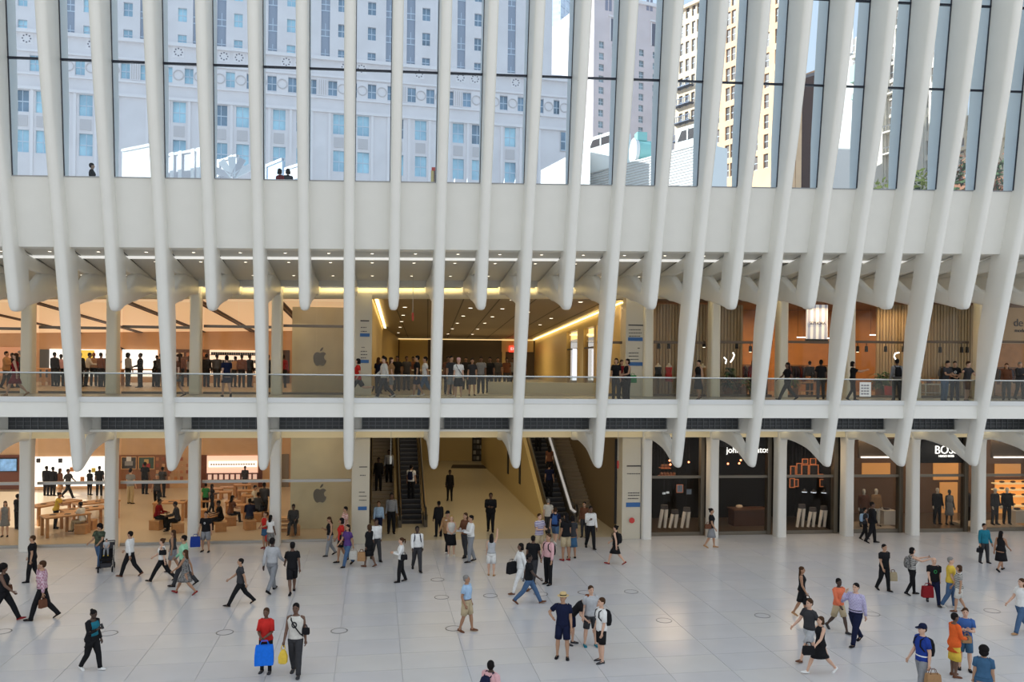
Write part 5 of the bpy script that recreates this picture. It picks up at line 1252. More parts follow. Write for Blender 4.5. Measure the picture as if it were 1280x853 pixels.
# sloping white roof on the left of the shed
a=[P3(676,213,61),P3(716,192,58.5),P3(738,166,57)]; mb=MB()
b0=[Vector((p.x,p.y,GZ)) for p in a]; q=[p+Vector((.4,7,0)) for p in a]; q0=[p+Vector((.4,7,0)) for p in b0]
n=3; mb.add(b0+a+q0+q,[(0,1,4,3),(1,2,5,4),(7,6,9,10),(8,7,10,11),(3,4,10,9),(4,5,11,10),(6,0,3,9),(2,8,11,5),(0,6,7,1),(1,7,8,2)])
tag(mb.build('white_tent',SHW),'smooth white sloping tent roof beside the corrugated shed','tent')
TEAL=mat('pale teal tank paint',(.30,.62,.58),.4)
c=PD(808,190,58.6); t=empty('teal_tank',c-Vector((0,0,.75)),'pale teal cylinder tank lying on the shed roof','tank')
mb=MB(); mb.tube([c-EV*.75,c-EV*.68,c+EV*1.3,c+EV*1.35],[.6,.75,.75,.6],20); part(mb,'drum',TEAL,t,True)
mb=MB(); mb.tube([c-EV*1.0,c-EV*.72],[.9,.8],20); part(mb,'end_ring',SHW,t,True)
c2=PD(801,172,58.5); mb=MB(); mb.obox(c2,EV*.35,DV*.35,Vector((0,0,.3))); part(mb,'hatch',TEAL,t)
# ---- hoardings and bits along the sill
HOARD=mat('bright white hoarding',(.88,.88,.88),.6); HGR=mat('grey hoarding panel',(.62,.61,.64),.6); HBR=mat('brown rail',(.25,.14,.10),.6)
def hoard(px0,px1,py0,D,name,lab,bars=(),face=HOARD):
    f=Facade(PD(px0,450,D+.6),PD(px1,450,D-1.0),name,lab,.3,face); f.root['category']='hoarding'
    z=f.qz((px0+px1)/2,py0)[1]; f.part('sheet',face,(0,f.L,-.12,0,GZ,z)); f.part('rail',HBR,(0,f.L,0,.05,GZ+.35,GZ+.5))
    for b in bars:
        q=f.qz(b,200)[0]; f.part('bar',HOARD,(q-.14,q+.14,0,.08,GZ,z+.03))
    f.part('top_rail',HOARD,(0,f.L,-.16,.06,z-.15,z)); return f
hoard(150,192,183,48,'hoarding','bright white hoarding sheet below the blank limestone pier')
hoard(206,253,189,48,'hoarding','grey hoarding with four white uprights',(216,226,242,249),HGR)
hoard(268,293,198,48,'hoarding','small framed hoarding beside the folded white sail',(274,290),HGR)
hoard(330,350,203,46,'hoarding','pale blue hoarding behind the two heads at the glass',(333,),mat('pale blue sheet',(.55,.66,.80),.6))
hoard(350,375,208,47,'hoarding','white hoarding behind the dark haired visitors')
c=PD(291,221,44); t=empty('folded_sail',(c.x,c.y,GZ),'folded white sail fan spread on the plaza','sail'); 
for k,(ang,m) in enumerate([(25,HGR),(45,HOARD),(65,HOARD),(100,HGR),(130,HOARD)]):
    d=Vector((math.cos(math.radians(180-ang)),0,math.sin(math.radians(ang)))) if k<1 else Vector((math.cos(math.radians(ang)),0,math.sin(math.radians(ang))))
    d=Vector((-math.cos(math.radians(20+k*32)),.1,math.sin(math.radians(20+k*32)))); mb=MB(); q=d.cross(Vector((0,1,0))).normalized()*.14
    mb.hexa([c-q,c+q,c+q+Vector((0,.05,0)),c-q+Vector((0,.05,0)),c+d*1.1-q*1.4,c+d*1.1+q*1.4,c+d*1.1+q*1.4+Vector((0,.05,0)),c+d*1.1-q*1.4+Vector((0,.05,0))]); part(mb,'blade',m,t)
mb=MB(); mb.tube([Vector((c.x,c.y,GZ)),c],.05,6); part(mb,'mast',HGR,t)
c=PD(544,228,40); t=empty('plaza_post',(c.x,c.y,GZ),'yellow post with a red cap standing on the plaza','post')
mb=MB(); z1=PD(544,214,40).z; mb.box((c.x-.2,c.y-.1,GZ),(c.x-.07,c.y+.1,z1)); mb.box((c.x+.07,c.y-.1,GZ),(c.x+.2,c.y+.1,z1)); part(mb,'post',mat('yellow post paint',(.75,.55,.22),.6),t)
mb=MB(); mb.box((c.x-.07,c.y-.08,GZ),(c.x+.07,c.y+.08,z1)); part(mb,'core',HBR,t)
mb=MB(); mb.box((c.x-.17,c.y-.12,z1),(c.x+.17,c.y+.12,z1+.16)); part(mb,'cap',mat('red cap paint',(.65,.08,.05),.6),t)
for px0,px1,py,lab in ((563,605,222,'low white crumpled sheet heap on the plaza'),(626,662,222,'low white sheet heap beside the red cone')):
    mb=MB(); rs=[]; n=9
    for i in range(n):
        f_=i/(n-1); p=PD(lerp(px0,px1,f_),228,44); h=(PD(600,py,44).z-GZ)*(.75+.3*math.sin(i*2.1))
        rs.append([p+Vector((0,-.6,GZ-p.z)),p+Vector((0,-.3,GZ-p.z+h*.8)),p+Vector((0,.2,GZ-p.z+h)),p+Vector((0,.7,GZ-p.z))])
    mb.rings(rs); tag(mb.build('sheet_heap',HOARD,smooth=True),lab,'sheet')
c=PD(655,230,40); mb=MB(); mb.lathe([(.2,0),(.2,.05),(.12,.06),(.03,PD(655,225,40).z-GZ+.15)],(c.x,c.y,GZ),12); tag(mb.build('traffic_cone',mat('orange red cone',(.75,.12,.04),.5),smooth=True),'orange red traffic cone on the plaza','cone')
# ---- street trees
def tree(px,py_top,D,rx,lab,mats,n=800):
    p=PD(px,300,D); zt=PD(px,py_top,D).z; t=empty('street_tree',(p.x,p.y,GZ),lab,'tree')
    mb=MB(); mb.tube([Vector((p.x,p.y,GZ)),Vector((p.x+.2,p.y,GZ+(zt-GZ)*.45)),Vector((p.x,p.y,GZ+(zt-GZ)*.8))],[.22,.16,.06],8); part(mb,'trunk',mat('bark',(.12,.09,.06),.9),t,True)
    for k,m in enumerate(mats):
        mb=MB()
        for i in range(n):
            th=random.uniform(0,6.283); u=random.uniform(-1,1); r=random.random()**.4; h=(zt-GZ)*.62
            c=Vector((p.x+rx*r*math.cos(th)*math.sqrt(1-u*u),p.y+rx*r*math.sin(th)*math.sqrt(1-u*u),GZ+h+ (zt-GZ-h)*u*r*1.0))
            a=Vector((random.gauss(0,1),random.gauss(0,1),random.gauss(0,1))).normalized(); b=a.orthogonal().normalized(); w=random.uniform(.22,.48)
            mb.quad(c-a*w,c-b*w*.6,c+a*w,c+b*w*.6)
        tag(part(mb,'foliage',m,t),kind='stuff')
LG=mat('yellow green foliage',(.30,.34,.06),.8); LG2=mat('bright foliage',(.42,.42,.10),.8); DG=mat('dark foliage',(.05,.09,.03),.8); RB=mat('russet foliage',(.30,.13,.07),.8)
tree(1112,220,95,4.2,'bright yellow green tree under the cream balconies',(LG,LG2)); tree(1160,206,90,4.0,'round yellow green tree before the pale building',(LG,LG2,DG))
tree(1212,188,75,3.4,'dark tree with russet leaves beside the street lamp',(DG,RB)); tree(1274,176,78,3.6,'tall dark street tree with russet leaves',(DG,RB))
# round street sign
c=PD(1214,220,60); t=empty('street_lamp',(c.x,c.y,GZ),'pale ring shaped street lamp before the dark tree','street lamp'); mb=MB(); n=18
mb.rings([[c+Vector((r*math.cos(2*math.pi*k/n),o,r*math.sin(2*math.pi*k/n))) for k in range(n)] for r,o in ((.40,0),(.40,.08),(.28,.08),(.28,0))],closed=True); part(mb,'ring',mat('pale lamp ring',(.55,.62,.72),.4),t,True)
mb=MB(); mb.tube([Vector((c.x,c.y+.04,GZ)),Vector((c.x,c.y+.04,c.z-.38))],.06,6); part(mb,'pole',mat('grey pole',(.3,.33,.38),.5),t,True)
# ================================================================== PEOPLE
SKIN={'l':(.62,.38,.27),'m':(.44,.25,.155),'t':(.36,.19,.11),'d':(.135,.068,.042),'k':(.065,.035,.024)}
HAIRC={'black':(.012,.010,.010),'brown':(.06,.03,.016),'blond':(.42,.27,.11),'grey':(.22,.21,.20),'red':(.2,.06,.02)}
COLR={'black':(.014,.014,.016),'charcoal':(.045,.045,.05),'navy':(.012,.016,.045),'white':(.78,.78,.77),'offwhite':(.62,.60,.55),'grey':(.25,.26,.28),'lgrey':(.45,.46,.48),'blue':(.05,.12,.34),'lblue':(.36,.52,.72),'jeans':(.07,.13,.24),'denim':(.05,.12,.22),'red':(.55,.03,.025),'orange':(.75,.13,.03),'coral':(.72,.18,.09),'yellow':(.72,.50,.07),'khaki':(.48,.39,.25),'purple':(.10,.05,.20),'teal':(.02,.17,.24),'mint':(.32,.62,.42),'green':(.03,.22,.07),'pink':(.68,.40,.42),'brown':(.14,.06,.035),'tan':(.38,.22,.11),'darkred':(.22,.015,.02),'royal':(.02,.05,.28),'azure':(.015,.16,.72)}
def cmat(c):
    if c=='plaid': return checks('plaid shirt',(.42,.20,.27),(.62,.45,.52),16)
    if c=='lavender': return checks('lavender check',(.40,.36,.56),(.50,.47,.66),22)
    if c=='stripe': return stripes('purple stripes',(.10,.06,.25),(.72,.70,.75),5.2,'Z',.8)
    if c=='bwstripe': return stripes('black white stripes',(.03,.03,.03),(.62,.60,.56),6.5,'Z',.8)
    if c=='redstripe': return stripes('red white stripes',(.75,.70,.68),(.5,.1,.08),6,'Z',.8)
    if c=='camo': return mat('camouflage cloth',(.045,.06,.035),.85,noise=.75,scale=9)
    if c=='pattern': return mat('grey patterned cloth',(.17,.165,.16),.85,noise=.8,scale=24)
    return mat('cloth '+c,COLR[c],.9,noise=.08,scale=14,spec=.12)
POSE={
 'stand':dict(L=((2,3,3),(-2,3,3)),A=((4,8,14,2),(2,8,14,2))),
 'wide':dict(L=((4,7,3),(-3,7,3)),A=((4,12,18,2),(2,12,18,2))),
 'walk':dict(L=((24,1,8),(-19,1,24)),A=((-20,7,16,2),(24,7,26,4))),
 'walkr':dict(L=((-19,1,24),(24,1,8)),A=((24,7,26,4),(-20,7,16,2))),
 'stride':dict(L=((31,1,6),(-27,1,18)),A=((-26,8,16,2),(30,8,24,4))),
 'strider':dict(L=((-27,1,18),(31,1,6)),A=((30,8,24,4),(-26,8,16,2))),
 'step':dict(L=((12,2,8),(-10,2,18)),A=((-8,8,16,2),(10,8,22,4))),
 'phone':dict(L=((18,2,10),(-12,2,22)),A=((2,8,20,4),(14,6,105,26)),head=(0,18)),
 'ear':dict(L=((22,1,8),(-19,1,24)),A=((-18,7,16,2),(50,18,140,34))),
 'hip':dict(L=((2,5,2),(-2,6,2)),A=((3,8,14,2),(-14,44,86,70)),head=(-25,0)),
 'photo':dict(L=((12,2,8),(-8,2,20)),A=((72,4,30,8),(66,6,40,8))),
 'photo1':dict(L=((3,3,3),(-3,3,3)),A=((10,8,20,2),(120,10,40,8))),
 'hold':dict(L=((10,2,8),(-7,2,14)),A=((18,7,82,34),(18,7,82,34))),
 'holdstand':dict(L=((2,3,3),(-2,3,3)),A=((14,7,60,34),(14,7,60,34))),
 'folded':dict(L=((3,4,3),(-3,4,3)),A=((24,8,92,58),(22,8,98,58))),
 'pocket':dict(L=((14,3,8),(-8,3,10)),A=((-10,14,34,16),(-10,14,34,16)),head=(12,-4)),
 'push':dict(L=((16,2,8),(-14,2,20)),A=((26,6,40,4),(26,6,40,4))),
 'lean':dict(L=((-4,3,3),(2,3,8)),A=((40,8,62,18),(44,8,58,14)),lean=12),
 'elbow':dict(L=((-4,3,3),(8,3,14)),A=((40,8,50,10),(30,60,70,10)),lean=6),
 'sit':dict(L=((84,7,84),(84,7,80)),A=((30,8,62,18),(28,8,66,18)),lean=10,seat=.47),
 'stoop':dict(L=((4,3,6),(-4,3,6)),A=((40,6,50,20),(40,6,50,20)),lean=42),
 'lookup':dict(L=((3,3,3),(-2,3,3)),A=((4,8,14,2),(2,8,14,2)),head=(35,-18)),
 'run':dict(L=((30,1,10),(-34,1,58)),A=((-24,8,60,4),(26,8,62,4))),
}
RINGS={'m':[(.462,.058,.050,.002),(.49,.088,.064,.006),(.53,.094,.068,.008),(.58,.086,.062,.004),(.63,.081,.058,.0),(.68,.088,.062,-.002),(.73,.099,.067,-.002),(.775,.104,.064,.0),(.805,.094,.052,.004),(.828,.060,.042,.006),(.846,.034,.034,.004)],
       'f':[(.462,.060,.050,.002),(.49,.094,.066,.008),(.53,.099,.070,.010),(.58,.084,.060,.004),(.63,.070,.052,.0),(.68,.075,.056,-.003),(.73,.085,.068,-.010),(.775,.086,.060,-.002),(.805,.078,.048,.004),(.828,.050,.038,.006),(.846,.029,.030,.004)]}
HEADR=[(.866,.016,.020,-.020),(.878,.030,.037,-.013),(.895,.038,.047,-.006),(.920,.0425,.053,.0),(.945,.0445,.056,.002),(.965,.0425,.054,.004),(.984,.032,.041,.004),(.997,.014,.018,.004)]
BODIES=[]
class Fig: pass
def person(px,fy,h,head,sex='m',skin='l',hair=('short','black'),top=('tee','black'),bot=('pants','black'),shoes='black',pose='walk',label='',z=0.0,loc=None,fat=1.0,hatc=None,extra=(),lod=0,group=None,headrot=None,mannequin=False,cat='person',name='person'):
    P=POSE[pose]; g=Fig()
    loc=Vector(loc) if loc is not None else PZ(px,fy,z)
    root=empty(name,(loc.x,loc.y,loc.z),label,cat,group,rz=math.radians(head))
    lean=math.radians(P.get('lean',0)); hy,hp=headrot or P.get('head',(0,0)); R=RINGS[sex]
    seat=P.get('seat')
    # --- legs
    def dirv(p,ab,sd): p=math.radians(p); ab=math.radians(ab); return Vector((sd*math.sin(ab),-math.sin(p)*math.cos(ab),-math.cos(p)*math.cos(ab)))
    legs=[]
    for sd,(p,ab,kn) in zip((1,-1),P['L']):
        hip=Vector((sd*.048*h,0,.50*h)); kd=dirv(p,ab,sd); knee=hip+kd*.242*h; sdv=dirv(p-kn,ab*.4,sd); ank=knee+sdv*.222*h
        pitch=max(0,-(p-kn))*.75 if (p-kn)<0 else -min(18,(p-kn)*.5)
        if seat: pitch=0
        pr=math.radians(pitch); fdir=Vector((sd*.12,-math.cos(pr),-math.sin(pr))).normalized(); fup=Vector((0,-math.sin(pr),math.cos(pr)))
        legs.append((hip,knee,ank,fdir,fup,sd))
    low=min(min((a-u*.040*h).z,(a+f*.10*h-u*.038*h).z,(a-f*.035*h-u*.04*h).z) for _,_,a,f,u,_ in legs)
    dz=-low
    if seat: dz=seat+.068*h-.50*h
    up=Vector((0,0,dz))
    legs=[(a+up,b+up,c+up,f,u,s) for a,b,c,f,u,s in legs]
    RL=Matrix.Rotation(lean,3,'X')      # + leans toward -y
    pv=Vector((0,0,.52*h+dz))
    def tb(p): p=Vector(p); return pv+RL@(p+up-pv) if p.z>.52*h else p+up
    def ring(zf,rx,ry,yo,n=14,mx=1.0,ad=0.0):
        return [tb(Vector(((rx*fat*mx+ad)*h*math.cos(2*math.pi*k/n),(ry*fat*mx+ad)*h*math.sin(2*math.pi*k/n)+yo*h,zf*h))) for k in range(n)]
    RH=Matrix.Rotation(math.radians(hy),3,'Z')@Matrix.Rotation(math.radians(hp),3,'X')
    nb=Vector((0,.004*h,.85*h))
    def hd(p): p=Vector(p)*h; q=nb+RH@(p-nb); return tb(q)
    # --- arms
    shw=(.097 if sex=='m' else .083)*(.5+.5*fat); arms=[]
    for sd,(p,ab,fl,inw) in zip((1,-1),P['A']):
        sh=tb(Vector((sd*shw*h,.004*h,.802*h))); d1=RL@dirv(p,ab,sd); el=sh+d1*.172*h; d2=RL@dirv(p+fl,ab-inw,sd); wr=el+d2*.148*h; arms.append((sh,el,wr,d1,d2,sd))
    # --- body
    b=MB(); n=12
    b.rings([ring(*r,n=n) for r in R])
    b.tube([tb(Vector((0,.006*h,.83*h))),hd((0,.0,.885))],[.031*h*(1 if sex=='m' else .88)]*2,10)
    b.rings([[hd((rx*math.cos(2*math.pi*k/n),ry*math.sin(2*math.pi*k/n)+yo,zf)) for k in range(n)] for zf,rx,ry,yo in HEADR])
    b.ell(hd((0,-.056,.921)),(.009*h,.013*h,.014*h),8,5)
    for sd in (1,-1): b.ell(hd((sd*.045,.004,.922)),(.008*h,.013*h,.018*h),6,5)
    for sh,el,wr,d1,d2,sd in arms:
        b.tube([sh-d1*.01*h-Vector((sd*.03*h,0,0)),sh,sh.lerp(el,.35),el,el.lerp(wr,.3),wr,wr+d2*.02*h],[.030*h,.034*h*fat,.030*h*fat,.0235*h,.0245*h,.0165*h,.0155*h],8)
    for hip,knee,ank,fd,fu,sd in legs:
        b.tube([hip+Vector((0,0,.03*h)),hip,hip.lerp(knee,.4),knee,knee.lerp(ank,.3),knee.lerp(ank,.75),ank-fu*.01*h],[.045*h,.054*h*fat,.048*h*fat,.034*h,.035*h,.023*h,.021*h],10)
        b.tube([ank-fd*.028*h-fu*.022*h,ank+fd*.02*h-fu*.02*h,ank+fd*.06*h-fu*.026*h,ank+fd*.095*h-fu*.03*h],[(.017*h,.02*h),(.02*h,.022*h),(.014*h,.025*h),(.008*h,.018*h)],8)
    bo=bpy.data.objects.new('body',b.mesh('body',mat('skin '+skin,SKIN[skin],.55) if not mannequin else mat('mannequin '+skin,{'l':(.75,.68,.58),'d':(.05,.05,.05)}.get(skin,(.7,.62,.52)),.4),True,None)); COL.objects.link(bo); bo.parent=root
    md=bo.modifiers.new('r','REMESH'); md.mode='VOXEL'; md.voxel_size=(.019 if lod==0 else .028)*h/1.75; md.use_smooth_shade=True
    # --- hands, joined to the body after the remesh
    hm=MB()
    for sh,el,wr,d1,d2,sd in arms:
        fwd=d2; side_=fwd.cross(Vector((sd,0,0))); side_=side_.normalized() if side_.length>.1 else Vector((0,1,0)); nrm=side_.cross(fwd).normalized()   # palm normal roughly toward body
        pal=-nrm if (nrm.x*sd)>0 else nrm
        hm.tube([wr-fwd*.006*h,wr+fwd*.018*h,wr+fwd*.045*h,wr+fwd*.052*h],[(.013*h,.011*h),(.011*h,.020*h),(.010*h,.022*h),(.006*h,.018*h)] if abs(side_.z)<2 else .01*h,8)
        for i,L in enumerate((.038,.043,.040,.032)):
            bp=wr+fwd*.047*h+side_*((i-1.5)*.0105*h); m1=bp+fwd*L*.5*h+pal*.006*h; m2=bp+fwd*L*.85*h+pal*.018*h
            hm.tube([bp,m1,m2],[.0052*h,.005*h,.0038*h],5)
        bp=wr+fwd*.016*h-side_*.017*h; hm.tube([bp,bp+fwd*.018*h-side_*.012*h+pal*.006*h,bp+fwd*.036*h-side_*.014*h+pal*.012*h],[.0068*h,.006*h,.0045*h],5)
    BODIES.append((bo,hm))
    M_=cmat
    # --- trousers / skirt / shorts
    kind,c=bot
    if kind in('pants','shorts','leggings'):
        mb=MB(); ad=.007 if kind!='leggings' else .004
        mb.rings([ring(r[0],r[1],r[2],r[3],14,1.03,ad) for r in R[:5]])
        for hip,knee,ank,fd,fu,sd in legs:
            if kind=='shorts':
                e=hip.lerp(knee,.86); mb.tube([hip+Vector((0,0,.02*h)),hip,hip.lerp(knee,.45),e],[.050*h,.063*h*fat,.060*h*fat,.056*h],12)
            else:
                k=1.0 if kind=='pants' else .82
                mb.tube([hip+Vector((0,0,.02*h)),hip,hip.lerp(knee,.45),knee,knee.lerp(ank,.35),knee.lerp(ank,.85),ank+fd*.004*h-fu*.012*h],[.050*h,.062*h*fat,.055*h*fat,.045*h*k,.043*h*k,.036*h*k,.037*h*k],12)
        part(mb,'shorts' if kind=='shorts' else 'trousers',M_(c),root,True,None,world=False)
    hem=None
    if kind in('skirt','miniskirt') or top[0]=='dress' or top[0]=='longdress':
        f={'skirt':.98,'miniskirt':.62,'pants':.9,'shorts':.9,'none':.86}[kind]
        if top[0]=='longdress': f=1.5
        def legpt(l,f): hip,knee,ank=l[:3]; return hip.lerp(knee,f) if f<=1 else knee.lerp(ank,f-1)
        n=16; rs=[]; 
        for t_ in (0,.25,.6,1.0):
            a,b_=legpt(legs[0],f*t_),legpt(legs[1],f*t_); c_=(a+b_)/2; rx=abs(a.x-b_.x)/2+lerp(.058,.070,t_)*h*fat; ry=abs(a.y-b_.y)/2+lerp(.066,.070,t_)*h*fat
            rs.append([Vector((c_.x+rx*math.cos(2*math.pi*k/n),c_.y+ry*math.sin(2*math.pi*k/n),c_.z)) for k in range(n)])
        rs=rs[::-1]; 
        rs+= [ring(r[0],r[1],r[2],r[3],n,1.02,.008) for r in R[2:5]]
        mb=MB(); mb.rings(rs); part(mb,'skirt',M_(c if kind in('skirt','miniskirt') else top[1]),root,True,None,world=False)
    # --- top
    tk,tcol=top[0],top[1]
    if tk!='none':
        mb=MB(); n=16
        loose={'tee':.012,'shirt':.014,'long':.010,'tank':.012,'jacket':.026,'dress':.007,'longdress':.010,'hoodie':.022,'polo':.012,'cardigan':.02}[tk]
        zlow={'tee':.505,'shirt':.55,'long':.52,'tank':.54,'jacket':.47,'dress':.56,'longdress':.56,'hoodie':.50,'polo':.53,'cardigan':.40}[tk]
        if len(top)>2: zlow=top[2]
        rs=[]
        rr_=[r for r in R if r[0]>=zlow and r[0]<.835]
        def rint(z):
            for a,b_ in zip(R,R[1:]):
                if a[0]<=z<=b_[0]: t_=(z-a[0])/(b_[0]-a[0]); return tuple(lerp(a[i],b_[i],t_) for i in range(4))
            return (z,)+tuple(R[1][1:])
        z0=rint(max(zlow,.47)); 
        if zlow<.47: rs.append(ring(zlow,.098,.075,.006,n,1,loose))
        if not rr_ or z0[0]<rr_[0][0]-.005: rs.append(ring(*z0,n=n,mx=1.02,ad=loose))
        rs+=[ring(*r,n=n,mx=1.02,ad=loose if r[0]<.80 else loose*.7) for r in rr_]
        if tk not in('tank',): rs.append(ring(.838,.042,.038,.005,n,1.0,.006))
        if tk=='cardigan':
            m0=MB()
            def openring(r):
                c_=Vector((0,0,0))
                for p in r: c_+=p
                c_/=len(r); nn=len(r); out=[]; ks=[k for k in range(nn) if not (11<=k<=13)]; ks=[14,15]+[k for k in range(0,11)]
                out=[r[k] for k in ks]; return out+[c_.lerp(p,.90) for p in out[::-1]]
            mb.rings([openring(r) for r in rs[:-1]])
        else: mb.rings(rs)
        sl={'tee':.62,'polo':.62,'shirt':2,'long':2,'tank':0,'jacket':2,'dress':.0,'longdress':.6,'hoodie':2,'cardigan':2}[tk]
        if len(top)>3: sl=top[3]
        for sh,el,wr,d1,d2,sd in arms:
            if sl<=0: continue
            w=.005*h+loose*h*.4
            if sl<=1:
                e=sh.lerp(el,sl); mb.tube([sh-d1*.012*h-Vector((sd*.03*h,0,0)),sh,e],[.030*h+w*.6,.034*h*fat+w*.7,.031*h*fat+w],10)
            else:
                mb.tube([sh-d1*.012*h-Vector((sd*.03*h,0,0)),sh,sh.lerp(el,.5),el,el.lerp(wr,.5),wr-d2*.008*h],[.030*h+w*.6,.034*h*fat+w*.7,.030*h*fat+w*.7,.025*h+w*.6,.023*h+w*.5,.018*h+w*.5],10)
        nm={'tee':'shirt','polo':'shirt','shirt':'shirt','long':'shirt','tank':'shirt','jacket':'jacket','dress':'dress','longdress':'dress','hoodie':'hoodie','cardigan':'cardigan'}[tk]
        part(mb,nm,M_(tcol),root,True,None,world=False)
        if tk=='jacket' and lod==0:
            mb=MB(); q=[tb(Vector((x*h,y*h,zz*h))) for x,y,zz in ((-.026,-.079,.80),(.026,-.079,.80),(.018,-.092,.70),(-.018,-.092,.70))]; mb.add(q+[p+Vector((0,.012*h,0)) for p in q],[(0,1,2,3),(7,6,5,4),(0,4,5,1),(1,5,6,2),(2,6,7,3),(3,7,4,0)]); part(mb,'shirt_front',M_('white'),root,world=False)
    # --- shoes
    if shoes!='none':
        for hip,knee,ank,fd,fu,sd in legs:
            mb=MB(); s_=fd.cross(fu).normalized(); base=ank-fu*.040*h; rs=[]
            for l,w,t_ in ((-.034,.016,.034),(-.024,.023,.042),(.02,.023,.040),(.055,.027,.028),(.085,.027,.022),(.105,.018,.016),(.113,.008,.010)):
                c_=base+fd*l*h; rs.append([c_-s_*w*h,c_-s_*w*.95*h+fu*t_*.5*h,c_-s_*w*.5*h+fu*t_*h,c_+s_*w*.5*h+fu*t_*h,c_+s_*w*.95*h+fu*t_*.5*h,c_+s_*w*h])
            mb.rings(rs); part(mb,'shoe',M_(shoes),root,True,60,world=False)
    # --- hair and hats
    hk,hc=hair
    if hk!='bald':
        mb=MB(); 
        def hell(c,r,nn=12,m=7): 
            rs=[]
            for i in range(m+1):
                th=math.pi*(i+.2)/(m+.4); rs.append([hd((c[0]+r[0]*math.sin(th)*math.cos(2*math.pi*k/nn),c[1]+r[1]*math.sin(th)*math.sin(2*math.pi*k/nn),c[2]-r[2]*math.cos(th))) for k in range(nn)])
            mb.rings(rs)
        if hk=='curly': hell((0,.012,.955),(.068,.070,.066)); hell((0,.035,.91),(.062,.045,.055))
        else: hell((0,.010,.954),(.0485,.059,.0525))
        hell((0,.024,.930),(.0455,.040,.045))
        if hk in('long','longer'):
            zl=.80 if hk=='long' else .74
            for zz,w,t_ in (((.92),.048,.03),):
                pass
            rs=[]
            for zz,w,t_,y in ((.965,.040,.028,.030),(.92,.052,.030,.032),(.87,.054,.026,.036),(.83,.052,.022,.044),(zl,.040,.014,.052)):
                rs.append([hd((w*math.cos(2*math.pi*k/10),y+t_*math.sin(2*math.pi*k/10),zz)) for k in range(10)])
            mb.rings(rs[::-1])
        if hk=='bob':
            rs=[]
            for zz,w,t_,y in ((.97,.042,.035,.022),(.93,.056,.048,.018),(.89,.058,.046,.022),(.868,.05,.038,.026)): rs.append([hd((w*math.cos(2*math.pi*k/12),y+t_*math.sin(2*math.pi*k/12),zz)) for k in range(12)])
            mb.rings(rs[::-1])
        if hk=='bun': hell((0,.060,.975),(.026,.026,.026))
        if hk=='pony':
            mb.tube([hd((0,.055,.965)),hd((0,.085,.955)),hd((0,.092,.91)),hd((0,.085,.86))],[.012*h,.020*h,.018*h,.006*h],8)
        part(mb,'hair',mat('hair '+hc,HAIRC[hc],.8,spec=.1),root,True,None,world=False)
    if hatc:
        kind2,hcol=hatc; mb=MB(); n=18
        def dring(r,zz,y=.006,sy=1.12): return [hd((r*math.cos(2*math.pi*k/n),y+r*sy*math.sin(2*math.pi*k/n),zz)) for k in range(n)]
        if kind2=='straw':
            mb.rings([dring(.088,.958),dring(.090,.962),dring(.052,.966),dring(.050,.99),dring(.046,1.012),dring(.030,1.018)]); part(mb,'hat',mat('straw',(.62,.46,.22),.8),root,True,50,world=False)
            mb=MB(); mb.rings([dring(.0535,.967),dring(.0525,.982)]); part(mb,'hat_band',M_('black'),root,world=False)
        else:
            mb.rings([dring(.0505,.948),dring(.051,.965),dring(.046,.99),dring(.030,1.008),dring(.008,1.012)])
            br=[hd((x,y,zz)) for x,y,zz in ((-.042,-.035,.958),(.042,-.035,.958),(.036,-.085,.952),(.015,-.102,.950),(-.015,-.102,.950),(-.036,-.085,.952))]
            mb.add(br+[p+Vector((0,0,.006*h)) for p in br],[(5,4,3,2,1,0),(6,7,8,9,10,11)]+[(i,(i+1)%6,6+(i+1)%6,6+i) for i in range(6)])
            part(mb,'cap',M_(hcol),root,True,50,world=False)
    # --- face
    if lod==0 and not mannequin:
        mb=MB()
        for sd in (1,-1): mb.ell(hd((sd*.0175,-.0505,.936)),(.0065*h,.005*h,.0042*h),8,5)
        part(mb,'eyes',mat('eye dark',(.02,.015,.012),.3),root,True,None,world=False)
        mb=MB()
        for sd in (1,-1): mb.tube([hd((sd*.009,-.0535,.946)),hd((sd*.019,-.052,.949)),hd((sd*.028,-.046,.946))],.0024*h,4)
        part(mb,'eyebrows',mat('hair '+(hc if hk!='bald' else 'black'),HAIRC[hc if hk!='bald' else 'black'],.8,spec=.1),root,world=False)
        mb=MB(); mb.ell(hd((0,-.0475,.898)),(.013*h,.006*h,.0045*h),8,5); part(mb,'lips',mat('lip '+skin,tuple(v*f for v,f in zip(SKIN[skin],(.8,.5,.5))),.5),root,True,None,world=False)
    # --- worn extras
    for e in extra:
        if e[0]=='backpack':
            mb=MB(); rs=[]
            for zz,w,d,y in ((.565,.060,.030,.100),(.575,.072,.042,.108),(.64,.076,.050,.115),(.73,.072,.046,.112),(.79,.058,.036,.100),(.805,.035,.022,.092)):
                pts=[]
                for k in range(14):
                    c_,s_=math.cos(2*math.pi*k/14),math.sin(2*math.pi*k/14); pts.append(tb(Vector(((w*math.copysign(abs(c_)**.6,c_))*h,(y+d*math.copysign(abs(s_)**.6,s_))*h*(.5+.5*fat),zz*h))))
                rs.append(pts)
            mb.rings(rs); part(mb,'backpack',M_(e[1]),root,True,None,world=False)
            mb=MB()
            for sd in (1,-1): mb.tube([tb(Vector((sd*.05*h,.075*h,.79*h))),tb(Vector((sd*.055*h,.02*h,.842*h))),tb(Vector((sd*.06*h,-.07*h,.80*h))),tb(Vector((sd*.07*h,-.083*h,.72*h))),tb(Vector((sd*.088*h,-.03*h,.65*h))),tb(Vector((sd*.07*h,.07*h,.62*h)))],[(.006*h,.012*h)]*6,6)
            part(mb,'backpack_straps',M_(e[1]),root,True,None,world=False)
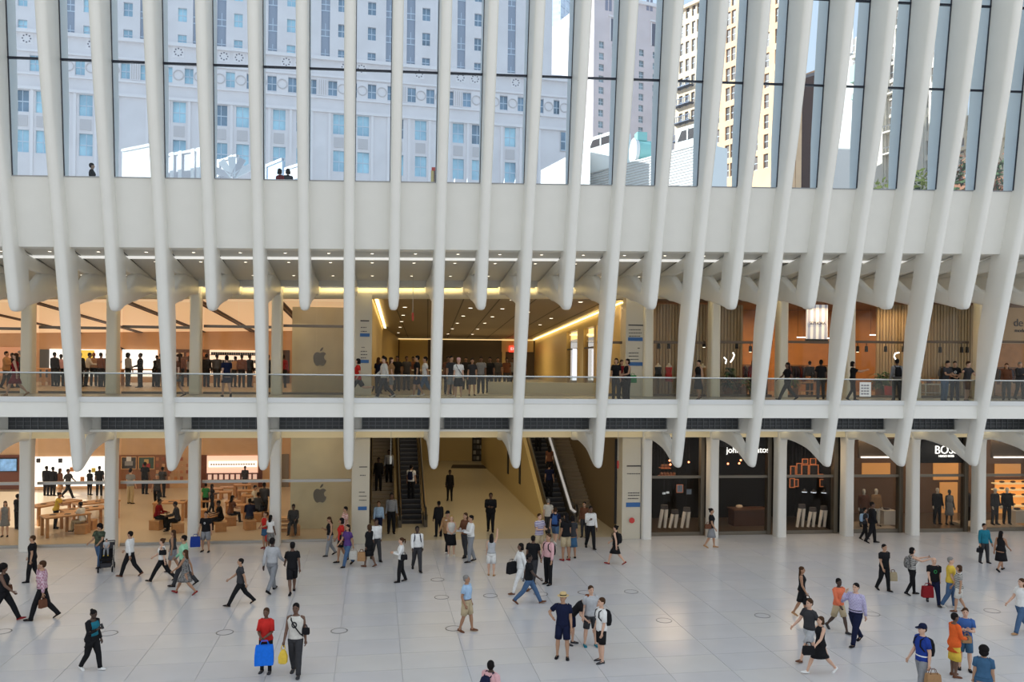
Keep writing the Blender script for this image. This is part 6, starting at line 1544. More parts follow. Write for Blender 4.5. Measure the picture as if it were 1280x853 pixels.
        if e[0]=='print':
            mb=MB(); n=14; c0=Vector((0,-.088*fat*h,.725*h)); r_=e[2]*h
            mb.rings([[tb(c0+Vector((q*r_*math.cos(2*math.pi*k/n),-.004*h+abs(math.cos(2*math.pi*k/n))*q*r_*.25,q*r_*1.15*math.sin(2*math.pi*k/n)))) for k in range(n)] for q in (1,.55)],cap=False); part(mb,'shirt_print',M_(e[1]),root,world=False)
        if e[0]=='strap':
            mb=MB(); mb.tube([tb(Vector((-.075*h,.06*h,.80*h))),tb(Vector((-.06*h,0,.836*h))),tb(Vector((-.045*h,-.075*h,.79*h))),tb(Vector((.01*h,-.09*h,.70*h))),tb(Vector((.08*h,-.07*h,.60*h))),tb(Vector((.108*h,-.01*h,.55*h)))],[(.004*h,.010*h)]*6,6); part(mb,'bag_strap',M_(e[1]),root,True,None,world=False)
        if e[0]=='belt':
            mb=MB(); mb.rings([ring(.572,.088,.064,.004,16,1.03,.012),ring(.588,.086,.062,.003,16,1.03,.012)],cap=False); part(mb,'belt',M_(e[1]),root,True,None,world=False)
        if e[0]=='vest':
            mb=MB(); mb.rings([ring(r[0],r[1],r[2],r[3],16,1.05,.012) for r in R[3:9]]); part(mb,'inner_top',M_(e[1]),root,True,None,world=False)
    Rz=Matrix.Rotation(math.radians(head),4,'Z'); TW_=Matrix.Translation(loc)@Rz
    g.root=root; g.hL=TW_@(arms[0][2]+arms[0][4]*.06*h); g.hR=TW_@(arms[1][2]+arms[1][4]*.06*h); g.TW=TW_; g.h=h; g.tb=tb
    return g
def hgt(fy,hy,z=0.0,px=640):
    p=PZ(px,fy,z); a,b=ray(px,hy); return EYE+b*p.y*1.0 - z
def bag(p,kind,c,lab,size=1.0,rz=0.0,cat='bag'):
    """hangs from point p (a hand)"""
    t=empty({'paper':'paper_bag','shop':'shopping_bag','purse':'handbag','soft':'tote_bag'}[kind],(p.x,p.y,p.z-.5*size),lab,cat,rz=rz); o=t.location
    W_,H_,D_={'paper':(.15,.34,.08),'shop':(.20,.42,.09),'purse':(.15,.22,.06),'soft':(.11,.36,.06)}[kind]; W_*=size;H_*=size;D_*=size
    top=.5*size-.10*size
    mb=MB(); rs=[]
    for f,w,d in ((0,.95,1.0),(.04,1,1.05),(.5,1.0,.95),(.9,.93,.8),(1.0,.9,.7)) if kind!='soft' else ((0,.5,.6),(.08,.9,1),(.5,1.0,1.0),(.85,.6,.7),(1,.3,.4)):
        zz=top-H_+H_*f; rs.append([(W_*w*x,D_*d*y,zz) for x,y in ((-1,-1),(1,-1),(1,1),(-1,1))])
    mb.rings(rs); part(mb,'body',cmat(c),t,world=False)
    for y in (-1,1):
        mb=MB(); mb.tube([(-W_*.5,y*D_*.6,top),(-W_*.3,y*D_*.3,top+.10*size),(W_*.3,y*D_*.3,top+.10*size),(W_*.5,y*D_*.6,top)],.008,5); part(mb,'handle',cmat(c if kind!='paper' else 'brown'),t,world=False)
    return t
def gadget(p,lab,rz=0):
    mb=MB(); mb.box((-.035,-.006,-.07),(.035,.006,.07)); o=mb.build('mobile_phone',mat('phone black',(.015,.015,.02),.2),origin=(0,0,0)); o.location=p; o.rotation_euler=(-.5,0,rz); tag(o,lab,'phone')
def H(px,hy,fy,z=0.0,lo=1.48,hi=1.93):
    p=PZ(px,fy,z); a,b=ray(px,hy); return max(lo,min(hi,(EYE+b*p.y)-z))
def pp(px,hy,fy,head,label,z=0.0,**k):
    h=k.pop('h',None) or H(px,hy,fy,z)
    return person(px,fy,h,head,label=label,z=z,**k)
# ------------------------------------------------------------ hall floor, left
g=pp(4,702,777,95,'woman in black with big curly hair striding past the shop glass',sex='f',skin='d',hair=('curly','black'),top=('tank','black'),bot=('pants','black'),shoes='darkred',pose='stride'); bag(g.TW@Vector((.22,0,1.15)),'purse','brown','brown shoulder bag at the side of the curly haired woman in black',.9)
g=pp(52,700,775,-80,'man in a pink checked shirt and black trousers holding earphones',skin='m',hair=('short','brown'),top=('shirt','plaid'),bot=('pants','black'),pose='ear',extra=(('belt','black'),)); bag(g.hL,'paper','brown','small brown bag behind the man in the pink checked shirt',.75,1.2)
pp(40,670,728,-75,'man all in black walking beside the first white column',skin='m',hair=('short','brown'),top=('tee','black'),bot=('pants','black'),pose='step',fat=1.1)
pp(124,655,709,-10,'person in a camouflage shirt pushing a stroller',skin='m',hair=('curly','black'),top=('tee','camo'),bot=('pants','jeans'),pose='push',fat=1.1)
pp(162,663,721,-95,'man in a white shirt and black trousers walking past the shop door',skin='m',hair=('short','black'),top=('shirt','white'),bot=('pants','black'),shoes='brown',pose='walk')
g=pp(202,671,727,-85,'woman in a white sleeveless top and black flared trousers',sex='f',skin='l',hair=('bun','brown'),top=('tank','white'),bot=('pants','black'),pose='stride'); bag(g.TW@Vector((.16,.08,1.25)),'purse','black','black shoulder bag of the woman in white and black',.8)
pp(216,663,715,-90,'woman with long hair in a dark top and grey shorts',sex='f',skin='t',hair=('long','brown'),top=('tank','charcoal'),bot=('shorts','grey'),shoes='black',pose='step')
pp(229,668,733,-85,'man in a mint green shirt behind the woman in a patterned dress',skin='m',hair=('short','black'),top=('shirt','mint'),bot=('pants','charcoal'),pose='walk')
pp(231,685,743,-95,'woman in a grey patterned dress and red flat shoes',sex='f',skin='t',hair=('long','brown'),top=('dress','pattern'),bot=('none',''),shoes='darkred',pose='strider')
g=pp(257,640,690,0,'man in a black printed tee and grey shorts holding a blue bag',skin='m',hair=('short','black'),top=('tee','black'),bot=('shorts','grey'),pose='wide',fat=1.08,extra=(('print','white',.022),)); bag(g.hR+Vector((-.1,0,0)),'shop','royal','deep blue shopping bag beside the second white column',1.0,.3)
pp(300,696,757,-70,'woman in black with short sleeves striding across the marble',sex='f',skin='m',hair=('short','black'),top=('tee','charcoal'),bot=('pants','black'),pose='stride')
pp(340,671,740,165,'man in a pale grey shirt and grey trousers seen from behind',skin='k',hair=('short','black'),top=('shirt','lgrey'),bot=('pants','grey'),pose='walk',extra=(('belt','white'),))
pp(365,677,742,-160,'man in a black cap, black tee and black shorts walking away',skin='d',hair=('short','black'),top=('tee','black'),bot=('shorts','black'),pose='walkr',hatc=('cap','black'))
pp(331,640,686,-30,'woman in a red top and short blue skirt by the third white column',sex='f',skin='m',hair=('pony','brown'),top=('tank','red'),bot=('miniskirt','denim'),shoes='darkred',pose='holdstand')
g=pp(338,645,688,160,'woman with black hair in a white printed top seen from behind',sex='f',skin='d',hair=('long','black'),top=('tee','white'),bot=('skirt','pattern'),pose='stand'); bag(g.hL,'shop','red','small red bag held by the woman in the white printed top',.6)
pp(412,646,695,-55,'woman in a black vest and grey trousers carrying a white jacket',sex='f',skin='m',hair=('long','brown'),top=('tank','black'),bot=('pants','grey'),pose='phone')
pp(431,634,684,-60,'person in a red and white striped shirt partly behind the pylon',skin='m',hair=('short','black'),top=('tee','redstripe'),bot=('pants','charcoal'),pose='stand')
g=pp(426,648,703,-75,'woman in a red top and black skirt with bare legs',sex='f',skin='t',hair=('bob','black'),top=('tee','red'),bot=('miniskirt','black'),pose='step'); bag(g.TW@Vector((.18,.05,1.2)),'purse','black','black shoulder bag of the woman in the red top',.8)
g=pp(434,655,708,-35,'woman in a purple top and jeans with long dark hair',sex='f',skin='m',hair=('long','black'),top=('tee','purple'),bot=('pants','jeans'),pose='walk'); bag(g.hL,'shop','offwhite','pale plastic bag held by the woman in purple',.8)
g=pp(461,656,709,-120,'woman in a black cardigan and black skirt with a paper bag',sex='f',skin='d',hair=('bob','brown'),top=('cardigan','black'),bot=('skirt','black'),shoes='brown',pose='step',extra=(('vest','offwhite'),)); bag(g.hL+Vector((-.15,0,0)),'paper','tan','brown paper bag beside the woman in the black cardigan',1.0)
pp(470,648,701,25,'man in a white shirt walking beside the woman in the black cardigan',skin='d',hair=('short','black'),top=('shirt','white'),bot=('pants','charcoal'),pose='walk')
pp(473,627,671,10,'man in a pale blue shirt at the foot of the staircase',skin='m',hair=('short','brown'),top=('shirt','lblue'),bot=('pants','navy'),pose='step',extra=(('belt','black'),))
pp(489,617,667,10,'man in a grey shirt beside the left escalator',skin='d',hair=('short','black'),top=('shirt','grey'),bot=('pants','black'),pose='stand')
g=pp(501,673,728,-80,'woman in a white blouse and black trousers with a ponytail',sex='f',skin='l',hair=('pony','brown'),top=('long','white'),bot=('pants','black'),pose='hold'); bag(g.TW@Vector((.18,.1,1.12)),'purse','black','black handbag at the hip of the woman in the white blouse',.8)
pp(521,657,714,15,'man in a white shirt with a dark backpack facing the hall',skin='k',hair=('short','black'),top=('shirt','white'),bot=('pants','charcoal'),pose='walk',extra=(('backpack','navy'),))
pp(548,627,671,-150,'man in a black suit turned towards the passage',skin='d',hair=('short','black'),top=('jacket','black'),bot=('pants','black'),pose='stand')
pp(562,588,626,0,'slender woman in black standing alone deep in the passage',sex='f',skin='k',hair=('bun','black'),top=('long','black'),bot=('leggings','black'),pose='stand',lod=1)
pp(559,638,690,-20,'person in a black cap and dark trousers behind the blonde woman',skin='m',hair=('short','black'),top=('jacket','tan'),bot=('pants','black'),shoes='white',pose='walk',hatc=('cap','black'))
pp(564,645,695,5,'blonde woman in a white top and black skirt',sex='f',skin='l',hair=('long','blond'),top=('tank','offwhite'),bot=('skirt','black'),shoes='offwhite',pose='holdstand')
pp(581,642,697,-40,'brown haired person in tan partly behind the man with a tray',sex='f',skin='m',hair=('long','brown'),top=('long','brown'),bot=('pants','charcoal'),pose='hold')
g=pp(588,645,703,-70,'man in a white shirt and grey trousers carrying a tray',skin='m',hair=('short','black'),top=('shirt','white'),bot=('pants','grey'),pose='hold',extra=(('belt','black'),))
c=(g.hL+g.hR)/2; mb=MB(); mb.box((c.x-.16,c.y-.12,c.z),(c.x+.16,c.y+.12,c.z+.02)); mb.lathe([(.03,.02),(.035,.12)],c,8); tag(mb.build('cafe_tray',cmat('lgrey')),'grey tray with a cup in the hands of the man in white','tray')
pp(613,617,665,0,'burly man in a black suit standing guard in the passage',skin='d',hair=('short','black'),top=('jacket','black'),bot=('pants','black'),pose='hold',fat=1.15)
pp(614,668,720,175,'woman with long black hair in white shorts taking a picture',sex='f',skin='l',hair=('longer','black'),top=('tank','lgrey'),bot=('shorts','white'),shoes='tan',pose='photo1')
pp(583,720,790,70,'man in a pale blue polo and khaki shorts with hands in pockets',skin='t',hair=('short','grey'),top=('polo','lblue',.57),bot=('shorts','khaki'),shoes='brown',pose='pocket',fat=1.12,extra=(('belt','brown'),))
pp(613,825,921,140,'man in a pink shirt with a dark backpack strap looking back over his shoulder',skin='k',hair=('short','black'),top=('shirt','pink'),bot=('pants','navy'),pose='lookup',fat=1.1,extra=(('backpack','navy'),))
g=pp(650,678,742,-70,'woman all in white with a large dark shoulder bag',sex='f',skin='d',hair=('bob','black'),top=('long','white'),bot=('leggings','white'),shoes='brown',pose='walk'); bag(g.TW@Vector((-.05,-.30,1.2)),'shop','black','large dark bag on the shoulder of the woman in white',.95,.8)
pp(666,670,729,160,'man in black behind the man in jeans',skin='d',hair=('short','black'),top=('tee','black'),bot=('pants','charcoal'),pose='step',fat=1.1)
g=pp(661,690,755,85,'man in a black top, jeans and brown shoes striding',skin='k',hair=('short','black'),top=('tee','black'),bot=('pants','jeans'),shoes='brown',pose='stride')
pp(685,668,731,-45,'man in a dusty pink shirt with a black backpack',skin='m',hair=('short','brown'),top=('shirt','pink'),bot=('pants','black'),pose='stand',extra=(('backpack','black'),))
pp(674,643,696,40,'man in a purple striped tee and khaki shorts',skin='l',hair=('short','brown'),top=('tee','stripe'),bot=('shorts','khaki'),pose='hold',fat=1.12)
pp(707,641,701,-150,'person in a dark top and beige shorts near the escalator foot',sex='f',skin='t',hair=('long','black'),top=('tee','black'),bot=('shorts','khaki'),shoes='darkred',pose='stand')
pp(715,645,698,-170,'woman in a dark blue skirt beside the escalator foot',sex='f',skin='t',hair=('bob','black'),top=('tee','charcoal'),bot=('skirt','denim'),pose='stand')
pp(694,634,680,165,'youth in blue shorts with a blue backpack heading to the escalator',skin='l',hair=('short','brown'),top=('tee','navy'),bot=('shorts','jeans'),shoes='white',pose='walk',extra=(('backpack','blue'),))
pp(685,624,668,165,'man in a white shirt with a dark strap stepping onto the escalator',skin='l',hair=('short','grey'),top=('tee','offwhite'),bot=('pants','charcoal'),pose='step',extra=(('strap','black'),))
pp(738,633,686,10,'man in a white shirt and black trousers with hand to his face',skin='d',hair=('short','black'),top=('shirt','white'),bot=('pants','black'),pose='phone',headrot=(0,0))
pp(730,628,672,-20,'woman in brown behind the man with hand to his face',sex='f',skin='m',hair=('short','black'),top=('long','brown'),bot=('pants','charcoal'),pose='stand')
pp(769,656,706,-120,'woman in a short black dress with a small backpack',sex='f',skin='l',hair=('bun','black'),top=('dress','black'),bot=('none',''),shoes='darkred',pose='walk',extra=(('backpack','black'),))
pp(703,742,823,-8,'man in a straw hat, navy tee and navy shorts with hand on hip',skin='m',hair=('short','brown'),top=('tee','navy'),bot=('shorts','navy'),shoes='black',pose='hip',hatc=('straw','tan'))
pp(714,757,806,75,'boy in black bending behind the man in the straw hat',skin='l',hair=('short','red'),top=('tee','black'),bot=('shorts','navy'),shoes='charcoal',pose='stoop',h=1.62)
pp(738,733,808,15,'young man in a white tee and dark shorts facing the camera',skin='l',hair=('short','brown'),top=('tee','lgrey'),bot=('shorts','charcoal'),shoes='teal',pose='wide')
pp(751,748,828,-70,'man in a white shirt and black shorts with a black backpack',skin='l',hair=('short','brown'),top=('shirt','white',.49,.9),bot=('shorts','black'),shoes='charcoal',pose='stand',extra=(('backpack','black'),))
g=pp(889,636,685,70,'woman in a black top and grey skirt passing the dark shop window',sex='f',skin='m',hair=('bun','black'),top=('tee','black'),bot=('skirt','grey'),shoes='tan',pose='step'); bag(g.TW@Vector((-.2,.12,1.15)),'purse','brown','dark brown shoulder bag of the woman in the grey skirt',.9)
g=pp(1002,709,770,60,'woman with long dark hair in a short black dress',sex='f',skin='t',hair=('longer','brown'),top=('dress','black'),bot=('none',''),shoes='tan',pose='step'); bag(g.hR,'purse','black','black handbag hanging from the hand of the long haired woman',.9)
pp(1011,746,825,-65,'man in a dark polo and grey shorts striding beside a woman',skin='l',hair=('short','brown'),top=('polo','charcoal'),bot=('shorts','lgrey'),shoes='brown',pose='stride')
g=pp(1025,768,842,-70,'woman in a sleeveless black dress and white shoes striding',sex='f',skin='l',hair=('bob','brown'),top=('dress','black'),bot=('none',''),shoes='white',pose='strider'); bag(g.hL+Vector((-.12,0,.15)),'purse','black','black handbag held by the woman in the sleeveless dress',1.0)
g=pp(1048,722,790,20,'man in a coral shirt and beige shorts',skin='k',hair=('short','black'),top=('shirt','coral',.52),bot=('shorts','khaki'),shoes='charcoal',pose='walk'); bag(g.hL+Vector((.05,0,.1)),'soft','white','white carrier bag in the hand of the man in coral',.9)
pp(1069,728,806,-55,'man in a lavender checked shirt phoning as he walks',skin='l',hair=('short','black'),top=('shirt','lavender'),bot=('pants','navy'),pose='ear',fat=1.12,extra=(('belt','black'),))
g=pp(1105,681,739,20,'man all in black with a paper carrier bag',skin='m',hair=('short','black'),top=('tee','black'),bot=('pants','black'),pose='step',fat=1.1); bag(g.hL+Vector((.12,0,.02)),'paper','khaki','brown paper carrier beside the man all in black',.9)
g=pp(1140,685,744,85,'woman in a striped top holding up a phone',sex='f',skin='l',hair=('bob','black'),top=('tank','bwstripe'),bot=('leggings','black'),pose='photo',extra=(('backpack','pattern'),)); gadget((g.hL+g.hR)/2+Vector((0,0,.03)),'black phone raised by the woman in the striped top',1.2)
g=pp(1167,696,756,-10,'bald man in a black tee with a green print',skin='l',hair=('bald','black'),top=('tee','black'),bot=('pants','navy'),shoes='charcoal',pose='walk',fat=1.1,extra=(('print','green',.034),)); bag(g.hR+Vector((-.1,0,0)),'shop','darkred','dark red carrier bag beside the bald man',.9)
pp(1188,697,760,60,'grey haired man in a yellow shirt and jeans',skin='l',hair=('short','grey'),top=('tee','yellow'),bot=('pants','jeans'),shoes='offwhite',pose='step',fat=1.1)
pp(1198,707,765,-110,'woman with a dark bob in a grey striped top and white shorts',sex='f',skin='m',hair=('bob','brown'),top=('tee','bwstripe'),bot=('shorts','offwhite'),shoes='brown',pose='step',fat=1.08)
g=pp(1206,761,838,-25,'man in a blue tee and blue shorts with folded arms',skin='l',hair=('short','brown'),top=('tee','blue'),bot=('shorts','denim'),shoes='black',pose='folded'); bag(g.TW@Vector((.02,-.2,1.05)),'purse','tan','tan waist bag in front of the man in blue',.8)
pp(1193,767,846,95,'woman in a long orange cardigan over a yellow skirt',sex='f',skin='d',hair=('short','black'),top=('cardigan','orange'),bot=('skirt','yellow'),shoes='brown',pose='holdstand',extra=(('vest','brown'),))
g=pp(1152,781,872,-80,'man in a navy cap and blue tee with a black backpack',skin='l',hair=('short','brown'),top=('tee','royal'),bot=('pants','grey'),pose='step',hatc=('cap','navy'),extra=(('backpack','black'),('belt','white'))); bag(g.hL+Vector((.05,-.1,.05)),'paper','tan','brown paper carrier held by the man in the navy cap',1.15)
pp(1229,808,897,150,'woman in a denim blue dress with thick black hair seen from behind',sex='f',skin='m',hair=('curly','black'),top=('longdress','denim'),bot=('none',''),pose='stand',fat=1.1)
pp(1276,722,792,-75,'woman in a white tee and blue jeans walking alone',sex='f',skin='l',hair=('long','brown'),top=('tee','white'),bot=('pants','jeans'),shoes='tan',pose='walk')
g=pp(1230,655,704,8,'man in a teal shirt and dark trousers before the last boutique',skin='t',hair=('short','black'),top=('shirt','teal',.50),bot=('pants','charcoal'),pose='wide',fat=1.1); bag(g.hR,'purse','black','black bag in the hand of the man in teal',.8)
pp(1251,663,714,120,'woman in a black dress with long dark hair walking away',sex='f',skin='t',hair=('longer','black'),top=('dress','black'),bot=('skirt','black'),pose='walk',fat=1.15)
pp(1090,628,679,70,'man in a dark suit passing the boutique window',skin='d',hair=('short','black'),top=('jacket','black'),bot=('pants','black'),pose='step')
pp(1081,637,675,80,'person with a pale blue backpack beside the man in a dark suit',skin='m',hair=('short','black'),top=('tee','charcoal'),bot=('pants','black'),pose='step',extra=(('backpack','lblue'),))
g=pp(115,762,838,70,'woman in a black cardigan and teal top reading her phone',sex='f',skin='k',hair=('bun','black'),top=('cardigan','black'),bot=('pants','black'),shoes='white',pose='phone',fat=1.12,extra=(('vest','teal'),)); gadget(g.hR+Vector((.05,-.02,.05)),'black phone read by the woman in the black cardigan',1.2)
g=pp(332,761,841,0,'woman in a red blouse carrying a bright blue bag',sex='f',skin='d',hair=('short','brown'),top=('tee','red',.49,.9),bot=('leggings','black'),shoes='charcoal',pose='holdstand'); c=(g.hL+g.hR)/2; bag(c+Vector((.10,-.12,.0)),'shop','azure','large bright blue shopping bag in front of the woman in red',1.15,.2)
g=pp(369,755,845,0,'man in a white sleeveless tee with a bag strap across his chest',skin='d',hair=('short','black'),top=('tank','offwhite',.52),bot=('pants','charcoal'),shoes='charcoal',pose='step',extra=(('strap','black'),('print','charcoal',.040))); bag(g.hR,'soft','yellow','yellow carrier bag in the hand of the man in the white tee',1.0); bag(g.TW@Vector((.24,0,1.30)),'purse','black','black crossbody bag on the man in the white tee',.75)
# riders and people on the stairs
def rider(px,D,zz,h,head,label,**k): 
    a,_=ray(px,500); return person(px,0,h,head,label=label,loc=(a*D,D,zz),lod=1,**k)
p0=PZ(515,655,0); q=p0+DV*1.55
rider(0,0,0,1.72,172,'rider in a white tee with a backpack on the left escalator',skin='m',hair=('short','black'),top=('tee','white'),bot=('pants','black'),pose='stand',extra=(('backpack','navy'),)) if False else person(0,0,1.72,172,label='rider in a white tee with a backpack on the left escalator',loc=(q.x,q.y,1.0),skin='m',hair=('short','black'),top=('tee','white'),bot=('pants','black'),pose='stand',extra=(('backpack','navy'),),lod=1)
p0=PZ(479,650,0)
for l,o,lab,c in ((1.9,-.25,'dark clad person coming down the left staircase','black'),(2.5,.3,'person in grey coming down the left staircase','grey')):
    q=p0+DV*(l)+EV*o; person(0,0,1.74,5,label=lab,loc=(q.x,q.y,.17*(int(l/.29)+1)),skin='k',hair=('short','black'),top=('shirt',c),bot=('pants','black'),pose='stand',lod=1)
p0=PZ(699,652,0)
for l,o,lab,c,sx in ((1.6,-.2,'rider in navy low on the right escalator','navy','m'),(3.0,.1,'rider in a rust coloured top on the right escalator','brown','f'),(5.2,-.1,'rider in a pale shirt high on the right escalator','offwhite','m')):
    q=p0+DV*l+EV*o; person(0,0,1.72,170,label=lab,loc=(q.x,q.y,.20*(int(l/.35)+1)),sex=sx,skin='m',hair=('short','black') if sx=='m' else ('long','black'),top=('tee',c),bot=('pants','black'),pose='stand',lod=1)
# baby stroller
c=PZ(133,713,0); t=empty('stroller',c,'black baby stroller with a grey canopy','stroller',rz=math.radians(20))
BL=cmat('black'); 
for x in (-.24,.24):
    for y in (-.38,.34):
        mb=MB(); n=14; mb.rings([[(x+o,y+.11*math.cos(2*math.pi*k/n)*r,.11+.11*math.sin(2*math.pi*k/n)*r) for k in range(n)] for o,r in ((-.02,1),(.02,1),(.02,.6),(-.02,.6))],closed=True); part(mb,'wheel',BL,t,world=False)
    mb=MB(); mb.tube([(x,-.38,.11),(x,.05,.5),(x,.45,1.02)],.014,6); mb.tube([(x,.34,.11),(x,.0,.55)],.014,6); part(mb,'frame',cmat('charcoal'),t,world=False)
mb=MB(); mb.tube([(-.24,.45,1.02),(.24,.45,1.02)],.02,6); part(mb,'handle_bar',BL,t,world=False)
mb=MB(); mb.hexa([(-.2,-.2,.38),(.2,-.2,.38),(.2,.14,.34),(-.2,.14,.34),(-.2,-.22,.46),(.2,-.22,.46),(.2,.1,.44),(-.2,.1,.44)]); mb.hexa([(-.2,.1,.4),(.2,.1,.4),(.2,.2,.4),(-.2,.2,.4),(-.2,.26,.95),(.2,.26,.95),(.2,.32,.95),(-.2,.32,.95)]); part(mb,'seat',BL,t,world=False)
mb=MB(); rs=[]
for k in range(7):
    a=math.radians(20+k*22); rs.append([(x,.22-.26*math.cos(a),.72+.30*math.sin(a)) for x in (-.23,-.1,.1,.23)]+[(x,.22-.23*math.cos(a),.72+.27*math.sin(a)) for x in (.23,.1,-.1,-.23)])
mb.rings(rs); part(mb,'canopy',cmat('charcoal'),t,True,world=False)
mb=MB(); mb.box((-.18,-.3,.16),(.18,.2,.3)); part(mb,'basket',cmat('charcoal'),t,world=False)
pc=c+Vector((0,0,0)); R3=Matrix.Rotation(math.radians(20),3,'Z'); bp=c+R3@Vector((0,-.02,0))
person(0,0,.78,20,label='small child in grey sitting in the stroller',loc=(bp.x,bp.y,.30),skin='l',hair=('short','brown'),top=('tee','lgrey'),bot=('pants','grey'),shoes='yellow',pose='sit',lod=1)
# ------------------------------------------------------------ lower left shop
def shopper(px,hy,fy,head,label,**k):
    k.setdefault('lod',1); return pp(px,hy,fy,head,label,**k)
shopper(58,583,620,178,'man in black watching the white wall screen, arm by the frame',skin='k',top=('jacket','black'),pose='stand',fat=1.1)
shopper(66,584,620,175,'man in black standing close beside another at the white screen',skin='k',top=('jacket','black'),pose='stand',fat=1.15)
shopper(75,586,621,150,'woman in brown at the white wall screen',sex='f',skin='m',hair=('long','brown'),top=('long','brown'),bot=('skirt','tan'),pose='stand')
shopper(85,585,623,80,'man in dark clothes striding below the white wall screen',skin='d',top=('tee','charcoal'),pose='strider')
shopper(112,589,619,170,'girl in black at the foot of the yellow icon',sex='f',skin='k',hair=('bun','black'),top=('tee','black'),bot=('leggings','black'),pose='stand')
shopper(124,583,620,200,'man in black facing the yellow icon',skin='d',top=('tee','black'),pose='stand')
shopper(70,616,661,100,'shopper in a yellow top leaning over the oak table',sex='f',skin='m',hair=('bun','black'),top=('tee','yellow'),bot=('pants','black'),pose='lean')
shopper(6,627,671,20,'girl in a grey dress by the end of the shop glass',sex='f',skin='l',hair=('longer','brown'),top=('dress','grey'),bot=('none',''),pose='stand')
shopper(22,618,662,160,'man in black beside the girl in the grey dress',skin='d',top=('tee','black'),pose='wide')
shopper(163,584,630,170,'man in a grey tee before the oak framed photograph',skin='l',top=('tee','grey'),bot=('pants','khaki'),pose='stand')
shopper(181,578,618,175,'man in black before the dark green portrait',skin='d',top=('tee','black'),pose='stand')
shopper(196,593,633,15,'shopper in a grey shirt and black trousers on the open floor',skin='m',top=('tee','charcoal'),pose='step',hair=('short','grey'))
shopper(203,584,622,170,'person in dark grey beside the display wall goods',skin='d',top=('tee','charcoal'),pose='stand')
shopper(306,583,614,10,'staff member in black before the glowing shelf',skin='k',top=('tee','charcoal'),bot=('shorts','black'),pose='stand')
shopper(257,608,640,180,'shopper in a green top among the workshop tables',skin='m',top=('tee','green'),pose='stand',hair=('short','black'))
shopper(265,606,641,120,'shopper in black beside the green top',sex='f',skin='d',hair=('long','black'),top=('tee','black'),pose='hold')
shopper(330,604,650,180,'man in dark red standing behind the crowded table',skin='d',top=('shirt','charcoal'),pose='hold')
def sitter(px,fy,head,label,**k):
    k.setdefault('lod',1); p=PZ(px,fy,0); stool(px,fy,'wooden cube stool under the '+label.split(' sitting')[0].split(' leaning')[0],grp=None); return person(0,0,1.72,head,label=label,loc=(p.x,p.y,0),pose='sit',**k)
sitter(103,667,-100,'customer in a white top sitting on a cube at the front oak table',skin='d',top=('tee','white'),bot=('pants','khaki'),hair=('short','black'))
sitter(196,662,90,'customer in a dark red top sitting on a cube',skin='d',top=('long','darkred'),bot=('pants','black'),hair=('short','black'))
sitter(222,666,-80,'customer in charcoal sitting with his back to the glass',skin='d',top=('long','charcoal'),bot=('pants','black'),hair=('short','black'))
sitter(276,664,-60,'customer in black sitting at the workshop table',skin='d',top=('tee','black'),bot=('pants','black'),hair=('short','black'))
sitter(288,657,150,'customer with long hair sitting near the stacked stools',sex='f',skin='m',top=('tee','brown'),bot=('pants','black'),hair=('long','black'))
sitter(312,662,200,'customer in navy sitting hunched near the column',skin='d',top=('long','navy'),bot=('pants','charcoal'),hair=('short','black'))
sitter(321,652,160,'customer in dark grey sitting at the crowded oak table',skin='d',top=('long','charcoal'),bot=('pants','black'),hair=('short','black'))
sitter(316,641,90,'customer in cream leaning at the crowded table',skin='m',top=('long','offwhite'),bot=('pants','black'),hair=('short','black'))
sitter(367,669,5,'man in a dark suit sitting before the beige wall emblem',skin='d',top=('jacket','charcoal'),bot=('pants','charcoal'),hair=('short','black'))
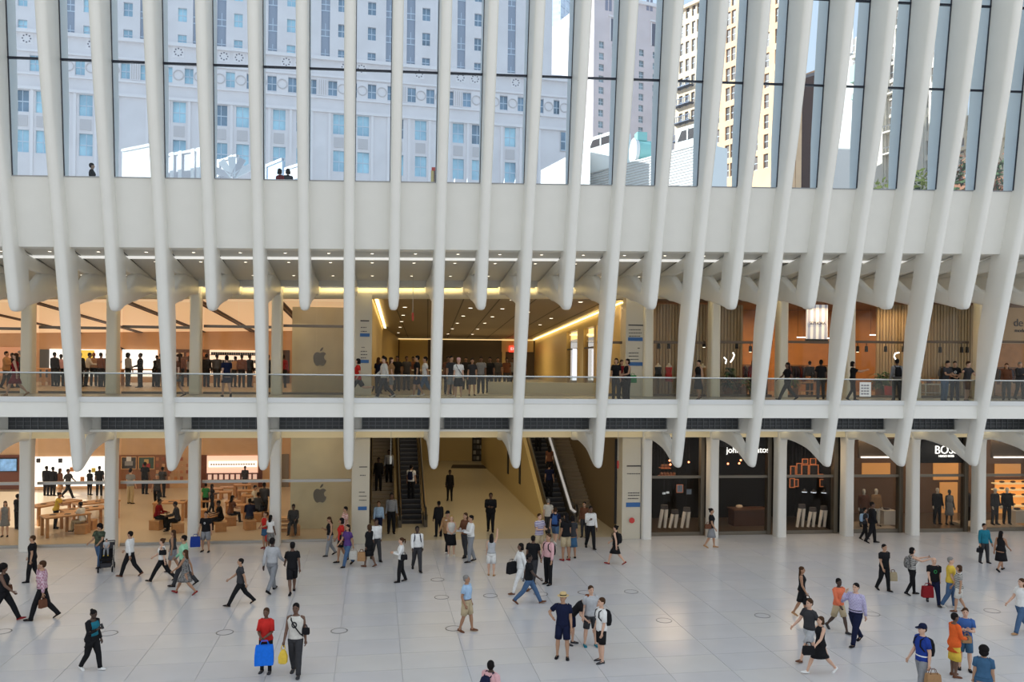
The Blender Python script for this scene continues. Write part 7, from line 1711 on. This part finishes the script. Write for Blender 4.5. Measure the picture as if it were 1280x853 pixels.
# ------------------------------------------------------------ balcony and upper shops
def ub(px,s,h,head,label,**k):
    k.setdefault('lod',1); u=WU(px,s,480); p=W(u,s,ZB); return person(0,0,h,head,label=label,loc=(p.x,p.y,ZB),**k)
ub(19,1.6,1.70,-80,'woman in a short dark red dress walking along the balcony',sex='f',skin='l',hair=('long','brown'),top=('dress','darkred'),bot=('none',''),shoes='tan',pose='walk')
ub(8,9.6,1.75,100,'man in a tan jacket inside the upper shop end',skin='m',top=('jacket','tan'),bot=('pants','charcoal'),pose='hold')
ub(24,11,1.8,-90,'grey haired man behind the woman in dark red',skin='l',hair=('short','grey'),top=('shirt','charcoal'),pose='stand')
ub(13,11.5,1.7,60,'shopper in black bending over the upper end table',skin='d',top=('tee','black'),pose='lean')
for px,s,hd_,lab,c,k in ((68,7,170,'man in black in front of the white upper screen edge','black',{}),(76,7.5,190,'woman in a pink top with a ponytail at the upper screen','pink',dict(sex='f',hair=('pony','black'))),(100,6.5,175,'man in black under the yellow picture','black',{}),(108,7.2,120,'shopper in a white tee leaning under the yellow picture','offwhite',dict(pose='lean')),(117,7.6,200,'shopper in tan among the crowd at the upper screen','tan',dict(hair=('short','red'))),(126,6.6,160,'tall shopper in brown at the upper screen','brown',{}),(134,7.4,180,'shopper in charcoal next to the upper column','charcoal',{}),(160,7.6,150,'shopper in grey left of the man in black','grey',dict(hair=('curly','black'))),(175,5.9,-80,'man in black standing in profile before the white upper screen','black',dict(pose='holdstand')),(194,7.2,60,'woman in black bending at the oak table','black',dict(sex='f',hair=('bun','black'),pose='lean')),(201,6.8,180,'shopper in dark grey beside the long rib','charcoal',{}),(226,8,170,'shopper in brown at the dark goods wall','brown',{}),(237,8,150,'woman in a grey coat at the dark goods wall','grey',dict(sex='f',hair=('long','brown'))),(258,7.4,180,'man in black beside the lit upper shelf','black',{}),(271,7.0,175,'man in charcoal before the lit upper shelf','charcoal',dict(fat=1.15)),(292,7.4,160,'woman in tan leaning toward the lit upper shelf','tan',dict(sex='f',hair=('bun','black'),pose='lean')),(302,7.0,190,'shopper in brown at the right of the lit upper shelf','brown',{}),(312,7.5,150,'shopper in black at the end of the lit upper shelf','black',{}),(335,6.6,170,'man in black in the gap beside the upper column','black',{}),(354,7.0,180,'person in a dark red shirt before the dark doorway','darkred',{})):
    kw=dict(skin='d',top=('shirt',c),bot=('pants','black'),hair=('short','black'),pose='stand'); kw.update(k); ub(px,s+6.0,1.76 if 'sex' not in k else 1.66,hd_,lab,**kw)
ub(283,1.4,1.70,-150,'woman in a short dark dress walking at the balcony glass',sex='f',skin='l',hair=('bun','black'),top=('tee','navy'),bot=('miniskirt','navy'),shoes='black',pose='walk')
ub(222,1.6,1.68,-70,'woman with pale legs half behind the long rib',sex='f',skin='l',hair=('long','brown'),top=('tee','brown'),bot=('miniskirt','grey'),pose='step')
ub(447,1.0,1.66,-85,'woman in red hurrying along the balcony',sex='f',skin='l',hair=('bob','black'),top=('tee','red',.47),bot=('shorts','charcoal'),shoes='black',pose='run')
ub(480,1.3,1.72,-75,'man in a white hoodie with a backpack strap on the balcony',skin='l',hair=('short','black'),top=('hoodie','offwhite'),bot=('pants','charcoal'),shoes='white',pose='walk')
for px,s,hd_,lab,c,k in ((473,5.8,160,'woman in a blue dress at the passage counter','navy',dict(sex='f',hair=('long','brown'),skin='m')),(489,2.6,100,'woman in a tan top with bare legs behind the white hoodie','tan',dict(sex='f',hair=('long','brown'),skin='l',bot=('shorts','grey'))),(496,9,0,'man in black standing back in the upper passage','black',{}),(479,8.5,10,'person in brown beside the passage counter','brown',{}),(508,10,20,'shopper in dark grey deep in the upper passage','charcoal',{}),(521,2.8,-90,'man in a black tee and navy shorts on the balcony','black',dict(bot=('shorts','navy'),shoes='white',skin='m',pose='step')),(531,3.2,-80,'man in a white shirt and jeans behind the black tee','white',dict(bot=('pants','jeans'),shoes='white',skin='m',pose='walk')),(573,1.2,5,'woman in a white tee and pale cap facing the hall','white',dict(sex='f',skin='l',bot=('shorts','black'),shoes='white',hair=('long','brown'),hatc=('cap','pink'),extra=(('strap','black'),))),(560,5.5,15,'man in brown behind the pale cap','brown',{}),(564,3.0,30,'person in grey sneakers beside the pale cap','charcoal',dict(shoes='white',bot=('shorts','grey'),skin='m')),(590,4.0,10,'woman in a dark tee and shorts with bare legs','charcoal',dict(sex='f',skin='m',bot=('shorts','charcoal'),hair=('long','black'))),(601,6.5,0,'man in a blue grey shirt in the upper passage','grey',{}),(612,7.5,-10,'man in black with a slim figure in the upper passage','black',{}),(622,12,0,'distant shopper in charcoal near the exit doorway','charcoal',{}),(633,14,5,'distant shopper in brown near the exit doorway','brown',{}),(582,12,-5,'distant shopper in black beyond the pale cap','black',{}),(546,13,10,'distant shopper in navy in the dark back hall','navy',{}),(641,16,-5,'distant shopper in grey under the exit sign','grey',{}),(653,15,0,'distant shopper in black right of the exit sign','black',{}),(516,14,0,'distant shopper in brown in the dark back hall','brown',{})):
    kw=dict(skin='d',top=('tee',c),bot=('pants','charcoal'),hair=('short','black'),pose='stand'); kw.update(k); ub(px,s,1.75 if 'sex' not in k else 1.66,hd_,lab,**kw)
# people at the right part of the balcony
ub(770,.9,1.72,-20,'person in black with a white scarf behind the long rib',sex='f',skin='m',hair=('bob','black'),top=('tee','black'),bot=('pants','charcoal'),pose='stand')
ub(777,1.5,1.66,30,'woman in dark red between two friends at the railing',sex='f',skin='m',hair=('long','brown'),top=('tee','darkred'),bot=('pants','black'),pose='stand')
g=ub(784,.8,1.70,-60,'woman in black with a green bag at the railing',sex='f',skin='m',hair=('bob','black'),top=('tank','black'),bot=('leggings','black'),pose='holdstand'); bag(g.TW@Vector((.12,.2,1.10)),'shop','green','green shoulder bag of the woman at the railing',.75)
ub(873,1.0,1.68,-50,'woman in a dark flared dress on the balcony',sex='f',skin='m',hair=('bun','black'),top=('dress','black'),bot=('skirt','charcoal'),pose='step')
ub(984,1.0,1.70,-85,'woman with long hair striding along the balcony in black',sex='f',skin='d',hair=('longer','black'),top=('tee','black'),bot=('pants','charcoal'),pose='stride')
ub(1026,2.4,1.76,170,'man in black looking into the orange shop',skin='k',top=('tee','black'),bot=('pants','charcoal'),hair=('short','black'),pose='stand')
ub(1066,.9,1.70,80,'person in black half hidden by the rib reaching forward',sex='f',skin='m',hair=('bob','black'),top=('tee','black'),bot=('leggings','black'),pose='photo')
ub(1121,1.4,1.83,172,'man with a dark backpack looking into the planted shop',skin='d',hair=('short','black'),top=('shirt','grey'),bot=('pants','charcoal'),pose='stand',extra=(('backpack','black'),))
ub(1181,.7,1.78,20,'man in a dark tee and jeans leaning on the railing',skin='m',hair=('short','black'),top=('tee','charcoal'),bot=('pants','jeans'),pose='lean')
ub(1193.5,1.2,1.76,-20,'man in a black printed tee and dark jeans at the railing',skin='m',hair=('short','black'),top=('tee','black'),bot=('pants','navy'),pose='holdstand',extra=(('print','white',.03),))
ub(1208.5,.8,1.76,25,'man in a dark tee and shorts with an elbow raised',skin='l',hair=('short','brown'),top=('tee','charcoal'),bot=('shorts','brown'),pose='elbow')
ub(1275,3.2,1.76,10,'man in a dark coat at the end shop',skin='l',hair=('short','grey'),top=('jacket','charcoal'),bot=('pants','black'),pose='hold')
ub(1258,2.4,1.70,-30,'woman in brown at the railing end',sex='f',skin='m',hair=('long','brown'),top=('long','brown'),bot=('pants','charcoal'),pose='stand')
for px,s,hd_,lab,c,sx in ((941,5.8,170,'woman in a red top in the orange shop','darkred','f'),(948,6.2,150,'shopper in black in the orange shop','black','m'),(955,6.8,200,'shopper in navy beside the long rib in the orange shop','navy','m'),(1012,7,160,'shopper in black at the dark clothes rail','black','m'),(1040,7.2,190,'woman in dark red under the striped screen','darkred','f')):
    ub(px,s,1.72,hd_,lab,sex=sx,skin='m',hair=('short','black') if sx=='m' else ('long','brown'),top=('long',c),bot=('pants','black'),pose='stand')
# ------------------------------------------------------------ visitors outside behind the glass
for px,py,D,hd_,lab,c,hr in ((115,206,31.6,120,'visitor in black crouching outside the glass','black',('short','black')),(350,213,32.2,150,'dark haired visitor in red outside the glass','darkred',('bob','black')),(360,213,32.3,200,'dark haired visitor leaning on a friend outside the glass','charcoal',('bob','black'))):
    q=PD(px,py,D); person(0,0,q.z-GZ+.05,hd_,label=lab,loc=(q.x,q.y,GZ),skin='m',hair=hr,top=('long',c),bot=('pants','black'),pose='stand',lod=1,sex='f')
# ------------------------------------------------------------ mannequins
def mannq(px,s,z,h,head,label,**k):
    u=WU(px,s,600 if z<3 else 480); p=W(u,s,z); person(0,0,h,head,label=label,loc=(p.x,p.y,z),mannequin=True,cat='mannequin',name='mannequin',lod=1,hair=('bald','black'),shoes=k.pop('shoes','black'),pose=k.pop('pose','stand'),**k)
mannq(1080,5.4,.16,1.84,-5,'pale headed mannequin in a dark suit in the boutique window',skin='l',top=('jacket','brown'),bot=('pants','charcoal'))
mannq(1095.5,5.5,.16,1.84,10,'mannequin in a tan jacket and white trousers in the boutique window',skin='l',top=('jacket','tan'),bot=('pants','offwhite'))
mannq(1172,6.6,.0,1.84,0,'mannequin in black beside the grey dress',skin='l',top=('jacket','black'),bot=('pants','black'))
mannq(1187,6.4,.0,1.78,0,'mannequin in a sleeveless grey dress',sex='f',skin='d',top=('dress','grey'),bot=('skirt','grey'))
mannq(1208,6.6,.0,1.84,0,'mannequin in a dark coat beside the boutique door',skin='l',top=('jacket','charcoal'),bot=('pants','black'))
mannq(1244,5.5,.16,1.84,20,'headlit mannequin in a charcoal suit before the orange shelves',skin='l',top=('jacket','charcoal'),bot=('pants','charcoal'))
mannq(1259,5.6,.16,1.84,-10,'mannequin in a black suit before the orange shelves',skin='l',top=('jacket','black'),bot=('pants','black'))
def bust(px,s,label,c,long=False):
    u=WU(px,s,480); p=W(u,s,ZB); t=empty('dress_form',p,label,'dress form',rz=0); h=1.75; R=RINGS['f']; n=14
    ring=lambda r,ad=0,m=1: [((r[1]*m+ad)*h*math.cos(2*math.pi*k/n),(r[2]*m+ad)*h*math.sin(2*math.pi*k/n),r[0]*h) for k in range(n)]
    mb=MB(); mb.rings([ring(r) for r in R[3:]]+[[(x*.9,y*.9,.885*h) for x,y,_ in ring(R[-1])]]); part(mb,'torso',mat('form linen',(.75,.66,.52),.7),t,True,None,world=False)
    mb=MB(); rs=[[(x*1.5,y*1.5,.42*h if long else .49*h) for x,y,_ in ring(R[3])]] if long else []
    rs=([[(x*1.25,y*1.3,(.38 if long else .52)*h) for x,y,_ in ring(R[3])]])+[ring(r,.008) for r in R[3:8]]; mb.rings(rs); part(mb,'dress' if long else 'blouse',cmat(c),t,True,None,world=False)
    mb=MB(); mb.tube([(0,0,.02),(0,0,.58*h)],.018,6); part(mb,'pole',BLACK,t,world=False); mb=MB(); mb.lathe([(.2,0),(.2,.02),(.03,.05)],(0,0,0),14); part(mb,'base',BLACK,t,world=False)
bust(822.5,5.3,'dress form in a black strapless top next to the pylon','black'); bust(836,5.3,'dress form in a long red dress','red',True); bust(850,5.6,'dress form in a black top behind the red dress','black'); bust(878,5.4,'lit dress form in an orange yellow top','tan')
u=WU(524,16,445); c=PD(524,440,52); mannq_z=c.z
# ------------------------------------------------------------ turn every body into one continuous skin and add the hands
dg=bpy.context.evaluated_depsgraph_get()
import numpy as np
for bo,hm in BODIES:
    ev=bo.evaluated_get(dg); me=ev.to_mesh(); nv=len(me.vertices); co=np.empty(nv*3); me.vertices.foreach_get('co',co)
    fs=[tuple(p.vertices) for p in me.polygons]; m0=bo.data.materials[0]
    ev.to_mesh_clear()
    vs=list(map(tuple,co.reshape(-1,3)))+hm.v; fs+= [tuple(i+nv for i in f) for f in hm.f]
    nm=bpy.data.meshes.new('body'); nm.from_pydata(vs,[],fs); nm.materials.append(m0); nm.polygons.foreach_set('use_smooth',[True]*len(nm.polygons)); nm.update()
    bo.modifiers.clear(); old=bo.data; bo.data=nm; bpy.data.meshes.remove(old)
